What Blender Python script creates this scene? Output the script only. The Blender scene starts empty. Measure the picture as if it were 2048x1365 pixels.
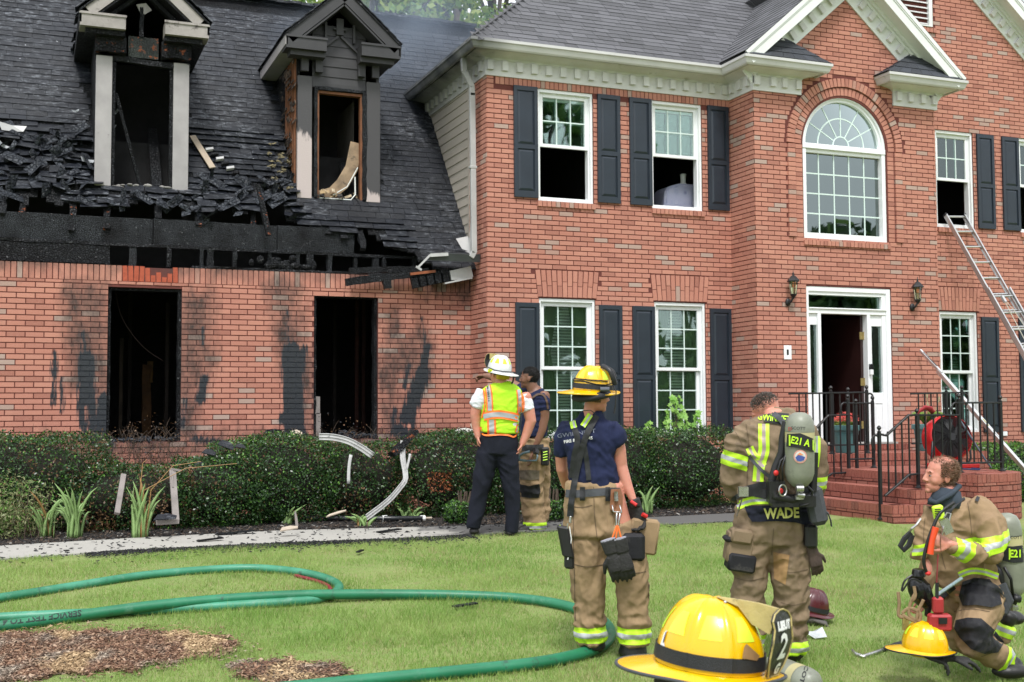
import bpy, bmesh, math, random
import numpy as np
from mathutils import Vector, Matrix, noise
from mathutils.bvhtree import BVHTree
rnd = random.Random(7)
nrs = np.random.RandomState(7)
sc = bpy.context.scene
C = sc.collection
PI = math.pi
# ---------------------------------------------------------------- camera
FOC = 2400.0
CAMZ = 1.6
YAW, PITCH, ROLL = math.radians(21.893), math.radians(3.256), math.radians(-0.252)
_f = Vector((math.sin(YAW)*math.cos(PITCH), math.cos(YAW)*math.cos(PITCH), math.sin(PITCH)))
_r = Vector((math.cos(YAW), -math.sin(YAW), 0))
_u = _r.cross(_f)
CR = _r*math.cos(ROLL) + _u*math.sin(ROLL)
CU = -_r*math.sin(ROLL) + _u*math.cos(ROLL)
CF = _f
cam_d = bpy.data.cameras.new('camera')
cam = bpy.data.objects.new('camera', cam_d)
C.objects.link(cam)
cam_d.sensor_width = 36.0
cam_d.lens = 36.0*FOC/2048
cam_d.clip_end = 600
cam_d.dof.use_dof = True
cam_d.dof.focus_distance = 8.6
cam_d.dof.aperture_fstop = 9.0
m = Matrix.Identity(4)
for i in range(3):
  m[i][0], m[i][1], m[i][2] = CR[i], CU[i], -CF[i]
m[2][3] = CAMZ
cam.matrix_world = m
sc.camera = cam
# ---------------------------------------------------------------- world and sun (bright overcast)
sc.view_settings.view_transform = 'Standard'
sc.view_settings.look = 'None'
sc.view_settings.gamma = 1
sc.view_settings.use_curve_mapping = False
sc.view_settings.exposure = 1.06
SUN_EL, SUN_AZ = math.radians(58), math.radians(200)      # azimuth from +Y clockwise
world = bpy.data.worlds.new('World')
sc.world = world
world.use_nodes = True
wn = world.node_tree
wn.nodes.clear()
def _wn(t, **k):
  n = wn.nodes.new(t)
  for a, b in k.items(): setattr(n, a, b)
  return n
sky = _wn('ShaderNodeTexSky', sky_type='NISHITA', sun_disc=False)
sky.sun_elevation = SUN_EL
sky.sun_rotation = SUN_AZ
sky.air_density = 1.0
sky.dust_density = 3.0
bg = _wn('ShaderNodeBackground'); bg.inputs[1].default_value = 0.10
hs = _wn('ShaderNodeHueSaturation'); hs.inputs['Saturation'].default_value = 0.35
cl = _wn('ShaderNodeMix', data_type='RGBA')
tc = _wn('ShaderNodeTexCoord')
mp = _wn('ShaderNodeMapping'); mp.inputs['Scale'].default_value = (1.6, 1.6, 4.0)
nz = _wn('ShaderNodeTexNoise'); nz.inputs['Scale'].default_value = 1.6; nz.inputs['Detail'].default_value = 6
rp = _wn('ShaderNodeValToRGB')
rp.color_ramp.elements[0].position = 0.30; rp.color_ramp.elements[0].color = (.55, .55, .55, 1)
rp.color_ramp.elements[1].position = 0.72; rp.color_ramp.elements[1].color = (1, 1, 1, 1)
out = _wn('ShaderNodeOutputWorld')
L = wn.links.new
L(sky.outputs[0], hs.inputs['Color'])
L(tc.outputs['Generated'], mp.inputs[0]); L(mp.outputs[0], nz.inputs['Vector']); L(nz.outputs[0], rp.inputs[0])
L(rp.outputs[0], cl.inputs[0]); L(hs.outputs[0], cl.inputs[6])
cl.inputs[7].default_value = (7.6, 7.9, 8.3, 1)          # cloud sheet
L(cl.outputs[2], bg.inputs[0]); L(bg.outputs[0], out.inputs[0])
sd = bpy.data.lights.new('sun', 'SUN')
sd.energy = 1.5; sd.angle = math.radians(11); sd.color = (1, .98, .95)
sun = bpy.data.objects.new('sun', sd); C.objects.link(sun)
sdir = Vector((math.sin(SUN_AZ)*math.cos(SUN_EL), math.cos(SUN_AZ)*math.cos(SUN_EL), math.sin(SUN_EL)))
sun.rotation_euler = sdir.to_track_quat('Z', 'Y').to_euler()
sun.location = (0, 0, 30)
# ---------------------------------------------------------------- helpers: measuring
def ray(x, y): return CF*FOC + CR*(x-1024) - CU*(y-682.5)
def W(x, y, D): return ray(x, y)*(D/FOC) + Vector((0, 0, CAMZ))
def onY(x, y, Y): d = ray(x, y); return d*(Y/d.y) + Vector((0, 0, CAMZ))
def onZ(x, y, Z): d = ray(x, y); return d*((Z-CAMZ)/d.z) + Vector((0, 0, CAMZ))
def gz(x, y):
  """height of the ground"""
  if y < 7.2: h = -0.07 + (y-7.2)*0.03
  elif y < 11.6:
    t = (y-7.2)/4.4; h = -0.07 + 0.34*(t*t*(3-2*t)*.35 + t*.65)
  else: h = 0.27
  if x > 15: h += 0
  return h
def onG(x, y):
  z = 0.0
  for _ in range(25):
    p = onZ(x, y, z); z = .5*z + .5*gz(p.x, p.y)
  return p
# ---------------------------------------------------------------- helpers: objects
def worig(o):
  v = Vector((0, 0, 0))
  while o is not None:
    v += o.location; o = o.parent
  return v
def tag(o, label=None, cat=None, group=None, kind=None):
  if label: o['label'] = label
  if cat: o['category'] = cat
  if group: o['group'] = group
  if kind: o['kind'] = kind
  return o
def thing(name, label, cat, loc, group=None):
  o = bpy.data.objects.new(name, None); C.objects.link(o)
  o.location = loc; o.empty_display_size = .1
  return tag(o, label, cat, group)
def part_empty(name, parent, label=None):
  o = bpy.data.objects.new(name, None); C.objects.link(o); o.parent = parent; o.empty_display_size = .05
  return tag(o, label)
def mk_obj(name, me, parent=None, loc=None):
  o = bpy.data.objects.new(name, me); C.objects.link(o)
  if parent is not None: o.parent = parent
  if loc is not None: o.location = loc
  return o
class MB:
  def __init__(s): s.v = []; s.f = []; s.m = []
  def add(s, vs, fs, mi=0):
    n = len(s.v); s.v += [tuple(v) for v in vs]
    for f in fs: s.f.append(tuple(i+n for i in f)); s.m.append(mi)
    return s
  def box(s, x0, x1, y0, y1, z0, z1, mi=0):
    return s.add([(x0,y0,z0),(x1,y0,z0),(x1,y1,z0),(x0,y1,z0),(x0,y0,z1),(x1,y0,z1),(x1,y1,z1),(x0,y1,z1)],
                     [(0,3,2,1),(4,5,6,7),(0,1,5,4),(1,2,6,5),(2,3,7,6),(3,0,4,7)], mi)
  def obox(s, c, ax, h, mi=0, taper=1.0):
    """c centre, ax three unit vectors, h three half sizes"""
    c = Vector(c); a, b, d = [Vector(x)*k for x, k in zip(ax, h)]
    vs = []
    for k in (-1, 1):
      t = taper if k > 0 else 1
      for i, j in ((-1,-1),(1,-1),(1,1),(-1,1)): vs.append(c + a*i*t + b*j*t + d*k)
    return s.add(vs, [(0,3,2,1),(4,5,6,7),(0,1,5,4),(1,2,6,5),(2,3,7,6),(3,0,4,7)], mi)
  def beam(s, p, q, w, h, up=(0,0,1), mi=0, taper=1.0):
    p, q = Vector(p), Vector(q); d = (q-p); ln = d.length; d.normalize()
    sd_ = d.cross(Vector(up))
    if sd_.length < 1e-4: sd_ = d.cross(Vector((1,0,0)))
    sd_.normalize(); u = sd_.cross(d)
    return s.obox((p+q)/2, (sd_, u, d), (w/2, h/2, ln/2), mi, taper)
  def prism(s, poly, axis, a, b, mi=0):
    """poly list of 2D points; axis 'y': (x,z) extruded y a..b; 'z': (x,y); 'x': (y,z)"""
    n = len(poly)
    def mkp(p, t):
      if axis == 'y': return (p[0], t, p[1])
      if axis == 'z': return (p[0], p[1], t)
      return (t, p[0], p[1])
    vs = [mkp(p, a) for p in poly] + [mkp(p, b) for p in poly]
    fs = [tuple(range(n)), tuple(range(2*n-1, n-1, -1))]
    for i in range(n): fs.append((i, i+n, (i+1) % n+n, (i+1) % n))
    return s.add(vs, fs, mi)
  def tube(s, pts, r, n=8, caps=True, mi=0, flat=None, ref=None):
    """pts centre line; r a number or list; flat: list/number ratio of depth to width"""
    P = [Vector(p) for p in pts]; k = len(P)
    R = r if isinstance(r, (list, tuple)) else [r]*k
    Fl = flat if isinstance(flat, (list, tuple)) else [flat or 1.0]*k
    base = len(s.v); prev = None
    for i in range(k):
      t = (P[min(i+1, k-1)] - P[max(i-1, 0)]).normalized()
      if ref is not None:
        a = t.cross(Vector(ref))
        if a.length < 1e-3: a = t.orthogonal()
      elif prev is None: a = t.orthogonal()
      else: a = prev - t*prev.dot(t)
      a.normalize(); prev = a; b = t.cross(a)
      for j in range(n):
        an = 2*PI*j/n
        s.v.append(tuple(P[i] + a*(math.cos(an)*R[i]) + b*(math.sin(an)*R[i]*Fl[i])))
    for i in range(k-1):
      for j in range(n):
        j2 = (j+1) % n
        s.f.append((base+i*n+j, base+i*n+j2, base+(i+1)*n+j2, base+(i+1)*n+j)); s.m.append(mi)
    if caps:
      s.f.append(tuple(base+j for j in range(n-1, -1, -1))); s.m.append(mi)
      s.f.append(tuple(base+(k-1)*n+j for j in range(n))); s.m.append(mi)
    return s
  def lathe(s, prof, c, ax=(0,0,1), n=20, mi=0, sx=1.0, ref=None, caps=True):
    """prof (radius, height) list around axis ax at c"""
    ax = Vector(ax).normalized()
    a = (Vector(ref) - ax*Vector(ref).dot(ax)).normalized() if ref is not None else ax.orthogonal().normalized()
    b = ax.cross(a); c = Vector(c); base = len(s.v); k = len(prof)
    for (r, h) in prof:
      for j in range(n):
        t = 2*PI*j/n
        s.v.append(tuple(c + ax*h + a*(r*sx*math.cos(t)) + b*(r*math.sin(t))))
    for i in range(k-1):
      for j in range(n):
        j2 = (j+1) % n
        s.f.append((base+i*n+j, base+i*n+j2, base+(i+1)*n+j2, base+(i+1)*n+j)); s.m.append(mi)
    if caps:
      s.f.append(tuple(base+j for j in range(n-1, -1, -1))); s.m.append(mi)
      s.f.append(tuple(base+(k-1)*n+j for j in range(n))); s.m.append(mi)
    return s
  def ell(s, c, rad, ax=None, n=14, m_=9, mi=0):
    c = Vector(c)
    if ax is None: ax = (Vector((1,0,0)), Vector((0,1,0)), Vector((0,0,1)))
    base = len(s.v)
    for i in range(m_+1):
      ph = -PI/2 + PI*(i)/m_
      rr, zz = math.cos(ph), math.sin(ph)
      if i in (0, m_): rr = .02
      for j in range(n):
        t = 2*PI*j/n
        s.v.append(tuple(c + ax[0]*(rad[0]*rr*math.cos(t)) + ax[1]*(rad[1]*rr*math.sin(t)) + ax[2]*(rad[2]*zz)))
    for i in range(m_):
      for j in range(n):
        j2 = (j+1) % n
        s.f.append((base+i*n+j, base+i*n+j2, base+(i+1)*n+j2, base+(i+1)*n+j)); s.m.append(mi)
    s.f.append(tuple(base+j for j in range(n-1, -1, -1))); s.m.append(mi)
    s.f.append(tuple(base+m_*n+j for j in range(n))); s.m.append(mi)
    return s
  def mesh(s, name, mats, off=Vector((0,0,0)), smooth=False, auto=None):
    me = bpy.data.meshes.new(name)
    o = off
    me.from_pydata([(v[0]-o[0], v[1]-o[1], v[2]-o[2]) for v in s.v], [], s.f)
    if not isinstance(mats, (list, tuple)): mats = [mats]
    for mt in mats: me.materials.append(mt)
    if len(mats) > 1: me.polygons.foreach_set('material_index', s.m)
    if smooth:
      me.polygons.foreach_set('use_smooth', [True]*len(me.polygons))
      if auto: me.set_sharp_from_angle(angle=math.radians(auto))
    me.update()
    return me
  def build(s, name, mats, parent=None, smooth=False, auto=None, label=None, kind=None, fixn=False, bevel=None):
    off = worig(parent) if parent is not None else Vector((0,0,0))
    me = s.mesh(name, mats, off, smooth, auto)
    if fixn or bevel:
      bm = bmesh.new(); bm.from_mesh(me)
      if fixn: bmesh.ops.recalc_face_normals(bm, faces=bm.faces)
      if bevel:
        bmesh.ops.bevel(bm, geom=[e for e in bm.edges if len(e.link_faces) == 2 and e.calc_face_angle(0) > .5],
                offset=bevel, segments=1, affect='EDGES', clamp_overlap=True)
      bm.to_mesh(me); bm.free()
    o = mk_obj(name, me, parent)
    return tag(o, label, None, None, kind)
def np_obj(name, V, F, mats, parent=None, kind=None, mi=None, smooth=False):
  """fast mesh from numpy; F is (n,3) or (n,4)"""
  me = bpy.data.meshes.new(name)
  V = np.asarray(V, dtype=np.float32)
  if parent is not None: V = V - np.array(worig(parent), dtype=np.float32)
  F = np.asarray(F, dtype=np.int32); k = F.shape[1]
  me.vertices.add(len(V)); me.vertices.foreach_set('co', V.ravel())
  me.loops.add(F.size); me.loops.foreach_set('vertex_index', F.ravel())
  me.polygons.add(len(F)); me.polygons.foreach_set('loop_start', np.arange(0, F.size, k, dtype=np.int32))
  try: me.polygons.foreach_set('loop_total', np.full(len(F), k, dtype=np.int32))
  except Exception: pass
  if not isinstance(mats, (list, tuple)): mats = [mats]
  for mt in mats: me.materials.append(mt)
  if mi is not None: me.polygons.foreach_set('material_index', np.asarray(mi, dtype=np.int32))
  me.polygons.foreach_set('use_smooth', np.full(len(F), smooth))
  me.update(calc_edges=True)
  return tag(mk_obj(name, me, parent), kind=kind)
# ---------------------------------------------------------------- materials
class NT:
  def __init__(s, name):
    s.m = bpy.data.materials.new(name); s.m.use_nodes = True; s.t = s.m.node_tree; s.t.nodes.clear()
    s.out = s.n('ShaderNodeOutputMaterial'); s.b = s.n('ShaderNodeBsdfPrincipled')
    s.l(s.b.outputs[0], s.out.inputs[0]); s._pos = None
  def n(s, t, **k):
    x = s.t.nodes.new(t)
    for a, b in k.items(): setattr(x, a, b)
    return x
  def l(s, a, b): s.t.links.new(a, b)
  def pos(s):
    if s._pos is None: s._pos = s.n('ShaderNodeNewGeometry')
    return s._pos.outputs['Position']
  def geo(s): s.pos(); return s._pos
  def map(s, vec, scale): 
    mp = s.n('ShaderNodeMapping'); mp.inputs['Scale'].default_value = scale; s.l(vec, mp.inputs[0]); return mp.outputs[0]
  def noise(s, scale, detail=3, vec=None, dist=0, rough=.55):
    x = s.n('ShaderNodeTexNoise'); x.inputs['Scale'].default_value = scale; x.inputs['Detail'].default_value = detail
    x.inputs['Distortion'].default_value = dist; x.inputs['Roughness'].default_value = rough
    s.l(vec if vec is not None else s.pos(), x.inputs['Vector']); return x.outputs[0]
  def math(s, op, a, b=None, c=None, clamp=False):
    x = s.n('ShaderNodeMath', operation=op, use_clamp=clamp)
    for i, v in enumerate((a, b, c)):
      if v is None: continue
      if isinstance(v, (int, float)): x.inputs[i].default_value = v
      else: s.l(v, x.inputs[i])
    return x.outputs[0]
  def ramp(s, fac, stops):
    x = s.n('ShaderNodeValToRGB'); e = x.color_ramp.elements
    while len(e) < len(stops): e.new(.5)
    for i, (p, c) in enumerate(stops):
      e[i].position = p; e[i].color = (*c, 1) if len(c) == 3 else c
    s.l(fac, x.inputs[0]); return x.outputs[0]
  def mix(s, fac, a, b, blend='MIX'):
    x = s.n('ShaderNodeMix', data_type='RGBA', blend_type=blend)
    for i, v in ((0, fac), (6, a), (7, b)):
      if isinstance(v, (int, float)): x.inputs[i].default_value = v
      elif isinstance(v, tuple): x.inputs[i].default_value = (*v, 1)
      else: s.l(v, x.inputs[i])
    return x.outputs[2]
  def bump(s, h, strength=.3, dist=.01):
    x = s.n('ShaderNodeBump'); x.inputs['Strength'].default_value = strength; x.inputs['Distance'].default_value = dist
    s.l(h, x.inputs['Height']); s.l(x.outputs[0], s.b.inputs['Normal']); return x
  def col(s, c):
    if isinstance(c, tuple): s.b.inputs['Base Color'].default_value = (*c, 1)
    else: s.l(c, s.b.inputs['Base Color'])
  def set(s, **k):
    for a, b in k.items():
      i = s.b.inputs[a.replace('_', ' ')]
      if isinstance(b, (int, float)): i.default_value = b
      elif isinstance(b, tuple): i.default_value = b
      else: s.l(b, i)
def simple(name, c, rough=.6, var=.25, scale=8, bump=.15, bscale=60, metal=0, c2=None, spec=.5, wear=None, coat=0):
  """two-tone noise material with fine relief; wear = (colour, amount)"""
  t = NT(name)
  c2 = c2 or tuple(x*(1-var) for x in c)
  col = t.mix(t.ramp(t.noise(scale, 5), [(.3, (0,0,0)), (.7, (1,1,1))]), c, c2)
  if wear:
    k = t.ramp(t.noise(wear[2] if len(wear) > 2 else 5, 8, rough=.7), [(.5+.2*(1-wear[1]), (0,0,0)), (.62+.2*(1-wear[1]), (1,1,1))])
    col = t.mix(k, col, wear[0])
  t.col(col)
  t.set(Roughness=t.math('MULTIPLY_ADD', t.noise(scale*3, 2), .25, rough-.12), Metallic=metal)
  t.b.inputs['Specular IOR Level'].default_value = spec
  if coat: t.b.inputs['Coat Weight'].default_value = coat; t.b.inputs['Coat Roughness'].default_value = .15
  if bump: t.bump(t.noise(bscale, 4), bump, .01)
  return t.m
def smooth_path(P, n=8):
  out = []; P = [Vector(p) for p in P]
  for i in range(len(P)-1):
    p0, p1, p2, p3 = P[max(i-1,0)], P[i], P[i+1], P[min(i+2,len(P)-1)]
    for k in range(n):
      t = k/n; out.append(.5*((2*p1)+(p2-p0)*t+(2*p0-5*p1+4*p2-p3)*t*t+(3*p1-p0-3*p2+p3)*t**3))
  return out+[P[-1]]
def leafblob(mb, c, r, n, size, mi=0, flat=.7):
  for _ in range(n):
    d = Vector((rnd.gauss(0,1), rnd.gauss(0,1), abs(rnd.gauss(0,1)))).normalized()*r*rnd.random()**.4
    d.z *= flat; p = Vector(c)+d; a = Vector((rnd.gauss(0,1), rnd.gauss(0,1), rnd.gauss(0,.6))).normalized(); b = a.orthogonal().normalized()
    s = size*rnd.uniform(.6,1.2); mb.add([p-a*s, p-b*s*.45, p+a*s, p+b*s*.45], [(0,1,2,3)], mi)
# ================================================================ house geometry constants
YM, YP, YW = 15.01, 14.37, 15.66          # main front, portico front, left wing front
XC, XP0, XP1 = 5.68, 9.50, 12.72          # main corner, portico left and right
GZ = 0.27
PITCH_R = .85
EAVE = 6.50
# ---------------------------------------------------------------- materials of the house
SOOT = []   # (x0,z0,x1,z1,r) capsules of melted black stain on the wing wall
def soot_mask(t, caps, soft=.05, nscale=(9, 9, 3), amp=.16):
  sep = t.n('ShaderNodeSeparateXYZ'); t.l(t.pos(), sep.inputs[0])
  nzv = t.math('SUBTRACT', t.noise(1, 5, t.map(t.pos(), nscale), rough=.65), .5)
  acc = None
  for (x0, z0, x1, z1, r) in caps:
    dx, dz = x1-x0, z1-z0; l2 = dx*dx+dz*dz+1e-6
    px = t.math('SUBTRACT', sep.outputs[0], x0); pz = t.math('SUBTRACT', sep.outputs[2], z0)
    h = t.math('ADD', t.math('MULTIPLY', px, dx/l2), t.math('MULTIPLY', pz, dz/l2), clamp=True)
    ax = t.math('SUBTRACT', px, t.math('MULTIPLY', h, dx)); az = t.math('SUBTRACT', pz, t.math('MULTIPLY', h, dz))
    d = t.math('SQRT', t.math('ADD', t.math('MULTIPLY', ax, ax), t.math('MULTIPLY', az, az)))
    d = t.math('SUBTRACT', d, r)
    acc = d if acc is None else t.math('MINIMUM', acc, d)
  d = t.math('ADD', acc, t.math('MULTIPLY', nzv, amp))
  mr = t.n('ShaderNodeMapRange'); mr.inputs[1].default_value = soft; mr.inputs[2].default_value = -soft*.2
  t.l(d, mr.inputs[0]); return mr.outputs[0]
TAR = [(.60,2.55,.66,2.0,.02),(.64,2.25,.66,1.75,.09),(.70,1.75,.74,1.3,.05),(.86,1.75,.80,1.2,.07),(.62,1.3,.9,1.2,.07),(.70,1.6,.70,1.2,.02),(.58,1.9,.60,1.4,.03),
       (.28,2.3,.27,1.7,.02),(.36,2.0,.36,1.6,.01),
       (3.12,2.9,3.12,2.3,.0),(3.18,2.35,3.22,1.3,.13),(3.34,2.4,3.28,2.0,.04),(3.12,1.5,3.3,1.25,.1),
       (4.96,2.85,5.04,2.3,.0),(5.04,2.45,4.98,2.1,.05),(4.98,2.1,4.76,1.5,.10),(4.78,2.2,4.72,1.9,.02),(4.58,1.6,4.55,1.3,.02),(4.62,1.32,4.85,1.2,.09),(4.84,1.6,4.84,1.25,.02),
       (2.06,2.0,2.02,1.75,.05),(2.04,2.65,2.04,2.45,.0),(1.82,1.75,1.80,1.4,.01),(1.95,1.24,2.25,1.2,.03)]
SMK = [(.6,3.0,.7,2.0,.16),(.75,2.6,.84,1.3,.1),(1.98,2.9,1.9,2.0,.15),(1.82,2.4,1.85,1.3,.05),(3.05,3.3,3.2,2.2,.12),(3.36,2.3,3.4,1.4,.07),(4.55,2.3,4.5,1.3,.08),
       (4.85,2.5,4.9,2.0,.14),(4.6,2.8,4.7,2.2,.05),(5.0,3.42,5.55,3.3,.10),(-.4,3.46,6.0,3.46,.015),(.3,1.15,5.5,1.15,.05)]
def tar_mask(t):
  a = soot_mask(t, TAR, .03, (38,38,4.5), .20); b = t.ramp(t.noise(1, 7, t.map(t.pos(), (46,46,7)), rough=.8), [(.30,(.4,.4,.4)),(.38,(1,1,1))]); return t.math('MULTIPLY', a, b)
def brick_mat(name, soot=False, a=(.455,.19,.135), b=(.30,.108,.075), tn=((.35,.25,.205),(.38,.30,.255))):
  t = NT(name)
  oi = t.n('ShaderNodeObjectInfo'); 
  r = t.math('FRACT', t.math('ADD', t.geo().outputs['Random Per Island'], t.math('MULTIPLY', oi.outputs['Random'], 7.31)))
  c = t.ramp(r, [(0,b),(.25,a),(.55,(a[0]*.93,a[1]*.88,a[2]*.86)),(.8,(a[0]*1.08,a[1]*1.12,a[2]*1.1)),(.915,(a[0]*.95,a[1],a[2])),(.925,tn[0]),(1,tn[1])])
  fine = t.noise(55, 6, t.map(t.pos(), (1,1,1.6)), rough=.75)
  c = t.mix(t.ramp(fine, [(.35,(0,0,0)),(.72,(.34,.34,.34))]), c, (.60,.34,.27))
  c = t.mix(t.ramp(t.noise(.9, 4), [(.4,(0,0,0)),(.75,(.25,.25,.25))]), c, (.28,.10,.07))
  if soot:
    k1 = soot_mask(t, SMK, .22, (7,7,3.5), .62)
    c = t.mix(t.math('MULTIPLY', k1, t.math('MULTIPLY_ADD', t.noise(5, 6, t.map(t.pos(), (1,1,.5)), rough=.75), 1.9, -.25, True)), c, (.045,.034,.031))
    k2 = tar_mask(t)
    c = t.mix(k2, c, t.mix(t.noise(40, 4), (.010,.012,.016), (.030,.034,.042)))
    t.set(Roughness=t.math('MULTIPLY_ADD', k2, -.42, .86))
  else: t.set(Roughness=.86)
  t.col(c); t.bump(t.noise(85, 5, rough=.7), .55, .006)
  return t.m
def mortar_mat(name, soot=False):
  t = NT(name)
  c = t.mix(t.noise(30, 3), (.15,.040,.031), (.105,.028,.022))
  if soot:
    c = t.mix(t.math('MULTIPLY', soot_mask(t, SMK, .22, (7,7,3.5), .62), .7), c, (.04,.03,.028))
    c = t.mix(tar_mask(t), c, (.026,.031,.040))
  t.col(c); t.set(Roughness=.9); t.bump(t.noise(120, 3), .4, .004); return t.m
M_brick = brick_mat('brick_clay'); M_brickS = brick_mat('brick_clay_sooted', True); M_mort = mortar_mat('mortar'); M_mortS = mortar_mat('mortar_sooted', True)
M_stepbrick = brick_mat('step_brick_wet', a=(.26,.062,.042), b=(.15,.036,.026), tn=((.30,.10,.07),(.24,.08,.06)))
M_cutbrick = simple('fresh_broken_brick', (.42,.085,.04), .8, .3, 20)
M_white = simple('white_trim_paint', (.74,.76,.74), .45, .1, 3, .04, 30, wear=((.50,.50,.46), .25, 2.5))
M_vinyl = simple('white_vinyl', (.82,.84,.85), .3, .04, 3, .02)
M_sticky = simple('weathered_white_trim', (.67,.665,.655), .5, .15, 4, .05, 40, wear=((.33,.32,.29), .45, 6))
def sooty(m):
  t = m.node_tree; b = next(n for n in t.nodes if n.type == 'BSDF_PRINCIPLED'); src = b.inputs['Base Color'].links[0].from_socket
  g = t.nodes.new('ShaderNodeNewGeometry'); s = t.nodes.new('ShaderNodeSeparateXYZ'); t.links.new(g.outputs['Position'], s.inputs[0])
  def mr(i, a, b_):
    r = t.nodes.new('ShaderNodeMapRange'); r.inputs[1].default_value = a; r.inputs[2].default_value = b_; t.links.new(s.outputs[i], r.inputs[0]); return r.outputs[0]
  def mm(o, a, b_):
    x = t.nodes.new('ShaderNodeMath'); x.operation = o
    for k, v in enumerate((a, b_)):
      if isinstance(v, float): x.inputs[k].default_value = v
      else: t.links.new(v, x.inputs[k])
    return x.outputs[0]
  n = t.nodes.new('ShaderNodeTexNoise'); n.inputs['Scale'].default_value = 3; n.inputs['Detail'].default_value = 6; t.links.new(g.outputs['Position'], n.inputs['Vector'])
  f = mm('MULTIPLY', mr(0, 5.95, 5.45), mm('ADD', mm('MULTIPLY', mr(2, 6.0, 6.4), .5), .32)); f = mm('MULTIPLY', f, mm('ADD', n.outputs[0], .55))
  mx = t.nodes.new('ShaderNodeMix'); mx.data_type = 'RGBA'; t.links.new(f, mx.inputs[0]); t.links.new(src, mx.inputs[6]); mx.inputs[7].default_value = (.05,.054,.06,1); t.links.new(mx.outputs[2], b.inputs['Base Color'])
M_gutter = simple('gutter_aluminium', (.57,.565,.555), .35, .12, 3, .04, 30, wear=((.34,.34,.33), .35, 5))
sooty(M_gutter); sooty(M_sticky)
M_shut = simple('blue_grey_shutter', (.018,.027,.040), .42, .2, 4, .06, 90)
M_siding = simple('beige_siding', (.43,.385,.335), .6, .1, 3, .08, 60)
M_char = None
def chip_mat(name, stops):
  t = NT(name); t.col(t.ramp(t.geo().outputs['Random Per Island'], stops)); t.set(Roughness=.9); t.bump(t.noise(200, 3), .5, .004); return t.m
def char_mat(name, dark=(.008,.008,.009), lite=(.020,.022,.025), ash=0.0, cell=34, ember=0):
  t = NT(name)
  v = t.n('ShaderNodeTexVoronoi', feature='DISTANCE_TO_EDGE'); v.inputs['Scale'].default_value = cell; t.l(t.pos(), v.inputs['Vector'])
  e = t.ramp(v.outputs['Distance'], [(.0,(0,0,0)),(.16,(1,1,1))])
  c = t.mix(e, dark, lite)
  c = t.mix(t.ramp(t.noise(3.2, 5), [(.4,(0,0,0)),(.7,(1,1,1))]), c, dark)
  if ash: c = t.mix(t.ramp(t.noise(22, 8, rough=.8), [(.62-ash*.1,(0,0,0)),(.72,(1,1,1))]), c, (.28,.29,.30))
  if ember: c = t.mix(t.ramp(t.noise(13, 4), [(.60,(0,0,0)),(.66,(1,1,1))]), c, (.24,.075,.035))
  t.col(c); t.set(Roughness=t.math('MULTIPLY_ADD', t.noise(18, 3), .4, .22))
  t.b.inputs['Specular IOR Level'].default_value = .18; t.bump(t.math('ADD', e, t.noise(30, 5)), .9, .012); return t.m
M_char = char_mat('charred_wood', ash=.25); M_charE = char_mat('charred_wood_raw_ends', ember=1); M_charboard = char_mat('alligator_charred_board', lite=(.038,.042,.047), cell=48, ash=.15)  # on the charred board, pale cells and ash flecks also paint small glints
M_black = simple('burned_interior', (.006,.006,.007), .8, .3, 3)
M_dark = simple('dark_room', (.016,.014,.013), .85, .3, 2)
def shingle_mat(name, base, ash, rough, blotch):
  t = NT(name)
  oi = t.n('ShaderNodeObjectInfo')
  r = t.math('FRACT', t.math('ADD', t.geo().outputs['Random Per Island'], t.math('MULTIPLY', oi.outputs['Random'], 5.77)))
  k = t.math('MULTIPLY_ADD', r, .95, .5)
  cc = t.n('ShaderNodeCombineColor')
  for i in range(3): t.l(t.math('MULTIPLY', k, base[i]), cc.inputs[i])
  g = t.mix(t.ramp(t.noise(210, 2), [(.45,(0,0,0)),(.6,(.55,.55,.55))]), cc.outputs[0], tuple(min(1,x*3+.004) for x in base))
  if blotch:
    # ash scale on the courses, its pale colour also standing in for highlights
    mk = t.math('MULTIPLY', t.ramp(t.noise(1.1, 4), [(.36,(0,0,0)),(.60,(1,1,1))]), t.ramp(t.noise(1, 6, t.map(t.pos(), (9,9,24)), rough=.75), [(.52,(0,0,0)),(.62,(1,1,1))]))
    g = t.mix(t.math('MULTIPLY', mk, .62), g, (.20,.215,.24))
  s = t.ramp(t.noise(1, 3, t.map(t.pos(), (17,17,17)), rough=.6), [(.735,(0,0,0)),(.76,(1,1,1))])
  g = t.mix(t.math('MULTIPLY', s, ash), g, (.5,.52,.55))
  t.col(g); t.set(Roughness=t.math('MULTIPLY_ADD', t.noise(9, 3), .25, rough-.12)); t.bump(t.math('ADD', t.noise(260, 3), t.math('MULTIPLY', t.noise(38, 4), 2.2)) if blotch else t.noise(260, 3), .6 if blotch else .5, .006)
  if blotch: t.b.inputs['Specular IOR Level'].default_value = .36
  return t.m
M_shB = shingle_mat('burned_shingle', (.0035,.0048,.0080), 1.0, .42, True)
M_shG = shingle_mat('grey_shingle', (.060,.060,.066), .6, .8, False)
M_shD = shingle_mat('dark_new_shingle', (.022,.025,.032), .2, .7, False)
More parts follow.
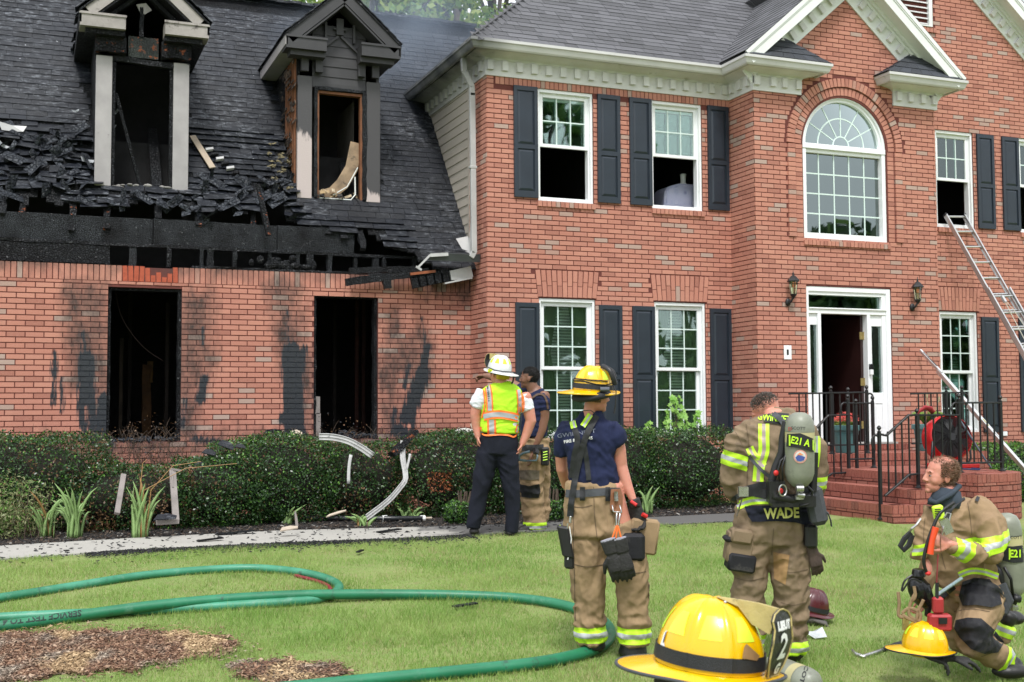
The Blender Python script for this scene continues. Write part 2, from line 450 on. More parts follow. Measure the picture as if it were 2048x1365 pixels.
def glass_mat(name, refl, tint):
  t = NT(name); t.t.nodes.remove(t.b)
  tr = t.n('ShaderNodeBsdfTransparent'); tr.inputs[0].default_value = (*tint, 1)
  gl = t.n('ShaderNodeBsdfGlossy'); gl.inputs['Roughness'].default_value = .015; gl.inputs[0].default_value = (.86,1,.98,1)
  fr = t.n('ShaderNodeFresnel'); fr.inputs[0].default_value = 1.5
  bp = t.n('ShaderNodeBump'); bp.inputs['Strength'].default_value = .06; bp.inputs['Distance'].default_value = .05
  t.l(t.noise(1.3, 1), bp.inputs['Height']); t.l(bp.outputs[0], gl.inputs['Normal'])
  mx = t.n('ShaderNodeMixShader'); t.l(t.math('ADD', fr.outputs[0], refl, clamp=True), mx.inputs[0])
  t.l(tr.outputs[0], mx.inputs[1]); t.l(gl.outputs[0], mx.inputs[2]); t.l(mx.outputs[0], t.out.inputs[0]); return t.m
M_glass = glass_mat('window_glass', .07, (.86,.93,.89)); M_glassM = glass_mat('coated_window_glass', .16, (.05,.07,.065))
# ================================================================ the house
house = thing('brick_house', 'two-storey red brick house with burned left wing and white front door', 'house', (6.5, 17.5, GZ))
front = MB()                                # mortar shells
BR_N = [0]
unit_brick = None
def unit_brick_mesh():
  m_ = MB(); b = .07
  m_.add([(-.5,0,-.5),(.5,0,-.5),(.5,0,.5),(-.5,0,.5),(-.5,1,-.5),(.5,1,-.5),(.5,1,.5),(-.5,1,.5)],
           [(0,1,2,3),(1,5,6,2),(3,2,6,7),(4,0,3,7),(0,4,5,1)])
  return m_
def put_brick(mb, O, ud, nd, u, z, lu, lz, depth, single=None, jit=.0015, rot=0.0):
  """a brick centred at (u,z) of the wall plane, front face proud of the mortar by ~8 mm"""
  pr = .008 + rnd.uniform(-jit, jit); pr2 = pr + rnd.uniform(-jit, jit)
  hu, hz = lu/2, lz/2; co, si = math.cos(rot), math.sin(rot)
  fr, bk = [], []
  for a, b in ((-hu,-hz),(hu,-hz),(hu,hz),(-hu,hz)):
    a2, b2 = a*co-b*si, a*si+b*co
    p = O + ud*(u+a2) + Vector((0,0,1))*(z+b2)
    fr.append(p - nd*(-(pr if a < 0 else pr2))); bk.append(p - nd*depth)
  if single is None:
    n = len(mb.v); mb.v += [tuple(x) for x in fr+bk]
    for f in ((0,1,2,3),(1,5,6,2),(3,2,6,7),(4,0,3,7),(0,4,5,1)): mb.f.append(tuple(i+n for i in f)); mb.m.append(0)
def brick_field(mb, O, ud, nd, u0, u1, z0, z1, openings=(), keep=None, L_=.2005, H_=.0552, J=.0125, off=0.0, singles=None, sgn=1):
  """running bond; singles(u,z,len) -> True makes that brick an object of its own"""
  ch = H_+J; k0 = math.floor(z0/ch + 1e-6); k = k0
  while True:
    z = k*ch; k += 1
    if z + ch*.35 > z1: break
    if z < z0 - ch*.5: continue
    zc = z + H_/2
    zt = min(H_, z1 - z) if z + H_ > z1 else H_
    step = L_+J; a = u0 - ((k % 2)*step/2 + off) % step - step
    while a < u1:
      segs = [(max(a, u0), min(a+L_, u1))]
      for (oa, ob, oz0, oz1) in openings:
        if zc > oz0 and zc < oz1:
          ns = []
          for (s0, s1) in segs:
            if s1 <= oa or s0 >= ob: ns.append((s0, s1))
            else:
              if s0 < oa: ns.append((s0, oa-.002))
              if s1 > ob: ns.append((ob+.002, s1))
          segs = ns
      for s0, s1 in segs:
        if s1-s0 < .02: continue
        uc = (s0+s1)/2
        if keep is not None:
          if not (keep(s0+.01, zc) and keep(s1-.01, zc)):
            # shrink towards the kept side
            ok = False
            for _ in range(9):
              w = (s1-s0)*.12
              if not keep(s0+.005, zc): s0 += w
              if not keep(s1-.005, zc): s1 -= w
              if s1-s0 < .025: break
              if keep(s0+.005, zc) and keep(s1-.005, zc): ok = True; break
            if not ok: continue
            uc = (s0+s1)/2
        if singles and singles(uc, zc, s1-s0): SINGLES.append((O.copy(), ud, nd, uc, z+zt/2, s1-s0, zt, 0.0))
        else: put_brick(mb, O, ud, nd, uc, z+zt/2, s1-s0, zt, .02)
      a += step
SINGLES = []
def soldier_row(mb, O, ud, nd, u0, u1, z0, h, w=.0577, J=.010, singles=None, proud=0.0):
  n = max(1, round((u1-u0)/(w+J))); st = (u1-u0)/n
  O2 = O + nd*proud
  for i in range(n):
    uc = u0+st*(i+.5)
    if singles and singles(uc, z0+h/2, w): SINGLES.append((O2.copy(), ud, nd, uc, z0+h/2, st-J, h-J*.6, 0.0))
    else: put_brick(mb, O2, ud, nd, uc, z0+h/2, st-J, h-J*.6, .02+proud)
UX, UY = Vector((1,0,0)), Vector((0,1,0))
NF = Vector((0,-1,0)); NL = Vector((-1,0,0)); NR = Vector((1,0,0))
def shell(mb, x0, x1, z0, z1, Y, ops, th=.22):
  """front wall slab with rectangular openings"""
  xs = sorted(set([x0, x1]+[v for o in ops for v in (o[0], o[1]) if x0 < v < x1])); zs = sorted(set([z0, z1]+[v for o in ops for v in (o[2], o[3]) if z0 < v < z1]))
  for i in range(len(xs)-1):
    # merge in z
    run = None
    for j in range(len(zs)-1):
      xc, zc = (xs[i]+xs[i+1])/2, (zs[j]+zs[j+1])/2
      inside = any(o[0] < xc < o[1] and o[2] < zc < o[3] for o in ops)
      if not inside:
        run = (run[0], zs[j+1]) if run else (zs[j], zs[j+1])
      if inside or j == len(zs)-2:
        if run: mb.box(xs[i], xs[i+1], Y, Y+th, run[0], run[1]); run = None
# ---- left wing wall
wing = part_empty('wing_wall', house, 'sooted brick wall of the burned left wing')
OPW = [(.885,1.775,1.22,3.145),(3.472,4.345,1.22,3.133)]
WX0 = -2.4
WT = 3.42
ms = MB(); shell(ms, WX0, XC-.002, GZ-.1, 3.40, YW, OPW)
ms.build('wall_core', M_mortS, wing)
wb = MB(); O = Vector((0, YW, 0))
vis = lambda u, z, l: (-.55 < u < 5.75 and z > 1.9 + (.0 if u < 3.4 else .35) and l > .03)
def hole(u, z):
  return not any(a-.0 < u < b and c < z < d for a, b, c, d in OPW)
# courses up to the header band, header course over each opening, soldier course on top
brick_field(wb, O, UX, NF, WX0, XC-.012, GZ-.05, 3.215, OPW, singles=vis)
sg = lambda u, z, l: u > -.5 and u < 5.7
gap = [(1.36,1.66)]
n = 0; u = WX0
broken = MB()
while u < XC-.04:
  z1_ = 3.415; m_ = 0
  if 1.30 < u < 1.62: z1_ = 3.415 - [.0,.09,.05,.11,.06][int((u-1.30)/.068) % 5] - .02
  if 1.0 < u < 1.68: m_ = 1
  h = z1_-3.222
  if m_: put_brick(broken, O, UX, NF, u+.029, 3.222+h/2, .056, h, .08, jit=.006, rot=rnd.uniform(-.06,.06))
  elif -.5 < u: SINGLES.append((O.copy(), UX, NF, u+.029, 3.222+h/2, .056, h, 0.0))
  else: put_brick(wb, O, UX, NF, u+.029, 3.222+h/2, .056, h, .02)
  u += .0677
wb.build('brick_courses', M_brickS, wing, kind='stuff')
broken.build('broken_brick', M_cutbrick, wing, label='row of cracked bright orange bricks over the left opening')
# ---- main front wall
OPM = [(6.43,7.27,4.46,6.03),(8.195,9.025,4.455,6.03),(6.43,7.28,1.20,3.12),(8.21,9.045,1.20,3.12)]
OPR = [(13.30,14.06,4.46,6.03),(15.02,15.8,4.46,6.03),(13.30,14.06,1.20,3.12),(15.3,16.1,1.20,3.12)]
main = part_empty('front_wall', house)
mm = MB()
shell(mm, XC, XP0+.05, GZ-.1, 6.42, YM, OPM); shell(mm, XP1-.05, 17.6, GZ-.1, 6.42, YM, OPR)
mm.box(XC, XC+.22, YM+.22, YW+.2, GZ-.1, 6.42)                      # brick return at the corner
mm.prism([(11.2,6.42),(16.9,6.42),(12.95,9.6),(11.2,8.2)], 'y', YM, YM+.22)
mm.build('wall_core', M_mort, main)
mb_ = MB(); O = Vector((0, YM, 0))
arches = [(6.41,7.30),(8.19,9.07),(13.28,14.1),(15.28,16.12)]
def keepM(u, z):
  if 3.125 < z < 3.50:
    g = (z-3.125)*.10
    for a, b in arches:
      if a-g < u < b+g: return False
  if z > 5.97:
    return not (XC+.1 < u < XP0)
  return True
def keepR(u, z):
  if not keepM(u, z) and z < 5.9: return False
  if z < 6.4: return True
  return z < 9.47 - .83*abs(u-12.95) and not (12.2 < u < 13.31 and 7.62 < z < 8.9)
brick_field(mb_, O, UX, NF, XC, XP0, GZ-.05, 6.15, OPM, keepM)
brick_field(mb_, O, UX, NF, XP1, 17.6, GZ-.05, 9.4, OPR, keepR)
soldier_row(mb_, O, UX, NF, XC+.12, XP0, 6.02, .13)
for a, b in ((6.41,7.29),(8.18,9.045),(13.3,14.08),(15.0,15.8)): soldier_row(mb_, O, UX, NF, a, b, 4.375, .08, proud=.03)
for a, b in arches:                                                 # splayed jack arches
  n_ = 12
  for i in range(n_):
    f = (i+.5)/n_; uc = a+(b-a)*f; rot = -(f-.5)*.22
    hs_ = [(.0,.21),(.217,.15)] if i % 2 else [(.0,.15),(.157,.21)]
    for (q, hh) in hs_:
      zc = 3.135+q+hh/2; put_brick(mb_, O+NF*.006, UX, NF, uc+(zc-3.135)*(f-.5)*.22, zc, (b-a)/n_*(1+.0)-.010, hh, .03, rot=rot)
# corner return bricks (side face)
brick_field(mb_, Vector((XC, 0, 0)), -UY, NL, -(YW+.02), -(YM), GZ-.05, 6.13, ())
mb_.build('brick_courses', M_brick, main, kind='stuff')
# ---- portico
port = part_empty('portico_wall', house)
PX, PR_, PSP = 11.065, .745, 5.415          # arch centre, half width, springing
OPP = [(10.32,11.81,4.03,5.415),(10.335,11.835,1.08,3.36)]
pm = MB()
shell(pm, XP0, XP1, GZ-.1, 5.415, YP, OPP)
N = 24
rim = [(PX - PR_*math.cos(PI*i/N), PSP + PR_*math.sin(PI*i/N)) for i in range(N+1)]
pm.prism([(XP0,PSP),(10.32,PSP)]+rim[1:N//2+1]+[(PX,6.45),(XP0,6.45)], 'y', YP, YP+.22)
pm.prism([(PX,6.45)]+rim[N//2:N]+[(11.81,PSP),(XP1,PSP),(XP1,6.45)], 'y', YP, YP+.22)
pm.prism([(XP0,6.45),(XP1,6.45),(11.11,7.92)], 'y', YP, YP+.22)
pm.box(XP0, XP0+.22, YP+.22, YM-.003, GZ-.1, 6.45); pm.box(XP1-.22, XP1, YP+.22, YM-.003, GZ-.1, 6.45)
pm.build('wall_core', M_mort, port)
pb = MB(); O = Vector((0, YP, 0))
RING = PR_+.02
def keepP(u, z):
  if z > 5.40:
    d = math.hypot(u-PX, z-PSP)
    if d < RING+.30: return False
  if 4.05 < z <= 5.42 and (10.32-.26 < u < 10.33 or 11.80 < u < 11.81+.28): return False
  if z > 6.2: return z < 7.80-.86*abs(u-11.12)
  return True
brick_field(pb, O, UX, NF, XP0, XP1, GZ-.05, 7.8, OPP, keepP)
for s_ in (0, 1):                                                   # jamb headers either side of the window, two columns
  for col_ in (0, 1):
    z = 4.06
    while z < 5.40:
      w_ = .11 if col_ == 0 else .125
      uc = (10.305 - w_/2 - col_*.128) if s_ == 0 else (11.825 + w_/2 + col_*.128)
      put_brick(pb, O + NF*(.0 if col_ == 0 else .022), UX, NF, uc, z+.029, w_, .0577, .03)
      z += .0677
for k_, (r0, w_, pr) in enumerate(((RING+.008, .118, .0), (RING+.135, .13, .022))):
  n_ = int(PI*(r0+w_/2)/.0677)
  for i in range(n_):
    a = PI*(i+.5)/n_; rc = r0+w_/2
    put_brick(pb, O + NF*pr, UX, NF, PX-rc*math.cos(a), PSP+rc*math.sin(a), .056*(rc/(r0+w_))*1.06, w_-.008, .04, rot=(PI/2-a))
soldier_row(pb, O, UX, NF, 10.30, 11.84, 3.945, .075, proud=.03)
for s_, X_, nn in ((-1, XP0, NL), (1, XP1, NR)):
  if s_ < 0: brick_field(pb, Vector((X_, 0, 0)), -UY, nn, -(YM), -YP, GZ-.05, 6.13, ()); 
  else: brick_field(pb, Vector((X_, 0, 0)), UY, nn, YP, YM, GZ-.05, 6.13, ())
pb.build('brick_courses', M_brick, port, kind='stuff')
# ---- the individually built bricks of the wing wall
camv = Vector((0, 0, CAMZ))
SINGLES.sort(key=lambda s: (s[0]+s[1]*s[3]+Vector((0,0,s[4]))-camv).length)
ub = unit_brick_mesh(); ubm = ub.mesh('brick', M_brickS)
extra = MB()
wo = worig(wing)
for i, (O_, ud, nd, u, z, lu, lz, rot) in enumerate(SINGLES):
  if i < 292:
    o = mk_obj('brick', ubm, wing)
    p = O_ + ud*u + Vector((0,0,z)) + nd*(.008+rnd.uniform(-.0015,.0015)) - wo
    o.location = p; o.scale = (lu, .03, lz); o.rotation_euler = (0, rnd.uniform(-.004,.004), rnd.uniform(-.012,.012))
  else: put_brick(extra, O_, ud, nd, u, z, lu, lz, .02)
extra.build('upper_brick_courses', M_brickS, wing, kind='stuff')
# ---- hidden walls, floors: rooms behind the openings
hw = MB()
hw.box(WX0, XC, 22.3, 22.5, GZ, 3.4); hw.box(WX0-.2, WX0, YW, 22.5, GZ, 3.5); hw.box(XC+.01, 17.6, 24.0, 24.2, GZ, 6.4); hw.box(17.6, 17.8, YM, 24.2, GZ, 6.4)
hw.box(XC+.005, XC+.2, YW+.25, 24, GZ, 6.15)
hw.build('outer_wall', M_siding, house)
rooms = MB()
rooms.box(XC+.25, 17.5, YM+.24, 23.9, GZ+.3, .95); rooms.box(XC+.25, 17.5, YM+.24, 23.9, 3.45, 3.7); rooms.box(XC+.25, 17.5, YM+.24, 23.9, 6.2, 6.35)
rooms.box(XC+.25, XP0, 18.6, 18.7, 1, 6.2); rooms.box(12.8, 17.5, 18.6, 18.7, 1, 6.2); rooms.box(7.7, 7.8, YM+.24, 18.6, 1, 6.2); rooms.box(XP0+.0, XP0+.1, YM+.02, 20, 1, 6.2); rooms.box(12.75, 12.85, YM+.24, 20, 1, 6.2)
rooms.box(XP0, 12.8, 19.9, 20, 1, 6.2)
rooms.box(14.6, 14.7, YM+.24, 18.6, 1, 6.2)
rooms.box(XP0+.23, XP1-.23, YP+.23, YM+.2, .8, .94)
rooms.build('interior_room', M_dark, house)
burn = MB()
burn.box(WX0, XC-.01, YW+.5, 22.2, GZ, .7); burn.box(WX0, XC-.01, 19.0, 19.1, .7, 3.4)
burn.build('burned_interior', M_black, house)
# ================================================================ cornices, gutters, roofs
def sweep(mb, path, prof, mi=0):
  """path XY points, outward = right-hand side; prof closed list of (offset, z)"""
  P = [Vector((p[0], p[1])) for p in path]; k = len(P); rings = []
  def outw(d): return Vector((d.y, -d.x))
  for i in range(k):
    if i == 0: o = outw((P[1]-P[0]).normalized())
    elif i == k-1: o = outw((P[-1]-P[-2]).normalized())
    else:
      a = outw((P[i]-P[i-1]).normalized()); b = outw((P[i+1]-P[i]).normalized())
      o = (a+b); o = o/(o.dot(a))
    rings.append([(P[i].x+o.x*f, P[i].y+o.y*f, z) for f, z in prof])
  base = len(mb.v); n = len(prof)
  for r in rings: mb.v += r
  for i in range(k-1):
    for j in range(n):
      j2 = (j+1) % n
      mb.f.append((base+i*n+j, base+(i+1)*n+j, base+(i+1)*n+j2, base+i*n+j2)); mb.m.append(mi)
  mb.f.append(tuple(base+j for j in range(n))); mb.m.append(mi)
  mb.f.append(tuple(base+(k-1)*n+j for j in range(n-1, -1, -1))); mb.m.append(mi)
CROWN = [(.0,6.335),(.035,6.335),(.05,6.36),(.13,6.385),(.20,6.40),(.235,6.405),(.235,6.44),(.26,6.445),(.26,6.50),(.0,6.50)]
FRIEZE = [(.0,6.125),(.028,6.125),(.028,6.334),(.0,6.334)]
GUT = [(.262,6.40),(.30,6.40),(.315,6.42),(.335,6.475),(.352,6.49),(.352,6.528),(.338,6.528),(.338,6.50),(.262,6.50)]
path_main = [(XC, 18.9), (XC, YM), (XP0, YM), (XP0, YP), (10.27, YP), (10.27, YP+.10)]
path_ret = [(11.97, YP+.10), (11.97, YP), (12.74, YP), (12.74, YM+.02)]
cm = MB(); sweep(cm, path_main, FRIEZE); sweep(cm, path_main, CROWN); sweep(cm, path_ret, FRIEZE); sweep(cm, path_ret, CROWN)
corn = cm.build('cornice', M_sticky, house)
g1 = MB(); sweep(g1, path_main, GUT); g1.build('gutter', M_gutter, house)
g2 = MB(); sweep(g2, path_ret, GUT); g2.build('gutter', M_gutter, house)
dn = MB().box(-.042,.042,-.045,.0,-.065,.065).mesh('dentil', M_sticky)
def dentil(p, rz, parent, tilt=0, sx=1):
  o = mk_obj('dentil', dn, parent); o.location = Vector(p)-worig(parent); o.rotation_euler = (0, tilt, rz); o.scale = (sx,1,1)
x = XC+.03
while x < XP0-.02: dentil((x, YM-.028, 6.262), 0, corn); x += .2165
for x in (9.53, 9.80, 10.00, 10.235): dentil((x, YP-.028, 6.262), 0, corn)
for x in (12.03, 12.25, 12.48, 12.70): dentil((x, YP-.028, 6.262), 0, corn)
for y in (14.45, 14.66, 14.87): dentil((XP0-.028, y, 6.262), -PI/2, corn)
y = YM+.1
while y < 18.7: dentil((XC-.028, y, 6.262), -PI/2, corn); y += .2165
# siding of the side wall above the wing roof
sdm = MB()
for i in range(22):
  z0 = 3.4+i*.135
  y0 = YW+.075; 
  sdm.add([(XC-.012, y0, z0), (XC-.012, 19.5, z0), (XC, 19.5, z0+.135), (XC, y0, z0+.135), (XC+.004, y0, z0), (XC+.004, 19.5, z0)], [(0,1,2,3),(0,4,5,1)])
sdm.box(XC-.018, XC+.01, YW+.02, YW+.075, 3.4, 6.12)
sdm.build('siding', M_siding, house, kind=None)
fl = MB(); fl.add([(XC-.03,15.70,4.02),(XC-.20,15.72,3.98),(XC-.03,15.55,3.60),(XC-.02,15.56,3.95)], [(0,1,2,3)]); fl.add([(XC-.02,15.62,4.25),(XC-.05,15.60,3.75),(XC-.01,15.58,3.75)],[(0,1,2)])
fl.build('loose_flashing', M_gutter, house)
# downspouts
def spout(pts, name='downspout', w=.04, mat=None):
  m_ = MB(); m_.tube(pts, w, 4, flat=.8, ref=(0,0,1) if False else None); return m_.build(name, mat or M_gutter, house, fixn=True)
def pipe(pts, w, h, ref, name, mat):
  """rectangular section pipe"""
  m_ = MB()
  for i in range(len(pts)-1): m_.beam(pts[i], Vector(pts[i+1])+(Vector(pts[i+1])-Vector(pts[i])).normalized()*.012, w, h, ref)
  return m_.build(name, mat, house, bevel=.006)
pipe([(5.43,15.25,6.41),(5.44,15.25,6.22),(5.55,15.25,6.02),(5.555,15.25,5.9)], .075, .06, (0,1,0), 'downspout', M_gutter)
m_ = MB(); 
for a, b in (((5.555,15.25,5.93),(5.575,15.25,3.72)),((5.575,15.25,3.74),(5.53,15.25,3.66))): m_.beam(a, b, .078, .06, (0,1,0))
m_.box(5.512,5.618,15.215,15.285,4.88,4.92)
m_.build('downspout', M_gutter, house, bevel=.006)
pipe([(12.90,14.72,6.40),(12.93,14.75,6.30),(12.86,14.8,6.15),(12.76,14.9,6.10)], .075, .06, (0,1,0), 'downspout', M_gutter)
# ---- shingles
M_wdg = simple('pale_metal_scrap', (.34,.36,.38), .45, .3, 9, .1, 40, wear=((.03,.03,.03), .4, 12))
SH = []      # every shingle slab as an individual candidate
def shingles(O, ud, sdv, u0f, u1f, s0f, s1, expo=.143, tab=.30, seed=1, jit=0.0, keep=None, warp=None, split=1.0, L_=None):
  """O eave origin; ud along the eave; sdv up the slope. Returns list of corner lists"""
  r_ = random.Random(seed); nd = ud.cross(sdv)
  if nd.z < 0: nd = -nd
  res_ = []; k = 0; s = 0.0
  while s < s1:
    u = u0f(s) - r_.uniform(0, tab)
    while u < u1f(s):
      w = tab*r_.choice((.6,.8,1,1,1.25,1.5))
      a, b = max(u, u0f(s)), min(u+w-.006, u1f(s)); uc = (a+b)/2
      if b-a > .03 and (keep is None or keep(uc, s)):
        tk = .007+r_.uniform(0,.005); lift = .010+r_.uniform(-.002,.002)
        p = [(a, s-.004*r_.random()), (b, s-.004*r_.random()), (b, s+expo+.02), (a, s+expo+.02)]
        dz = [lift, lift, .002, .002]
        if warp:
          p, dz = warp(p, dz, uc, s, r_)
        top = [O+ud*q[0]+sdv*q[1]+nd*(d) for q, d in zip(p, dz)]
        bot = [v - nd*tk for v in top]
        res_.append((top, bot))
      u += w
    s += expo; k += 1
  return res_
def slabs_mesh(mb, lst):
  for top, bot in lst:
    n = len(mb.v); mb.v += [tuple(v) for v in top+bot]
    for f in ((0,1,2,3),(0,4,5,1),(1,5,6,2),(3,7,4,0)): mb.f.append(tuple(i+n for i in f)); mb.m.append(0)
ca, sa = 1/math.hypot(1, PITCH_R), PITCH_R/math.hypot(1, PITCH_R)
# main hip, front slope
Om = Vector((0, YM-.33, 6.525))
fs = Vector((0, ca, sa))
main_front = shingles(Om, UX, fs, lambda s: 5.36+s*ca, lambda s: min(9.17+s*ca+.25, 11.5), None, 4.2, seed=3)
Os = Vector((XC-.33, 0, 6.525)); ss = Vector((ca, 0, sa))
side_sl = shingles(Os, -UY, ss, lambda s: -19.2, lambda s: -(YM-.33+s*ca), None, 3.0, seed=4)
# portico gable, both slopes
ZE = 6.575
Op = Vector((9.165, 0, ZE)); ps = Vector((.7547, 0, .656)); half = 1.945
sl = half/.7547
pl = shingles(Op, -UY, ps, lambda s: -17.2, lambda s: -14.035, None, sl, seed=5)
Oq = Vector((13.055, 0, ZE)); qs = Vector((-.7547, 0, .656))
pr_ = shingles(Oq, -UY, qs, lambda s: -17.0, lambda s: -14.035, None, sl, seed=6)
roof = part_empty('main_roof', house, 'grey shingled hip roof and entrance gable roof')
rm = MB()
for L_ in (main_front, side_sl, pl, pr_): slabs_mesh(rm, L_)
# hip cap
for i in range(24):
  c = Vector((5.36,YM-.33,6.535)) + Vector((1,1,PITCH_R))*(.02+i*.115)
  a = Vector((1,1,PITCH_R)).normalized(); b = Vector((1,-1,0)).normalized()
  rm.add([c-b*.13+Vector((0,0,-.075)), c+Vector((0,0,.035)), c+b*.13+Vector((0,0,-.075)), c+a*.25-b*.12+Vector((0,0,-.085)), c+a*.25+Vector((0,0,.018)), c+a*.25+b*.12+Vector((0,0,-.085))], [(0,1,4,3),(1,2,5,4),(0,2,1)])
rm.build('shingle_courses', M_shG, roof, kind='stuff')
# roof decks (under the shingles)
dk = MB()
e0 = .012
dk.add([(5.36,14.69,6.51),(11.0,14.69,6.51),(11.0,19.0,6.51+PITCH_R*4.31),(9.67,19.0,6.51+PITCH_R*4.31)], [(0,1,2,3)])
dk.add([(5.36,14.69,6.51),(5.36,24,6.51),(9.67,19.7,10.17),(9.67,19.0,10.17)], [(0,3,2,1)])
dk.add([(9.67,19,10.17),(14,19,10.17),(17.8,24,6.51),(5.36,24,6.51)], [(0,1,2,3)])
dk.box(XC+.02, 17.6, YM+.2, 24, 6.36, 6.40)
dk.build('roof_deck', M_shG, roof)
dk = MB(); dk.prism([(9.165,ZE-.02),(13.055,ZE-.02),(11.11,ZE+half*.869-.02)], 'y', 14.45, 18.2); dk.build('gable_deck', M_shG, roof)
# right gable roof behind
dk = MB()
for sx in (-1, 1):
  e_ = 4.6 if sx > 0 else 1.95; yy_ = YM-.32 if sx > 0 else YM-.3
  dk.add([(12.95,yy_,9.83),(12.95+sx*e_,yy_,9.83-.84*e_),(12.95+sx*e_,22,9.83-.84*e_),(12.95,22,9.83),
      (12.95,yy_,9.79),(12.95+sx*e_,yy_,9.79-.84*e_),(12.95+sx*e_,22,9.79-.84*e_),(12.95,22,9.79)], [(0,1,2,3),(4,5,6,7),(0,1,5,4),(1,2,6,5)])
dk.build('cross_gable_deck', M_shG, roof, fixn=True)
# return roofs
rr = MB(); rt = []
def ret_roof(xa, xb, apexx, apexz):
  a = (xa,14.03,6.53); b = (xb,14.03,6.53); c = (xb,YP,6.53); d = (xa,YP,6.53); e = (apexx, YP-.003, apexz)
  rr.add([a,b,c,d,e], [(0,1,4),(1,2,4),(3,0,4)])
  # real courses: tabs over the front and the end
  for (p, q) in ((a,b),(b,c),(d,a)):
    p, q = Vector(p), Vector(q); E_ = Vector(e); nd = (q-p).cross(E_-p).normalized()
    hgt = 4
    for i in range(hgt):
      f0, f1 = i/hgt, (i+1.1)/hgt
      A0, B0 = p.lerp(E_, f0), q.lerp(E_, f0); A1, B1 = p.lerp(E_, min(f1,1)), q.lerp(E_, min(f1,1))
      w = (B0-A0).length; nn = max(1, int(w/.2))
      for j in range(nn):
        g0, g1 = (j+(.0 if i % 2 else 0))/nn, (j+1)/nn
        t_ = [A0.lerp(B0,g0)+nd*.014, A0.lerp(B0,g1-.004)+nd*.014, A1.lerp(B1,g1-.004)+nd*.004, A1.lerp(B1,g0)+nd*.004]
        rt.append((t_, [v-nd*.009 for v in t_]))
ret_roof(9.16, 10.60, 10.01, 6.95); ret_roof(11.60, 13.06, 12.35, 6.97)
rr.build('return_roof_deck', M_shD, roof)
r2 = MB(); slabs_mesh(r2, rt); r2.build('return_roof_shingles', M_shD, roof, kind='stuff')
# ---- raking cornices
def rake(x_e, z_e, x_p, z_p, yf, yw, parent, name, dz_f=.20, fr_h=.22, dent=True, lab=None, n0=0):
  """from eave end to peak"""
  d = Vector((x_p-x_e, 0, z_p-z_e)); ln = d.length; d.normalize(); up = Vector((-d.z, 0, d.x));
  if up.z < 0: up = -up
  m_ = MB(); mid = Vector(((x_p+x_e)/2, 0, (z_p+z_e)/2))
  def bm_(y0, y1, t0, t1): m_.obox(mid + Vector((0,(y0+y1)/2,0)) - up*((t0+t1)/2), (Vector((0,1,0)), up, d), (abs(y1-y0)/2, abs(t1-t0)/2, ln/2))
  bm_(yf, yf+.03, .012, dz_f); bm_(yf-.022, yf, .0, .055); bm_(yf-.012, yf, .056, .075)
  bm_(yf+.03, yw, dz_f-.055, dz_f-.035)                      # soffit
  bm_(yw-.09, yw, dz_f-.035, dz_f+.01); bm_(yw-.05, yw, dz_f+.01, dz_f+.045)
  bm_(yw-.028, yw-.001, dz_f+.045, dz_f+.045+fr_h)
  o = m_.build(name, M_white, parent, label=lab)
  if dent:
    t = .12 + n0
    ang = math.atan2(d.z, d.x)
    while t < ln-.05:
      c = Vector((x_e,0,z_e)) + d*t - up*(dz_f+.045+.085)
      q = mk_obj('dentil', dn, o); q.location = Vector((c.x, yw-.029, c.z))-worig(o)
      q.rotation_euler = (0, -math.atan2(d.z, d.x) + (PI if d.x < 0 else 0), 0)
      t += .225
  return o
px0, pz0 = 9.165, 6.565
apx, apz = 11.11, 6.565+1.945*.869
rake(px0, pz0, apx, apz, 14.045, YP, house, 'raking_cornice')
rake(13.055, pz0, apx, apz, 14.045, YP, house, 'raking_cornice')
rake(12.95+3.6, 9.79-.84*3.6, 12.95, 9.79, YM-.31, YM, house, 'raking_cornice', fr_h=.20)
# gable vent
vt = MB(); vx0, vx1, vz0, vz1 = 12.25, 13.27, 7.66, 8.9
for a in (vx0, vx1-.07): vt.box(a, a+.07, YM-.05, YM+.05, vz0, vz1)
vt.box(vx0+.07, vx1-.07, YM-.05, YM+.05, vz0, vz0+.02)
vo = vt.build('gable_vent', M_white, house)
sm = MB().add([(0,-.02,0),(.87,-.02,0),(.87,.05,.05),(0,.05,.05),(0,-.02,.012),(.87,-.02,.012),(.87,.05,.062),(0,.05,.062)],[(0,1,5,4),(4,5,6,7),(0,3,2,1)]).mesh('slat', M_sticky)
z = vz0+.03
while z < vz1-.05:
  o = mk_obj('slat', sm, vo); o.location = Vector((vx0+.075, YM-.02, z))-worig(vo); z += .085
tmp = MB(); tmp.box(vx0, vx1, YM+.06, YM+.08, vz0, vz1); tmp.build('vent_backing', M_black, vo)
vs = MB(); soldier_row(vs, Vector((0,YM,0)), UX, NF, 12.2, 13.36, 7.575, .08, proud=.03); vs.build('vent_sill_bricks', M_brick, house, kind='stuff')
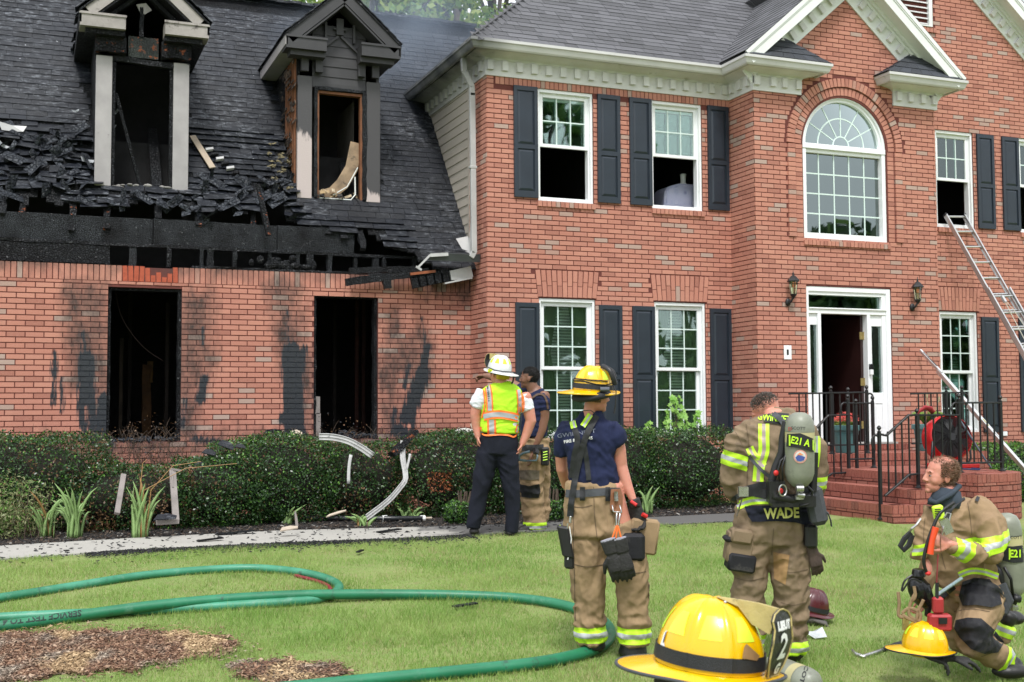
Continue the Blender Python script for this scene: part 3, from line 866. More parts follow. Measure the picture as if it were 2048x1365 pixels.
# ================================================================ left wing roof (burned)
SL = 1.28; wca, wsa = 1/math.hypot(1,SL), SL/math.hypot(1,SL)
Ow = Vector((0, 15.63-.35, 3.79-.35*SL)); ws = Vector((0, wca, wsa))
def zs(z): return (z-Ow.z)/wsa
LOW = [(-3,4.3),(-.4,4.36),(-.1,4.28),(.1,4.42),(.3,4.26),(.67,4.30),(.9,4.22),(1.1,4.30),(1.35,4.40),(1.6,4.42),(1.9,4.30),(2.1,4.22),(2.3,4.38),(2.55,4.28),(2.69,4.36),(2.9,4.62),(3.05,4.60),(3.15,4.25),(3.35,4.15),(3.5,4.02),(3.62,4.0),(3.8,3.95),(3.97,3.84),(4.02,4.02),(4.2,4.05),(4.35,3.93),(4.5,3.78),(4.75,3.74),(4.95,3.62),(5.1,3.5),(6,3.5)]
def lowz(x):
  for (a, za), (b, zb) in zip(LOW, LOW[1:]):
    if a <= x <= b: return za+(zb-za)*(x-a)/(b-a)
  return 3.6
_lw = lowz
def lowz(x): return _lw(x) - (.10 if x < 3.4 else .0) + .09*noise.noise(Vector((x*6.1,3,1))) + .05*noise.noise(Vector((x*17,5,1)))
def in_dormer(u, s):
  z = Ow.z+s*wsa
  for c in (1.31, 3.93):
    if abs(u-c) < .60 and 4.50 < z < 6.60: return True
    if z >= 6.60 and abs(u-c) < .70*(1-(z-6.6)/.75): return True
  return False
def keepW(u, s):
  z = Ow.z+s*wsa
  if z < lowz(u): return False
  if in_dormer(u, s): return False
  if -.05 < u < .2 and 4.55 < z < 4.75: return False       # small burn-through
  if -.5 < u < -.12 and 5.22 < z < 5.42: return False
  if 2.75 < u < 3.1 and 4.5 < z < 4.7: return False
  return True
def chaos(u, z):
  c = 0
  if u < .9: c = max(c, min(1, (5.45-z)/.35)*(1 if u < .75 else .5))
  if u < 3.2: c = max(c, min(1, (4.75-z)/.35)*.8)
  if 2.7 < u < 3.4: c = max(c, min(1, (5.0-z)/.4)*.8)
  if .9 <= u < 3.3 and z < 5.6: c = max(c, .22*max(0, noise.noise(Vector((u*1.7, z*1.9, 3)))+.15))
  if 3.2 < u < 4.9: c = max(c, min(1, (4.2-z)/.3)*.28)
  return max(0, c)
def warpW(p, dz, uc, s, r_):
  z = Ow.z+s*wsa; c = chaos(uc, z)
  if c <= 0:
    return p, [d+.004*noise.noise(Vector((uc*3, s*5, 1))) for d in dz]
  wv = .085*c*noise.noise(Vector((uc*2.6, s*2.9, 4)))
  p = [(q[0]+r_.uniform(-.03,.03)*c, q[1]+r_.uniform(-.045,.03)*c + .05*c*noise.noise(Vector((uc*4, s*2, 9)))) for q in p]
  k_ = .075 if r_.random() < .3 else .03
  dz = [dz[0]+r_.uniform(0,k_)*c*c+wv+.02, dz[1]+r_.uniform(0,k_)*c*c+wv+.02, dz[2]+wv+r_.uniform(0,.02)*c, dz[3]+wv+r_.uniform(0,.02)*c]
  return p, dz
wingsh = shingles(Ow, UX, ws, lambda s: -2.45, lambda s: min(XC-.005, 99) if Ow.z+s*wsa < 6.33 else 6.9, None, 5.75, expo=.115, tab=.26, seed=11, keep=keepW, warp=warpW)
wroof = part_empty('burned_roof', house, 'black scorched shingle roof with curled torn courses')
def sdist(t):
  c = sum(t[0], Vector((0,0,0)))/4
  return (c-camv).length - (4 if chaos(c.x, c.z) > .3 and c.x > -.45 else 0) + (50 if c.x < -.5 else 0)
wingsh.sort(key=sdist)
for i, (top, bot) in enumerate(wingsh[:285]):
  c = sum(top, Vector((0,0,0)))/4
  me = bpy.data.meshes.new('shingle'); me.from_pydata([tuple(v-c) for v in top+bot], [], [(0,1,2,3),(0,4,5,1),(1,5,6,2),(3,7,4,0)]); me.materials.append(M_shB)
  mk_obj('shingle', me, wroof, c-worig(wroof))
rm = MB(); slabs_mesh(rm, wingsh[285:]); rm.build('shingle_courses', M_shB, wroof, kind='stuff')
# deck with the same ragged lower edge
dk = MB(); xs = [-2.45+i*.1 for i in range(95)]
for a, b in zip(xs, xs[1:]):
  xc_ = (a+b)/2
  if b > XC: zt = 8.15; zb = 6.35
  else: zb = lowz(xc_)+.03+.05*noise.noise(Vector((xc_*7,0,0))); zt = 8.15
  segs = [(zb, zt)]
  for c in (1.31, 3.93):
    if abs(xc_-c) < .58: segs = [(zb, 4.47), (6.5, zt)]
  for z0, z1 in segs:
    if z1 <= z0: continue
    q = [Ow+ws*zs(z0)+UX*a, Ow+ws*zs(z0)+UX*b, Ow+ws*zs(z1)+UX*b, Ow+ws*zs(z1)+UX*a]
    nn = Vector((0, -wsa, wca)); dk.add([v-nn*.004 for v in q]+[v-nn*.03 for v in q], [(0,1,2,3),(4,7,6,5),(0,4,5,1),(2,6,7,3),(1,5,6,2),(3,7,4,0)])
dk.build('roof_deck', M_char, wroof)
dk = MB(); dk.add([(-2.6,18.98,8.12),(7.0,18.98,8.12),(7.0,22.6,3.4),(-2.6,22.6,3.4)], [(0,3,2,1)]); dk.add([(WX0,YW+.3,3.42),(WX0,18.98,8.12),(WX0,22.4,3.42)],[(0,1,2)]); dk.build('rear_roof_deck', M_shB, wroof)
rc = MB()
for i in range(47):
  x = -2.45+i*.2; rc.box(x, x+.215, 18.88, 19.1, 8.125+.012*(i % 2), 8.165+.012*(i % 2))
rc.build('ridge_cap', M_shB, wroof)
# loose curled scraps of shingle and ash on the torn area
sc_ = MB()
for i in range(125):
  u = rnd.uniform(-.5, .7) if i < 45 else rnd.uniform(.9, 3.35); z = rnd.uniform(4.2, 5.35) if i < 45 else rnd.uniform(3.75, 4.75)
  if i >= 45 and in_dormer(u, zs(z)): continue
  if z < lowz(u)-.12: continue
  c = Ow+UX*u+ws*zs(z)+Vector((0,-wsa,wca))*rnd.uniform(.03,.09)
  a = Vector((rnd.uniform(-1,1), rnd.uniform(-.6,.2), rnd.uniform(-.8,.8))).normalized(); b = a.orthogonal().normalized(); l_, w_ = rnd.uniform(.05,.17), rnd.uniform(.03,.09)
  cu = rnd.uniform(-.05,.05); nn = a.cross(b)
  sc_.add([c-a*l_-b*w_, c+a*l_*.9-b*w_*.8, c+a*l_+b*w_, c-a*l_*.8+b*w_*1.1, c+nn*cu], [(0,1,4),(1,2,4),(2,3,4),(3,0,4)])
sc_.build('curled_shingle_scraps', char_mat('curled_scrap', (.012,.014,.019), (.05,.056,.066), ash=.5, cell=20), wroof, kind='stuff')
# loose pieces lying on the slope
M_ins = simple('torn_insulation', (.26,.22,.12), .95, .5, 14, .8, 50, wear=((.05,.045,.04), .5, 9))
def on_roof(px, py, off=.03):
  d = ray(px, py); n_ = Vector((0,-wsa,wca)); t = (Ow-camv).dot(n_)/d.dot(n_); return camv+d*t+n_*off
a_, b_ = on_roof(384,278,.05), on_roof(424,343,.06); m_ = MB(); m_.beam(a_, b_, .085, .02, (0,-wsa,wca)); tag(m_.build('loose_plank', simple('tan_plank', (.42,.34,.25), .7, .2, 9, .2)), 'tan plank leaning on the black shingles between the dormers', 'plank')
for i in range(6):
  p_ = on_roof(418,305,.05).lerp(on_roof(470,352,.05), i/5); m_ = MB(); m_.obox(p_, ((UX*.8+ws*.25).normalized(), ws, Vector((0,-wsa,wca))), (.055,.022,.02)); o_ = m_.build('fallen_dentil_block', M_sticky if i % 2 == 0 else M_char); tag(o_, ['uppermost pale','upper charred','middle pale','middle charred','lower pale','lowest charred'][i]+' block of the broken dentil row sliding down between the dormers', 'trim block')
m_ = MB()
for i in range(26): leafblob(m_, on_roof(rnd.gauss(556,14), rnd.gauss(352,24), rnd.uniform(.03,.10)), .05, 9, .028)
m_.build('torn_insulation', M_ins, None, kind='stuff')
for (x_, y_, s_, rz, lb_) in ((25,262,.17,.1,'pale curved flashing strip on the torn shingles at the left frame edge'),(150,232,.05,.4,'small white scrap on the torn shingles left of the gutted dormer'),(228,236,.06,1.0,'grey triangular scrap beside the gutted dormer'),(8,300,.08,-.4,'grey folded flashing at the very left of the torn shingles'),(218,262,.09,.2,'dull grey shingle sheet left of the gutted dormer'),(175,330,.09,.0,'pale tan shingle fragments below the torn patch')):
  p_ = on_roof(x_, y_, .11); u_ = Vector((math.cos(rz),0,math.sin(rz))); v_ = u_.cross(Vector((0,-1,.4)).normalized()); m_ = MB(); n_ = u_.cross(v_); m_.add([p_-u_*s_-v_*s_*.3, p_+n_*.03, p_+u_*s_+v_*s_*.2, p_+u_*s_*.7+v_*s_*.7, p_+v_*s_*.5+n_*.04, p_-u_*s_*.8+v_*s_*.5], [(0,1,4,5),(1,2,3,4)]); tag(m_.build('metal_scrap' if s_ > .06 else 'white_scrap', M_wdg if s_ < .1 else M_gutter, fixn=True), lb_, 'debris')
# ---- exposed framing above the brick
fr = part_empty('exposed_framing', house, 'charred rim board, studs and rafter tails above the brick')
def charbeam(name, p, q, w, h, mat=M_char, up=(0,0,1), n=7, amp=.35, lab=None, parent=None):
  """eaten-away beam: several stations with irregular section"""
  p, q = Vector(p), Vector(q); d = (q-p).normalized(); sd_ = d.cross(Vector(up)).normalized(); u_ = sd_.cross(d)
  m_ = MB(); base = 0
  for i in range(n+1):
    c = p.lerp(q, i/n)
    for a, b in ((-1,-1),(1,-1),(1,1),(-1,1)):
      k = 1+amp*noise.noise(Vector((c.x*9+a, c.z*9+b*2, c.y*5+a*3)))*1.6; m_.v.append(tuple(c+sd_*(a*w/2*k)+u_*(b*h/2*k)))
  for i in range(n):
    for j in range(4):
      j2 = (j+1) % 4; m_.f.append((i*4+j, i*4+j2, (i+1)*4+j2, (i+1)*4+j)); m_.m.append(0)
  m_.f.append((3,2,1,0)); m_.m.append(0); m_.f.append((n*4, n*4+1, n*4+2, n*4+3)); m_.m.append(0)
  return m_.build(name, mat, parent or fr, label=lab, fixn=True)
for a, b in ((-2.4,1.42),(1.43,3.0),(3.01,4.05)):
  charbeam('rim_board', (a,15.82,3.885), (b,15.82,3.875), .04, .33, M_charboard, n=14, amp=.06)
charbeam('top_plate', (-2.4,15.80,3.70), (5.5,15.80,3.69), .09, .04, n=30, amp=.3)
charbeam('sill_plate', (1.9,15.72,3.435), (5.4,15.72,3.44), .1, .03, n=20, amp=.4)
x = -.9
i = 0
for x, w in ((.88,.05),(1.18,.09),(1.62,.05),(2.03,.045),(2.14,.09),(2.45,.05),(2.9,.05),(3.28,.05),(3.44,.09),(3.71,.06),(4.06,.05),(4.34,.09),(4.46,.05),(4.9,.05),(5.2,.05)):
  charbeam('stud', (x,15.80,3.43), (x,15.80,3.69), .08, w, M_charboard if i % 2 else M_char, up=(1,0,0), n=3, amp=.25); i += 1
m_ = MB(); m_.box(-2.4, .86, 15.76, 15.79, 3.44, 3.67); m_.build('wall_panel', M_char, fr, label='dark scorched panel left under the rim board')
for x, zt, zb, raw in ((-.35,4.3,4.0,0),(-.13,4.36,3.98,1),(.45,4.28,3.83,1),(.86,4.3,3.88,1),(1.49,4.38,4.05,0),(1.99,4.32,3.98,1),(2.72,4.45,3.80,1),(4.12,4.05,3.75,0),(4.86,3.8,3.6,0)):
  y1 = 15.63+(zt-3.79)/SL+.05; y0 = y1-.3
  charbeam('rafter_tail', (x,y0,zb), (x+.02,y1,zt), .045, .07, M_charE if raw else M_char, up=(1,0,0), n=5, amp=.5)
  charbeam('rafter', (x+.02,y1,zt-.02), (x+.02,y1+.9,zt+1.1), .04, .12, M_char, up=(1,0,0), n=3, amp=.2)
charbeam('hanging_rafter', (2.70,15.55,4.52), (2.84,15.50,3.86), .06, .06, M_charE, up=(1,0,0), n=6, amp=.3, lab='rafter stub hanging down with raw orange patches')
m_ = MB(); m_.box(-2.3, 5.6, 16.9, 17.0, 3.4, 5.25); m_.box(-2.3, XC-.01, YW+.25, 22, 3.38, 3.40); m_.build('attic_dark_backing', M_black, fr)
for i in range(26):                                    # heaps of burned insulation lying on the plate
  pass
hp = MB()
for i in range(40):
  c = (rnd.gauss(3.15,.17), 15.74+rnd.uniform(-.04,.06), 3.47+abs(rnd.gauss(0,.05))); hp.ell(c, (rnd.uniform(.03,.09), .04, rnd.uniform(.03,.06)), n=7, m_=4)
hp.build('burned_insulation_heap', M_char, fr, kind='stuff')
# ---- wing eave debris at the right
eg = part_empty('torn_wing_gutter', house, 'dark bent gutter end with torn white strip')
m_ = MB(); sweep(m_, [(5.66,15.34),(5.66-.01,15.34),(4.95,15.37)][::-1], [(-.02,3.62),(.10,3.60),(.12,3.70),(.10,3.71),(.09,3.64),(-.02,3.66)]); m_.build('gutter_run', simple('sooty_gutter', (.05,.055,.06), .35, .4, 6, .05, wear=((.6,.6,.55),.25,3)), eg, fixn=True)
m_ = MB(); m_.beam((4.95,15.24,3.665),(5.20,15.23,3.69),.008,.045); m_.beam((4.78,15.22,3.50),(4.95,15.24,3.67),.008,.026); m_.beam((4.74,15.2,3.50),(4.82,15.22,3.46),.012,.03)
m_.build('torn_strip', M_sticky, eg)
charbeam('fallen_fascia_beam', (3.83,15.40,3.28), (5.0,15.45,3.47), .045, .10, M_char, n=12, amp=.15, lab='charred fascia beam hanging across the brick')
charbeam('fallen_fascia_beam', (3.90,15.48,3.44), (4.9,15.50,3.51), .05, .08, M_char, n=10, amp=.3)
m_ = MB(); m_.beam((4.72,15.40,3.42),(5.08,15.415,3.475),.02,.035); m_.build('raw_wood_split', simple('raw_wood_orange', (.30,.085,.03), .6, .4, 12), fr)
m_ = MB(); m_.beam((4.75,15.45,3.31),(5.40,15.46,3.46),.05,.17); fb = m_.build('hanging_frieze_board', M_char, fr)
for i in range(6):
  c = Vector((4.78,15.42,3.30)).lerp(Vector((5.33,15.43,3.43)), i/5); q = mk_obj('dentil', dn, fb); q.location = c-worig(fb); q.rotation_euler = (0,-.2,0)
  if i < 5:
    q.data = dn.copy(); q.data.materials.clear(); q.data.materials.append(M_char)
m_ = MB(); m_.beam((5.33,15.425,3.42),(5.60,15.43,3.49),.07,.15); m_.beam((5.2,15.41,3.31),(5.60,15.42,3.40),.08,.02); m_.build('unburned_frieze_end', M_sticky, fr)
charbeam('dangling_bracket', (4.40,15.44,3.34), (4.42,15.44,3.22), .08, .10, M_char, up=(1,0,0), n=3, amp=.3)
# ================================================================ dormers
M_dwall = simple('sooted_dormer_paint', (.042,.041,.044), .55, .4, 2.5, .1, 40)
M_dgrey = simple('scorched_grey_trim', (.36,.34,.34), .6, .25, 4, .15, 60, wear=((.05,.045,.045),.30,3.5))
def fade_mat():
  """white trim whose paint is smoked grey at the top and blistered pink below"""
  t = NT('blistered_trim'); sep = t.n('ShaderNodeSeparateXYZ'); t.l(t.pos(), sep.inputs[0])
  h = t.math('ADD', sep.outputs[2], t.math('MULTIPLY', t.noise(1, 5, t.map(t.pos(), (14,14,4))), .5))
  h = t.math('ADD', h, t.math('MULTIPLY', t.math('SUBTRACT', sep.outputs[0], 3.4), .78))
  k = t.ramp(t.math('SUBTRACT', h, 5.2), [(.40,(0,0,0)),(.47,(1,1,1))])
  c = t.mix(k, (.47,.40,.385), (.055,.053,.056)); t.col(c); t.set(Roughness=.55); t.bump(t.noise(50, 4), .2, .01); return t.m
M_fade = fade_mat()
M_blis = simple('blistered_trim_paint', (.34,.31,.29), .6, .3, 5, .3, 50, wear=((.055,.042,.038), .7, 6))
def dormer(xc, burned, lab):
  d = part_empty('dormer', house, lab); y0 = 16.2
  hw_, zb, zo = .585, 4.50, 6.06 if not burned else 6.17
  tr = M_blis if burned else M_dwall
  pil = M_dgrey if burned else M_fade
  bw = .20
  for s_ in (-1, 1):
    m_ = MB(); a = xc+s_*hw_; b = xc+s_*(hw_-bw); m_.box(min(a,b), max(a,b), y0-.03, y0+.04, zb, 6.20); m_.build('corner_board', pil, d, bevel=.004)
  wallm = M_char if burned else M_dwall
  if not burned:
    for i in range(6):
      z0 = 6.08+i*.145; hw2 = min(.38, (7.27-z0-.1)/.9)
      if hw2 < .05: break
      m_ = MB(); m_.add([(xc-hw2,y0-.004,z0),(xc+hw2,y0-.004,z0),(xc+max(.02,hw2-.0),y0+.008,z0+.145),(xc-max(.02,hw2),y0+.008,z0+.145),(xc-hw2,y0+.02,z0),(xc+hw2,y0+.02,z0)], [(0,1,2,3),(0,4,5,1)]); m_.build('clapboard', M_dwall, d)
    m_ = MB(); m_.box(xc-.38, xc+.38, y0-.012, y0+.03, 6.06, 6.12); m_.build('header_board', M_dwall, d)
    m_ = MB(); m_.beam((xc-.09,y0-.03,6.90),(xc+.09,y0-.03,6.90),.03,.02); m_.beam((xc,y0-.035,6.82),(xc,y0-.035,7.05),.10,.03,(0,1,0)); 
    for s_ in (-1,1):
      m_.beam((xc+s_*.30,y0-.02,6.56),(xc+s_*.02,y0-.02,6.80),.03,.035,(0,1,0)); m_.beam((xc+s_*.20,y0-.02,6.72),(xc+s_*.20,y0-.02,6.98),.03,.07,(0,1,0))
    m_.build('gable_ornament', M_dwall, d)
    # raw framing in the window hole
    m_ = MB()
    for a, b, c_, e in ((3.62,3.65,4.52,6.02),(4.235,4.27,4.52,6.02)): m_.box(a, b, y0+.0, y0+.09, c_, e)
    m_.box(3.65, 4.235, y0+.0, y0+.09, 5.985, 6.02); m_.build('rough_window_frame', simple('raw_framing_wood', (.22,.085,.035), .7, .4, 9, .2), d)
    charbeam('charred_jamb', (3.60,y0-.01,4.52), (3.60,y0-.01,6.06), .05, .045, M_charboard, up=(1,0,0), n=14, amp=.35, parent=d)
    charbeam('charred_jamb', (4.29,y0-.01,4.52), (4.29,y0-.01,6.06), .05, .055, M_charboard, up=(1,0,0), n=14, amp=.35, parent=d)
    charbeam('charred_jamb', (3.58,y0-.01,6.05), (4.31,y0-.01,6.05), .05, .04, M_charboard, n=9, amp=.3, parent=d)
  else:
    m_ = MB(); m_.box(xc-.19, xc+.19, y0-.01, y0+.04, 6.22, 6.5); m_.build('header_board', char_mat('rusty_char', (.02,.022,.022), (.06,.07,.065), cell=46, ember=1), d)
    for s_ in (-1,1): charbeam('charred_bracket', (xc+s_*.60,y0-.06,6.33), (xc+s_*.22,y0-.06,6.33), .12, .2, M_charE, n=6, amp=.2, parent=d)
    charbeam('charred_header', (xc-.6,y0+.02,6.19), (xc+.6,y0+.02,6.15), .08, .07, M_char, n=9, amp=.3, parent=d)
    for s_ in (-1,1):
      charbeam('charred_jamb', (xc+s_*.365,y0+.03,4.5), (xc+s_*.365,y0+.03,6.18), .05, .05, M_char, up=(1,0,0), n=12, amp=.3, parent=d)
      charbeam('gable_rafter', (xc+s_*.55,y0,6.62), (xc+s_*.02,y0,7.08), .05, .12, M_charboard, up=(0,1,0), n=8, amp=.25, parent=d)
    charbeam('king_post', (xc-.03,y0,6.5), (xc-.02,y0,6.95), .05, .06, M_char, up=(1,0,0), n=5, amp=.4, parent=d)
    m_ = MB(); m_.add([(xc-.10,y0-.03,6.92),(xc+.02,y0-.04,6.95),(xc+.10,y0-.02,6.87),(xc+.01,y0-.03,6.80),(xc-.05,y0-.01,6.83)],[(0,1,2,3,4)]); m_.build('burned_scrap', M_dgrey, d)
    charbeam('leaning_stud', (xc-.33,y0+.1,5.75), (xc+.02,y0+.25,4.5), .04, .06, M_char, up=(0,1,0), n=8, amp=.2, parent=d)
    m_ = MB()
    for i in range(16): m_.ell((xc+rnd.uniform(-.36,.36), y0+rnd.uniform(-.05,.1), 4.5+rnd.uniform(0,.04)), (rnd.uniform(.03,.08),.04,rnd.uniform(.01,.03)), n=6, m_=4)
    m_.build('ash_on_sill', simple('pale_ash', (.30,.29,.27), .9, .6, 20), d, kind='stuff')
  # cheeks
  for s_ in (-1, 1):
    x = xc+s_*(hw_-.02); m_ = MB()
    m_.prism([(y0+.04,4.52),(y0+.04,6.52),(17.75,6.52)], 'x', x-.02, x+.02)
    m_.build('cheek_wall', M_char if (burned or s_ < 0) else M_dwall, d, fixn=True)
    if not burned and s_ < 0:      # cladding burned off: raw studs and torn layers
      for i in range(5):
        y = y0+.10+i*.15; zl = 3.79+(y-15.63)*SL
        m_ = MB(); m_.box(x-.045, x-.02, y-.02, y+.02, zl+.05, 6.48); m_.build('cheek_stud', bpy.data.materials['raw_framing_wood'], d)
      m_ = MB()
      for i in range(46):
        y = y0+.06+rnd.random()**1.3*.9; zl = 3.79+(y-15.63)*SL
        z = rnd.uniform(zl+.05, 6.45); l_ = rnd.uniform(.04,.16)
        m_.obox((x-.05-rnd.uniform(0,.02), y, z), (Vector((0,1,0)), Vector((rnd.uniform(-.4,.4),0,1)).normalized(), Vector((1,0,0))), (l_, rnd.uniform(.01,.035), .004))
      m_.build('torn_cladding_scraps', char_mat('torn_cladding', (.02,.018,.018), (.16,.11,.08), cell=9, ash=.6), d, kind='stuff')
  # pediment returns
  xe = .80
  for s_ in (-1, 1):
    a, b = xc+s_*xe, xc+s_*.245; x0_, x1_ = min(a,b), max(a,b)
    m_ = MB(); m_.box(x0_, x1_, 15.90, y0-.0, 6.49, 6.66); m_.box(x0_-.01, x1_+.01, 15.885, 15.90, 6.64, 6.67); o_ = m_.build('pediment_return', tr, d)
    m_ = MB(); m_.box(x0_+.07*(s_ < 0), x1_-.07*(s_ > 0), 15.97, y0-.03, 6.42, 6.488); m_.build('bed_mould', wallm if not burned else M_char, d)
    if not burned:
      for c in (.50,.30): 
        m_ = MB(); m_.box(xc+s_*c-.05, xc+s_*c+.05, y0-.10, y0-.03, 6.25, 6.42); m_.build('dentil_block', M_dwall, d)
  # raking boards
  slp = .905; za = 6.68+xe*slp
  for s_ in (-1, 1):
    e = Vector((xc+s_*(xe+.01), 15.92, 6.68)); p = Vector((xc, 15.92, za))
    if burned:
      q1 = e.lerp(p, .08); q2 = e.lerp(p, .62 if s_ < 0 else .9)
    else: q1, q2 = e, p
    dd = (q2-q1).normalized(); up_ = Vector((-dd.z*s_, 0, dd.x*s_)) if False else Vector((0,1,0)).cross(dd)
    if up_.z < 0: up_ = -up_
    m_ = MB(); m_.obox((q1+q2)/2 - up_*.08, (Vector((0,1,0)), up_, dd), (.02,.07,(q2-q1).length/2)); m_.build('rake_board', tr, d)
    m_ = MB(); m_.obox((e+p)/2 + Vector((0,.14,0)) - up_*.17, (Vector((0,1,0)), up_, dd), (.15,.012,(p-e).length/2)); m_.build('soffit', wallm, d)
    # roof slope slab + shingles, running back to the main roof
    yb = lambda z: 15.63+(z-3.79)/SL
    back_e = yb(6.69)+.02; back_p = yb(za)+.02
    m_ = MB(); up3 = Vector((0,0,.02))
    e2, p2 = Vector((e.x, back_e, 6.69)), Vector((xc, back_p, za+.01)); e1, p1 = Vector((e.x,15.88,6.69)), Vector((xc,15.88,za+.01))
    m_.add([e1,p1,p2,e2]+[v-Vector((0,0,.03)) for v in (e1,p1,p2,e2)], [(0,1,2,3),(4,7,6,5),(0,4,5,1),(0,3,7,4)])
    m_.build('dormer_deck', M_char, d, fixn=True)
    sd_ = (p1-e1).normalized(); 
    lst = shingles(Vector((e.x-sd_.x*.02, 0, 6.70)), -UY, sd_, lambda s: -18.6, lambda s: -15.87, None, (p1-e1).length-.02, expo=.13, tab=.24, seed=40+int(xc*10)+s_,
                       keep=lambda u, s: -u < yb(6.7+s*sd_.z)+.03 and not (burned and rnd.random() < .05),
                       warp=(lambda p_, dz_, uc, s, r_: (p_, [z_+r_.uniform(0,.04) for z_ in dz_])) if burned else None)
    m_ = MB(); slabs_mesh(m_, lst); m_.build('dormer_shingles', M_shB, d, kind='stuff')
    # eave fascia down the side
    m_ = MB(); m_.beam((e.x+.015*s_*-1,15.90,6.60),(e.x+.015*s_*-1,back_e-.05,6.60),.03,.14); m_.beam((xc+s_*.68,15.95,6.53),(xc+s_*.68,back_e-.15,6.53),.22,.02)
    m_.build('eave_board', M_dgrey if (s_ < 0 and not burned) else wallm, d)
  # interior box
  m_ = MB(); m_.box(xc-.56, xc+.56, 17.6, 17.7, 4.2, 6.5); m_.box(xc-.56, xc+.56, y0+.05, 17.6, 4.40, 4.44); m_.build('dormer_interior', M_black, d)
  if not burned:
    m_ = MB(); m_.add([(4.22,y0+.3,4.55),(4.22,y0+1.3,4.9),(4.22,y0+1.3,6.0),(4.22,y0+.3,6.0)], [(0,1,2,3)]); m_.build('inner_wall', simple('smoked_wall', (.11,.10,.09), .8, .5, 3), d)
    m_ = MB(); m_.tube([(3.66,y0+.05,4.58),(3.85,y0+.05,4.60),(4.0,y0+.05,4.74),(4.14,y0+.08,4.98),(4.21,y0+.1,5.35)], [.05,.09,.10,.10,.09], 5, flat=.08, ref=(0,1,0)); 
    m_.build('peeled_panel', simple('peeled_board', (.34,.24,.15), .8, .5, 7, .3, 30, wear=((.05,.04,.035), .45, 6)), d)
    m_ = MB(); m_.tube([(3.66,y0,4.52),(4.10,y0+.0,4.515),(4.17,y0+.02,4.6),(4.165,y0+.02,4.85)], .011, 6); m_.tube([(3.85,y0-.01,4.57),(4.05,y0,4.70),(4.2,y0,4.98)], .008, 6); m_.build('hanging_window_strip', M_white, d)
    m_ = MB()
    for i in range(60): m_.obox((3.66+.56*rnd.random(), y0+rnd.uniform(-.05,.25), 4.52+abs(rnd.gauss(0,.05))), (Vector((rnd.uniform(-1,1),rnd.uniform(-1,1),rnd.uniform(-.6,.6))).normalized(), Vector((0,.6,.8)), Vector((1,0,0))), (rnd.uniform(.02,.09), rnd.uniform(.008,.03), .005))
    m_.build('splintered_sill_debris', chip_mat('splinter_mix', [(0,(.02,.02,.02)),(.5,(.05,.045,.04)),(.8,(.35,.25,.13)),(1,(.5,.42,.3))]), d, kind='stuff')
  return d
dormer(1.31, True, 'gutted left dormer with pale corner boards and burned-out gable')
dormer(3.93, False, 'right dormer, smoked grey with torn left cheek')
# ================================================================ windows, shutters, door
unit = MB().box(-.5,.5,-.5,.5,-.5,.5).mesh('pane', M_glass)
unitM = MB().box(-.5,.5,-.5,.5,-.5,.5).mesh('pane', M_glassM)
def pane(x0, x1, z0, z1, y, parent, me=None, th=.004):
  o = mk_obj('pane', me or unit, parent); o.location = Vector(((x0+x1)/2, y, (z0+z1)/2))-worig(parent); o.scale = (x1-x0, th, z1-z0); return o
def frame_rect(mb, x0, x1, z0, z1, y0, y1, w, wb=None, wt=None):
  wb = w if wb is None else wb; wt = w if wt is None else wt
  mb.box(x0, x0+w, y0, y1, z0, z1); mb.box(x1-w, x1, y0, y1, z0, z1); mb.box(x0+w, x1-w, y0, y1, z0, z0+wb); mb.box(x0+w, x1-w, y0, y1, z1-wt, z1)
def sash(parent, x0, x1, z0, z1, y, cols, rows, name, gl=None):
  m_ = MB(); w = .045; frame_rect(m_, x0, x1, z0, z1, y, y+.035, w)
  gx0, gx1, gz0, gz1 = x0+w, x1-w, z0+w, z1-w
  s = m_.build(name, M_vinyl, parent, bevel=.003)
  mt = .018; m_ = MB()
  for i in range(1, cols):
    x = gx0+(gx1-gx0)*i/cols; m_.box(x-mt/2, x+mt/2, y+.012, y+.026, gz0, gz1)
  for j in range(1, rows):
    z = gz0+(gz1-gz0)*j/rows; m_.box(gx0, gx1, y+.013, y+.025, z-mt/2, z+mt/2)
  m_.build('muntin', M_muntin, parent)
  cw, rh = (gx1-gx0)/cols, (gz1-gz0)/rows
  for i in range(cols):
    for j in range(rows): pane(gx0+i*cw+mt/2, gx0+(i+1)*cw-mt/2, gz0+j*rh+mt/2, gz0+(j+1)*rh-mt/2, y+.019, parent, gl)
M_muntin = simple('mint_white_muntin', (.62,.74,.70), .35, .05, 3, .02)
M_blind = simple('white_blind', (.62,.66,.60), .5, .1, 5, .02)
def curtain_mat():
  t = NT('green_curtain'); c = t.mix(t.noise(5, 4), (.20,.26,.17), (.12,.16,.10)); t.col(c); t.set(Roughness=.85); return t.m
M_curt = curtain_mat()
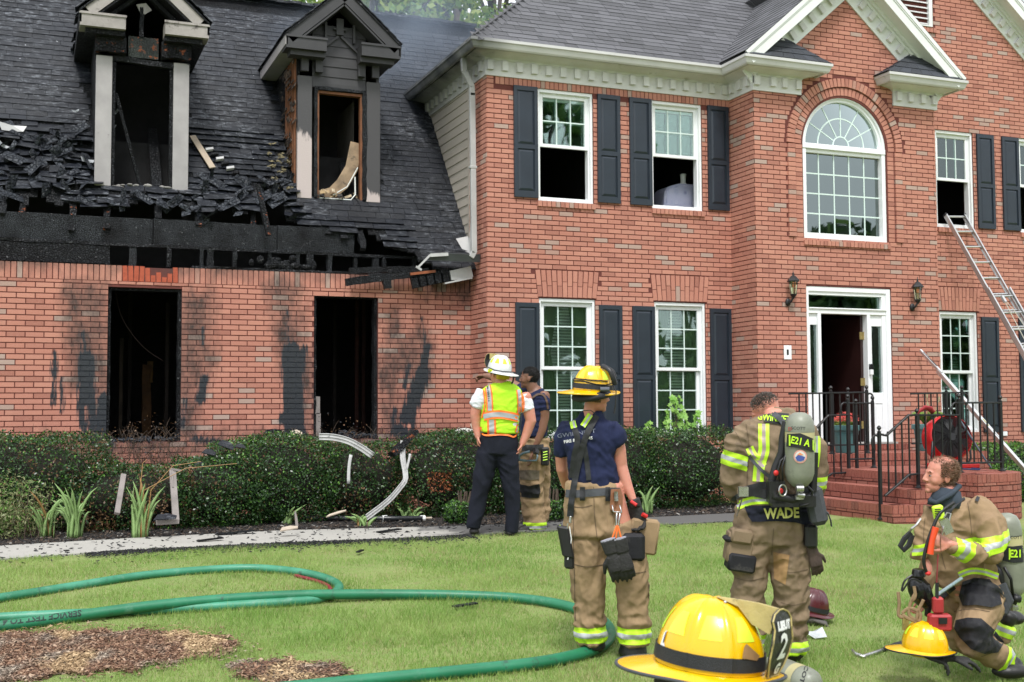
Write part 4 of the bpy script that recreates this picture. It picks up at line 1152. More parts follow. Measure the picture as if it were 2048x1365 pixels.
def window(x0, x1, z0, z1, Y, up_rows, low_rows, opened, lab=None, blinds=False):
  w = part_empty('window', house, lab)
  y = Y+.015
  m_ = MB(); frame_rect(m_, x0, x1, z0, z1, y, y+.15, .035, .05, .045); frame_rect(m_, x0+.035, x1-.035, z0+.05, z1-.045, y+.04, y+.14, .02, .012, .012)
  m_.build('window_frame', M_vinyl, w, bevel=.003)
  ix0, ix1, iz0, iz1 = x0+.055, x1-.055, z0+.062, z1-.057
  zm = iz0+(iz1-iz0)*.5
  sash(w, ix0, ix1, zm-.02, iz1, y+.045, 3, up_rows, 'upper_sash')
  if opened:
    sash(w, ix0, ix1, zm+.0, iz1-.04, y+.088, 3, up_rows, 'raised_lower_sash')
  else:
    sash(w, ix0, ix1, iz0, zm+.02, y+.088, 3, low_rows, 'lower_sash')
  if blinds:
    m_ = MB(); z = iz0
    while z < iz1:
      m_.add([(ix0,Y+.175,z),(ix1,Y+.175,z),(ix1,Y+.20,z+.034),(ix0,Y+.20,z+.034)], [(0,1,2,3)]); z += .042
    m_.build('blind_slats', M_blind, w, kind='stuff')
    m_ = MB(); n_ = 26
    for side in (0, 1):
      vs = []; top = Vector
      for j in range(9):
        f = j/8; z = iz1-(iz1-iz0)*f
        width = .34*(.55+.45*abs(2*f-.75)) if side == 0 else .30*(.5+.5*abs(2*f-.9))
        for i in range(14):
          g = i/13; x = (ix0+g*width) if side == 0 else (ix1-g*width)
          vs.append((x, Y+.165+.012*math.sin(g*28), z))
      n0 = len(m_.v); m_.v += vs
      for j in range(8):
        for i in range(13): m_.f.append((n0+j*14+i, n0+j*14+i+1, n0+(j+1)*14+i+1, n0+(j+1)*14+i)); m_.m.append(0)
    m_.build('curtain', M_curt, w, smooth=True)
  return w
shm = {}
def shutter(x0, x1, z0, z1, Y, tilt=0.0):
  key = (round(z1-z0,2), round(x1-x0,2))
  if key not in shm:
    W_, H_ = x1-x0, z1-z0; m_ = MB(); t = .03
    m_.box(0, W_, -.012, 0, 0, H_)
    st = .05; mid = H_*.455
    m_.box(0, st, -t, -.012, 0, H_); m_.box(W_-st, W_, -t, -.012, 0, H_)
    for a, b in ((0,.085),(mid-.03,mid+.03),(H_-.06,H_)): m_.box(st, W_-st, -t, -.012, a, b)
    for a, b in ((.085,mid-.03),(mid+.03,H_-.06)):
      # bevelled raised panel
      p = .028; m_.add([(st+.01,-.014,a+.01),(W_-st-.01,-.014,a+.01),(W_-st-.01,-.014,b-.01),(st+.01,-.014,b-.01),
                              (st+p+.01,-.026,a+p+.01),(W_-st-p-.01,-.026,a+p+.01),(W_-st-p-.01,-.026,b-p-.01),(st+p+.01,-.026,b-p-.01)],
                             [(0,1,5,4),(1,2,6,5),(2,3,7,6),(3,0,4,7),(4,5,6,7)])
    me = m_.mesh('shutter', M_shut); bm = bmesh.new(); bm.from_mesh(me); bmesh.ops.recalc_face_normals(bm, faces=bm.faces); bm.to_mesh(me); bm.free(); shm[key] = me
  o = mk_obj('shutter', shm[key], house); o.location = Vector((x0, Y-.012, z0))-worig(house); o.rotation_euler = (0, tilt, 0); return o
window(6.43, 7.27, 4.46, 6.02, YM, 2, 2, True, 'upper window with raised sash, first from the house corner')
window(8.195, 9.025, 4.455, 6.02, YM, 2, 2, True, 'upper window with raised sash and a grey patterned cushion inside')
window(6.43, 7.28, 1.20, 3.115, YM, 3, 3, False, 'ground floor window with a coloured sun catcher', True)
window(8.21, 9.045, 1.20, 3.115, YM, 3, 3, False, 'ground floor window behind the young green tree', True)
window(13.30, 14.06, 4.46, 6.02, YM, 2, 2, True, 'open upper window where the ladder rests')
window(15.02, 15.8, 4.46, 6.02, YM, 2, 2, True, 'open upper window at the right edge')
window(13.30, 14.06, 1.20, 3.115, YM, 3, 3, False, 'ground floor window right of the entrance', True)
window(15.3, 16.1, 1.20, 3.115, YM, 3, 3, False)
for a in (6.065, 7.325, 7.835, 9.110): shutter(a, a+.352, 4.485, 6.02, YM, rnd.uniform(-.004,.004))
for a in (6.073, 7.332, 7.850, 9.110): shutter(a, a+.352, 1.20, 3.045, YM)
for a in (14.12, 14.645, 15.84): shutter(a, a+.352, 4.475, 6.01, YM)
for a in (14.12, 14.90): shutter(a, a+.352, 1.20, 3.035, YM)
# things seen in the open upper windows
m_ = MB(); m_.box(6.6, 7.3, 15.3, 15.9, 4.2, 4.55); tag(m_.build('dark_bedspread', simple('dark_bedspread', (.05,.06,.09), .8, .4, 4)), 'dark blue bedspread seen through the open upper window by the corner', 'bedding')
def paisley():
  t = NT('medallion_cloth'); v = t.n('ShaderNodeTexVoronoi', feature='F1', distance='EUCLIDEAN'); v.inputs['Scale'].default_value = 6.5; v.inputs['Randomness'].default_value = .15; t.l(t.pos(), v.inputs['Vector'])
  w = t.math('SINE', t.math('MULTIPLY', v.outputs['Distance'], 44)); t.col(t.mix(t.ramp(w, [(.3,(0,0,0)),(.6,(1,1,1))]), (.10,.12,.22), (.55,.55,.62))); t.set(Roughness=.9); return t.m
m_ = MB(); m_.prism([(8.58,4.5),(9.4,4.5),(9.4,4.92),(8.85,4.92),(8.66,4.86),(8.61,4.78)], 'y', 15.35, 15.75)
tag(m_.build('cushion', paisley(), bevel=.03), 'grey medallion-patterned cushion behind the second upper window', 'cushion')
m_ = MB(); m_.lathe([(.05,0),(.055,.02),(.04,.06),(.045,.14),(.05,.18)], (9.02,15.55,4.92), n=12); tag(m_.build('lamp_base', M_white, smooth=True), 'small white lamp base beside the patterned cushion', 'lamp')
m_ = MB(); 
for i, c in enumerate(((0,.8,.3),(0,.1,.9),(.9,.08,.03))): m_.ell((7.02, 15.06, 1.98-i*.045), (.022,.008,.026), n=8, m_=5, mi=i)
def emis(name, c, s=0, rough=.25):
  t = NT(name); t.col(c); t.set(Roughness=rough)
  if s: t.b.inputs['Emission Color'].default_value = (*c,1); t.b.inputs['Emission Strength'].default_value = s
  return t.m
tag(m_.build('sun_catcher', [emis('catcher_green',(.02,.6,.25)), emis('catcher_blue',(.02,.12,.7)), emis('catcher_red',(.8,.07,.03))]), 'green, blue and red sun catcher hanging in the ground floor window', 'ornament')
# ---- arched window
aw = part_empty('arched_window', house, 'large arched window over the entrance with fan light')
y = YP+.02
m_ = MB(); frame_rect(m_, 10.325, 11.805, 4.045, PSP, y, y+.16, .065, .09, .001); m_.build('window_frame', M_vinyl, aw, bevel=.004)
m_ = MB(); m_.box(10.325, 11.805, y-.012, y+.15, PSP-.045, PSP+.03); m_.box(10.38, 11.75, y+.03, y+.15, PSP-.10, PSP-.045); m_.build('transom_bar', M_vinyl, aw, bevel=.004)
def arc_frame(mb, r0, r1, y0, y1, cx, cz, a0=0, a1=PI, n=30):
  base = len(mb.v)
  for i in range(n+1):
    a = a0+(a1-a0)*i/n
    for r, yy in ((r0,y0),(r1,y0),(r1,y1),(r0,y1)): mb.v.append((cx-r*math.cos(a), yy, cz+r*math.sin(a)))
  for i in range(n):
    for j in range(4):
      j2 = (j+1) % 4; mb.f.append((base+i*4+j, base+i*4+j2, base+(i+1)*4+j2, base+(i+1)*4+j)); mb.m.append(0)
m_ = MB(); arc_frame(m_, PR_-.045, PR_-.005, y-.0, y+.15, PX, PSP+.03); arc_frame(m_, PR_-.085, PR_-.043, y+.03, y+.15, PX, PSP+.03); m_.build('arch_frame', M_vinyl, aw, fixn=True)
gx0, gx1, gz0, gz1 = 10.39, 11.74, 4.135, PSP-.10
m_ = MB()
for i in range(1, 5): x = gx0+(gx1-gx0)*i/5; m_.box(x-.010, x+.010, y+.075, y+.092, gz0, gz1)
for j in range(1, 4): z = gz0+(gz1-gz0)*j/4; m_.box(gx0, gx1, y+.076, y+.091, z-.010, z+.010)
m_.build('muntin', M_muntin, aw)
for i in range(5):
  for j in range(4):
    cw, rh = (gx1-gx0)/5, (gz1-gz0)/4; pane(gx0+i*cw+.010, gx0+(i+1)*cw-.010, gz0+j*rh+.010, gz0+(j+1)*rh-.010, y+.0835, aw, unitM)
m_ = MB(); c0 = PSP+.045; Rg = PR_-.085
arc_frame(m_, .13, .15, y+.075, y+.092, PX, c0); arc_frame(m_, .40, .42, y+.076, y+.091, PX, c0)
for k_ in range(1, 6):
  a = PI*k_/6; m_.beam((PX-.15*math.cos(a), y+.0835, c0+.15*math.sin(a)), (PX-Rg*math.cos(a), y+.0835, c0-.012+Rg*math.sin(a)), .016, .018, (0,1,0))
m_.build('fan_muntin', M_muntin, aw, fixn=True)
m_ = MB(); n_ = 30
pts = [(PX-Rg*math.cos(PI*i/n_), c0-.015+Rg*math.sin(PI*i/n_)) for i in range(n_+1)]
m_.prism(pts, 'y', y+.081, y+.085); m_.build('fan_pane', M_glassM, aw)
# ---- front door surround
dr = part_empty('front_door', house, 'white front entrance with side lights and transom, door standing open')
y = YP+.02
m_ = MB()
m_.box(10.34, 10.385, y-.01, y+.14, 1.10, 3.35); m_.box(11.755, 11.83, y-.015, y+.14, 1.10, 3.35); m_.box(10.385, 11.755, y-.01, y+.14, 3.285, 3.355)
m_.box(10.385, 11.755, y+.01, y+.14, 3.235, 3.285); m_.box(10.385, 11.755, y+.0, y+.14, 2.965, 3.045); m_.box(10.385, 11.755, y-.02, y, 3.03, 3.05)
m_.box(11.69, 11.755, y+.01, y+.14, 1.10, 3.235)
m_.box(10.545, 10.60, y+.0, y+.14, 1.10, 2.965); m_.box(11.415, 11.47, y+.0, y+.14, 1.10, 2.965)
m_.build('door_frame', M_vinyl, dr, bevel=.003)
m_ = MB()
for a, b in ((10.385,10.545),(11.47,11.755)):
  m_.box(a, a+.045, y+.03, y+.08, 1.10, 2.965); m_.box(b-.045, b, y+.03, y+.08, 1.10, 2.965) if b-a > .2 else None
  e = b-.045 if b-a > .2 else b
  m_.box(a+.045, e, y+.03, y+.08, 2.80, 2.965); m_.box(a+.045, e, y+.03, y+.08, 1.10, 1.82)
  if b-a > .2:
    frame_rect(m_, a+.06, e-.015, 1.22, 1.68, y+.018, y+.03, .018); m_.box(a+.09, e-.045, y+.02, y+.03, 1.26, 1.64)
m_.build('side_panel', M_vinyl, dr, bevel=.003)
pane(10.43, 10.545, 1.82, 2.80, y+.055, dr); pane(11.515, 11.71, 1.82, 2.80, y+.055, dr); pane(10.385, 11.69, 3.045, 3.235, y+.06, dr, unit)
m_ = MB(); m_.box(10.34, 11.83, YP-.10, YP+.14, 1.075, 1.10); m_.build('threshold', simple('aluminium_sill', (.45,.44,.42), .4, .2), dr)
m_ = MB(); m_.box(11.37, 11.412, y+.10, y+.98, 1.105, 2.955); m_.build('door_leaf', simple('dark_red_door', (.03,.010,.009), .4, .3, 3, .05), dr, label='dark red door swung inwards', bevel=.004)
for z in (1.35, 1.98, 2.66):
  m_ = MB(); m_.box(11.345, 11.414, y+.088, y+.098, z-.055, z+.055); m_.tube([(11.412,y+.085,z-.06),(11.412,y+.085,z+.06)], .008, 8); m_.build('hinge', simple('brass', (.50,.38,.15), .35, .3, 30, .1, metal=.8), dr)
hr = MB(); hr.box(10.40, 10.54, y+.062, y+.064, 1.85, 2.78); hr.box(11.53, 11.70, y+.062, y+.064, 1.85, 2.78)
hr.build('side_light_film', simple('dim_film', (.05,.045,.045), .5, .4, 6), dr)
# doorbell camera, beige utility plate, outlet
db = thing('doorbell', 'small black and white doorbell mounted on the white door frame', 'doorbell', (11.45, YP, 2.1))
MB().box(11.425, 11.485, YP-.02, YP+.018, 2.16, 2.24).build('bell_top', emis('bell_black', (.01,.01,.012), 0, .2), db, bevel=.006)
MB().box(11.427, 11.483, YP-.02, YP+.018, 2.08, 2.158).build('bell_bottom', M_vinyl, db, bevel=.006)
pl_ = thing('wall_plate', 'white rectangular plate with a dark slot fixed to the portico brick', 'wall plate', (9.99, YP-.01, 2.37))
frame = MB(); x0_, x1_, z0_, z1_ = 9.93, 10.055, 2.29, 2.49
frame_rect(frame, x0_, x1_, z0_, z1_, YP-.022, YP-.008, .045, .06, .06); frame.build('plate', M_vinyl, pl_, bevel=.003)
MB().box(x0_+.04, x1_-.04, YP-.014, YP-.008, z0_+.05, z1_-.05).build('slot', emis('slot_black',(.015,.015,.017),0,.4), pl_)
ol = thing('wall_outlet', 'small white weatherproof outlet low on the brick wall', 'outlet', (14.6, YM-.01, .95))
c_ = onY(2008, 868, YM)
MB().box(c_.x-.05, c_.x+.05, YM-.03, YM-.008, c_.z-.035, c_.z+.035).build('cover', M_vinyl, ol, bevel=.006); ol.location = (c_.x, YM, c_.z-.04)
ol.children[0].location = Vector((14.6, YM-.01, .95))-ol.location
# ---- wall lanterns
M_iron = simple('black_iron', (.012,.013,.015), .42, .4, 9, .15, 80)
M_lglass = glass_mat('lantern_glass', .02, (.80,.70,.55))
def lantern(px, pz, lab):
  l = thing('wall_lantern', lab, 'lantern', (px, YP-.008, pz-.05), 'lanterns beside the front door')
  y = YP-.12; x = px
  m_ = MB(); m_.ell((x-.03, YP-.03, pz+.02), (.045,.03,.06), n=12, m_=6); m_.tube([(x-.03,YP-.05,pz+.0),(x-.015,YP-.09,pz+.03),(x,y,pz+.10)], .014, 8); m_.build('bracket', M_iron, l, smooth=True)
  m_ = MB(); m_.lathe([(.01,-.04),(.018,-.02),(.035,.0),(.048,.02),(.05,.03)], (x,y,pz+.10), n=8); m_.build('base_cup', M_iron, l)
  m_ = MB()
  for k in range(6):
    a = k*PI/3+.2; m_.beam((x+.042*math.cos(a),y+.042*math.sin(a),pz+.13),(x+.066*math.cos(a),y+.066*math.sin(a),pz+.31),.006,.006)
  m_.build('cage_bar', M_iron, l)
  m_ = MB(); m_.lathe([(.036,.13),(.060,.31)], (x,y,pz), n=6, ref=(math.cos(.2),math.sin(.2),0)); m_.build('lamp_glass', M_lglass, l)
  m_ = MB(); m_.tube([(x,y,pz+.12),(x,y,pz+.22)], .014, 8); m_.build('candle', M_vinyl, l)
  m_ = MB(); m_.lathe([(.088,.305),(.092,.315),(.07,.345),(.035,.385),(.016,.395),(.012,.415),(.016,.425),(.006,.44),(.003,.47)], (x,y,pz), n=6, ref=(math.cos(.2),math.sin(.2),0)); m_.build('roof_cap', M_iron, l)
  return l
a = onY(1575, 608, YP); lantern(a.x+.02, a.z, 'black six-sided wall lantern left of the front door')
a = onY(1823, 618, YP); lantern(a.x+.02, a.z, 'black six-sided wall lantern right of the front door')
# ================================================================ brick steps and landing
st = thing('brick_steps', 'wet red brick landing and curved steps up to the front door', 'steps', (10.4, 12.8, GZ))
def step_level(path, ztop, h, closed_poly, name, lab=None):
  """solid body + rowlock rim + stretcher courses below along the exposed path"""
  b = MB(); b.prism(closed_poly, 'z', GZ-.15, ztop-.012); b.build(name+'_core', M_mort, st)
  m_ = MB(); P = [Vector((p[0], p[1], 0)) for p in path]
  singles = []
  for i in range(len(P)-1):
    d = P[i+1]-P[i]; ln = d.length
    if ln < .01: continue
    d.normalize(); nd = Vector((d.y, -d.x, 0)); O_ = P[i].copy()
    n_ = max(1, round(ln/.0677)); s_ = ln/n_
    for k in range(n_):          # rowlock
      put_brick(m_, O_+Vector((0,0,0)), d, nd, s_*(k+.5), ztop-.05, s_-.009, .098, .20, jit=.003)
    z = ztop-.108; k = 0
    while z > GZ-.1:
      brick_field(m_, O_, d, nd, 0, ln, z-.062, z-.001, off=.1*(k % 2), L_=.203 if ln > .3 else .09)
      break
    # remaining courses
    brick_field(m_, O_, d, nd, 0, ln, GZ-.15, ztop-.105, L_=.203 if ln > .35 else .092)
  # top surface rows: flat bricks
  o = m_.build(name+'_bricks', M_stepbrick, st, kind='stuff'); return o
def top_paving(poly, z, name):
  m_ = MB(); xs = [p[0] for p in poly]; ys = [p[1] for p in poly]
  def inside(x, y):
    c = False; n = len(poly)
    for i in range(n):
      (x1,y1),(x2,y2) = poly[i], poly[(i+1)%n]
      if (y1 > y) != (y2 > y) and x < (x2-x1)*(y-y1)/(y2-y1)+x1: c = not c
    return c
  y = min(ys)+.0
  r = 0
  while y < max(ys):
    x = min(xs)-(.1 if r % 2 else 0)
    while x < max(xs):
      if all(inside(x+a, y+b) for a, b in ((.01,.01),(.19,.01),(.19,.05),(.01,.05))):
        jz = rnd.uniform(-.001,.001); m_.box(x, x+.193, y, y+.058, z-.03, z-.001+jz)
      x += .203
    y += .068; r += 1
  m_.build(name, M_stepbrick, st, kind='stuff')
def arc(cx, cy, r, a0, a1, n): return [(cx+r*math.cos(math.radians(a0+(a1-a0)*i/n)), cy+r*math.sin(math.radians(a0+(a1-a0)*i/n))) for i in range(n+1)]
A_ = arc(10.82, 11.72, .56, -88, 10, 9)
L0 = [(9.55,YP-.01),(9.55,13.35),(12.65,13.35),(12.65,YP-.01)]
L1 = [(9.88,13.36),(9.88,11.36),(10.30,11.30),(10.34,11.10)]+[(a,b) for a,b in A_]+[(11.42,13.36)]
L2 = [(9.58,13.30),(9.58,11.28),(10.2,11.24),(10.2,13.3)]
L3 = [(9.30,13.25),(9.30,11.34),(9.62,11.26),(9.9,11.24),(9.9,13.25)]
step_level([(9.55,YP-.01),(9.55,13.35),(12.65,13.35),(12.65,YP-.01)], .98, .17, L0, 'landing')
step_level(L1, .81, .17, L1, 'platform'); step_level(L2[:3], .64, .17, L2, 'middle_step'); step_level(L3[:4], .47, .17, L3, 'lower_step')
top_paving([(9.75,13.55),(12.5,13.55),(12.5,14.3),(9.75,14.3)], .98, 'landing_paving'); top_paving([(10.08,11.5),(11.25,11.5),(11.25,13.35),(10.08,13.35)], .81, 'platform_paving')
m_ = MB(); soldier_row(m_, Vector((0,YP-.02,0)), UX, NF, 10.2, 12.0, .985, .085, proud=.10); m_.build('threshold_bricks', M_stepbrick, st, kind='stuff')
# ---- iron railings
def railing(name, lab, segs, posts, balusters, brackets=()):
  """segs: list of polyline rails; posts (x,y,z0,z1); balusters (x,y,z0,z1)"""
  base = posts[0]; r = thing('iron_railing', lab, 'railing', (base[0], base[1], base[2]), 'black iron railings on the entrance steps')
  for sg_ in segs:
    m_ = MB()
    for a, b in zip(sg_, sg_[1:]): m_.beam(a, Vector(b)+(Vector(b)-Vector(a)).normalized()*.01, .038, .022)
    m_.build('handrail', M_iron, r, bevel=.004)
  for p in posts:
    m_ = MB(); m_.box(p[0]-.017, p[0]+.017, p[1]-.017, p[1]+.017, p[2], p[3]); m_.lathe([(.018,0),(.024,.008),(.012,.018),(.010,.026),(.022,.038),(.027,.052),(.02,.068),(.006,.08)], (p[0],p[1],p[3]), n=12)
    m_.lathe([(.045,0),(.045,.01),(.026,.02),(.022,.04)], (p[0],p[1],p[2]), n=8); m_.build('post', M_iron, r)
    if len(p) > 4:      # scroll (lamb's tongue) beside the post
      s_ = p[4]; pts = []
      for i in range(15):
        t = i/14; a = -PI/2*0 + t*PI*1.45; rr = .075*(1-t*.55)
        pts.append((p[0]+s_*(.018+.055-math.cos(a)*rr*.75), p[1], p[3]-.055+math.sin(a)*.05-t*.10))
      m_ = MB(); m_.tube(pts, [.013]*10+[.012,.011,.010,.009,.008], 6); m_.build('scroll', M_iron, r, smooth=True)
  for b in balusters:
    o = mk_obj('baluster', bal_me, r); o.location = Vector((b[0],b[1],b[2]))-worig(r); o.scale = (1,1,b[3]-b[2])
  return r
bal_me = MB().box(-.0075,.0075,-.0075,.0075,0,1).mesh('baluster', M_iron)
def bals(x0, x1, y0, y1, f0, f1, step=.105):
  n_ = max(1, int(math.hypot(x1-x0, y1-y0)/step)); out = []
  for i in range(1, n_): t = i/n_; out.append((x0+(x1-x0)*t, y0+(y1-y0)*t, f0(t), f1(t)))
  return out
ya = 13.42
railing('r', 'landing railing left of the door ending in a curled tip', [[(9.35,ya,1.79),(10.62,ya,1.81)],[(9.55,ya,1.10),(10.62,ya,1.10)]],
    [(10.61,ya,.98,1.83,1),(10.30,ya,.98,1.80),(10.02,ya,.98,1.82)], bals(9.40,10.60,ya,ya,lambda t:1.1,lambda t:1.8))
railing('r', 'landing railing right of the door ending in a curled tip', [[(11.36,ya,1.79),(12.28,ya,1.81)],[(11.36,ya,1.10),(12.28,ya,1.10)]],
    [(12.26,ya,.98,1.83,1),(11.98,ya,.98,1.82)], bals(11.38,12.26,ya,ya,lambda t:1.1,lambda t:1.8))
yb_ = 12.95
railing('r', 'sloping stair railing on the far side of the steps', [[(9.20,yb_,1.14),(9.62,yb_,1.50),(9.93,yb_,1.51)],[(9.93,yb_,1.66),(10.32,yb_,1.66)],[(9.25,yb_,.55),(9.66,yb_,.75),(9.95,yb_,.76)],[(9.95,yb_,.93),(10.32,yb_,.93)]],
    [(9.93,yb_,.64,1.70,-1),(10.06,yb_,.64,1.64),(10.33,yb_,.81,1.68)], bals(9.25,9.92,yb_,yb_,lambda t:.57+t*.2,lambda t:1.17+min(t*.62,.34)*1.0)+bals(10.06,10.33,yb_,yb_,lambda t:.93,lambda t:1.66))
yc_ = 11.55
railing('r', 'sloping stair railing nearest the lawn with a curled newel', [[(9.29,yc_,1.29),(9.40,yc_,1.27),(9.74,yc_,1.51),(10.50,yc_,1.505)],[(9.36,yc_,.56),(9.72,yc_,.80),(9.86,yc_,.81)]],
    [(9.30,yc_,.29,1.31,-1),(9.86,yc_,.64,1.51)], bals(9.32,9.84,yc_,yc_,lambda t:.56+t*.24,lambda t:1.26+min(t,.8)*.29,.09)+bals(9.86,10.48,yc_,yc_,lambda t:.87,lambda t:1.50))
railing('r', 'platform railing around the rounded brick corner by the red fan', [[(10.48,yc_,1.655),(11.20,yc_+.05,1.655)],[(10.50,yc_,.92),(11.18,yc_+.05,.92)]],
    [(10.50,yc_,.81,1.69,-1),(11.20,yc_+.05,.81,1.67)], bals(10.5,11.2,yc_,yc_+.05,lambda t:.92,lambda t:1.65))
# ---- flower pots
M_teal = simple('teal_planter', (.10,.255,.265), .55, .2, 5, .1, 40)
def leaf_mat(name, c1, c2, tr=.25, rough=.5):
  t = NT(name); r = t.geo().outputs['Random Per Island']; t.col(t.mix(r, c1, c2)); t.set(Roughness=rough)
  tb = t.n('ShaderNodeBsdfTranslucent'); t.l(t.mix(r, tuple(min(1,x*1.6) for x in c1), tuple(min(1,x*1.6) for x in c2)), tb.inputs[0]); ms_ = t.n('ShaderNodeMixShader'); ms_.inputs[0].default_value = tr
  t.l(t.b.outputs[0], ms_.inputs[1]); t.l(tb.outputs[0], ms_.inputs[2]); t.l(ms_.outputs[0], t.out.inputs[0]); return t.m
M_petal = leaf_mat('coral_petals', (.55,.05,.05), (.65,.16,.12)); M_leafp = leaf_mat('potted_leaf', (.10,.20,.03), (.25,.36,.06))
M_soil = simple('soil', (.035,.022,.015), .95, .4, 14, .6, 60)
def pot(x, y, z, lab, flowers, label2):
  p = thing('planter', lab, 'planter', (x, y, z), 'teal planters on the landing')
  m_ = MB(); m_.lathe([(.135,0),(.14,.01),(.175,.29),(.178,.30),(.182,.305),(.205,.31),(.21,.33),(.21,.375),(.195,.38),(.185,.36),(.18,.33)], (x,y,z), n=28)
  for zz in (.25,.265,): m_.lathe([(.172,zz),(.177,zz+.004),(.172,zz+.008)], (x,y,z), n=28)
  m_.build('pot', M_teal, p, smooth=True, auto=35)
  m_ = MB(); m_.lathe([(.17,.33),(.12,.345),(.01,.35)], (x,y,z), n=16); m_.build('soil', M_soil, p)
  pl = thing('potted_plant', label2, 'plant', (x, y, z+.34))
  if flowers:
    m_ = MB(); leafblob(m_, (x,y,z+.37), .17, 260, .028); m_.build('foliage', M_leafp, pl, kind='stuff')
    m_ = MB(); leafblob(m_, (x+.02,y,z+.43), .20, 520, .02); m_.build('blossoms', M_petal, pl, kind='stuff')
  else:
    for i in range(26):
      a = rnd.uniform(0, 2*PI); l = rnd.uniform(.16,.27); m_ = MB(); q = []
      for k in range(6):
        t = k/5; q.append((x+math.cos(a)*l*t, y+math.sin(a)*l*t, z+.34+.20*math.sin(t*2.3)*rnd.uniform(.95,1.05)))
      m_.tube(q, [.006,.022,.03,.028,.018,.003], 4, flat=.1, ref=(-math.sin(a),math.cos(a),0)); m_.build('leaf', M_leafp, pl, smooth=True)
    m_ = MB(); m_.tube([(x+.02,y,z+.34),(x+.03,y,z+.6),(x+.02,y,z+.78)], .005, 5); m_.tube([(x+.05,y,z+.34),(x+.16,y,z+.55),(x+.24,y,z+.74)], .005, 5)
    for q in ((x+.02,y,z+.78),(x+.24,y,z+.74),(x+.03,y,z+.66)): m_.ell(q, (.014,.014,.04), n=6, m_=4)
    m_.build('flower_stalk', simple('dry_stalk', (.42,.38,.22), .8), pl)
q = onZ(1699, 912, .98); pot(10.50, 13.75, .98, 'teal planter with coral blossoms left of the open door', True, 'coral red flowers crowding the left planter')
pot(11.95, 13.80, .98, 'teal planter with broad green leaves beside the red fan', False, 'broad-leaved plant with dry flower stalks in the right planter')
# ---- red ventilation fan
fn = thing('ventilation_fan', 'red portable ventilation fan with black spiral grille on the platform', 'fan', (10.95, 12.35, .81))
fc = Vector((11.0, 12.25, 1.22)); fa = Vector((-.22,-.93,.20)).normalized()      # blowing axis, faces the lawn side
M_red = simple('red_fan_paint', (.50,.012,.016), .35, .2, 4, .04, 30, coat=.3); M_blk = simple('black_plastic', (.012,.012,.014), .45, .3, 9, .1, 60); M_alu = simple('brushed_aluminium', (.62,.62,.62), .32, .1, 6, .06, 90, metal=.75)
m_ = MB(); m_.lathe([(.275,.02),(.29,.0),(.30,-.04),(.295,-.22),(.25,-.24),(.24,-.20),(.27,-.05),(.275,.02)], fc, fa, n=36, caps=False); m_.build('shroud', M_red, fn, smooth=True, auto=40)
m_ = MB(); aa = fa.orthogonal().normalized(); bb = fa.cross(aa)
for r_ in [.035+.02*i for i in range(12)]:
  m_.tube([fc+fa*(.015)+aa*(r_*math.cos(t*2*PI/28))+bb*(r_*math.sin(t*2*PI/28)) for t in range(29)], .0028, 4, caps=False)
for k in range(20):
  a0 = k*2*PI/20; m_.tube([fc+fa*.018+aa*(r_*math.cos(a0+r_*1.6))+bb*(r_*math.sin(a0+r_*1.6)) for r_ in (.03,.10,.18,.27)], .003, 4)
m_.build('grille', M_blk, fn)
m_ = MB(); m_.lathe([(.001,.03),(.05,.03),(.055,.0),(.055,-.08)], fc, fa, n=18)
for k in range(7):
  a0 = k*2*PI/7; d1 = aa*math.cos(a0)+bb*math.sin(a0); d2 = aa*math.cos(a0+.5)+bb*math.sin(a0+.5)
  m_.add([fc+d1*.05-fa*.03, fc+d2*.05-fa*.07, fc+d2*.255-fa*.09, fc+d1*.255-fa*.04], [(0,1,2,3)])
m_.lathe([(.26,-.19),(.01,-.2)], fc, fa, n=24)
m_.build('rotor', M_blk, fn)
m_ = MB(); q = [fc+Vector((-.30,0,-.05)), fc+Vector((-.31,.02,-.28)), fc+Vector((-.26,.02,-.385)), fc+Vector((.26,.02,-.385)), fc+Vector((.33,.02,-.28)), fc+Vector((.30,0,-.05))]
m_.tube(q, .014, 8); m_.tube([fc+Vector((-.1,.05,-.30)), fc+Vector((.1,-.12,-.33)), fc+Vector((.25,-.16,-.385))], .014, 8); m_.build('tube_frame', M_blk, fn, smooth=True)
m_ = MB(); m_.box(10.70, 11.28, 12.05, 12.40, .825, .885); m_.build('base_box', M_red, fn, bevel=.012)
m_ = MB(); m_.tube([fc+Vector((.12,-.03,.22)), (11.30,12.0,.95), (11.36,11.95,.83)], .012, 8); m_.build('tilt_strut', simple('grey_steel', (.10,.12,.15), .4, .3, 9, metal=.4), fn)
pts = [(11.33+.1*math.sin(i*.9), 12.0-.02*i*.3, .822+.006*(i%2)) for i in range(2)]
m_ = MB(); pts = [(10.55+.55*t+.04*math.sin(t*19), 11.85+.09*math.cos(t*13), .823+.01*abs(math.sin(t*9))) for t in [i/30 for i in range(31)]]
m_.tube(pts, .009, 6); tag(m_.build('power_cable', simple('blue_cable', (.01,.03,.12), .5), smooth=True), 'dark blue cable lying on the platform in front of the fan', 'cable')
m_ = MB(); p0 = Vector((10.02, yc_, 1.55)); 
m_.tube([p0+Vector((-.16,.0,-.06)), p0+Vector((-.13,0,.0)), p0+Vector((-.05,-.01,.05)), p0+Vector((.04,0,.035)), p0+Vector((.09,.01,-.01)), p0+Vector((.12,.0,.01))], [.015,.03,.035,.04,.03,.012], 7, flat=.6)
tag(m_.build('red_strap', simple('red_webbing', (.36,.02,.03), .7, .4, 20, .3), smooth=True), 'crumpled red strap lying over the near stair railing', 'strap')
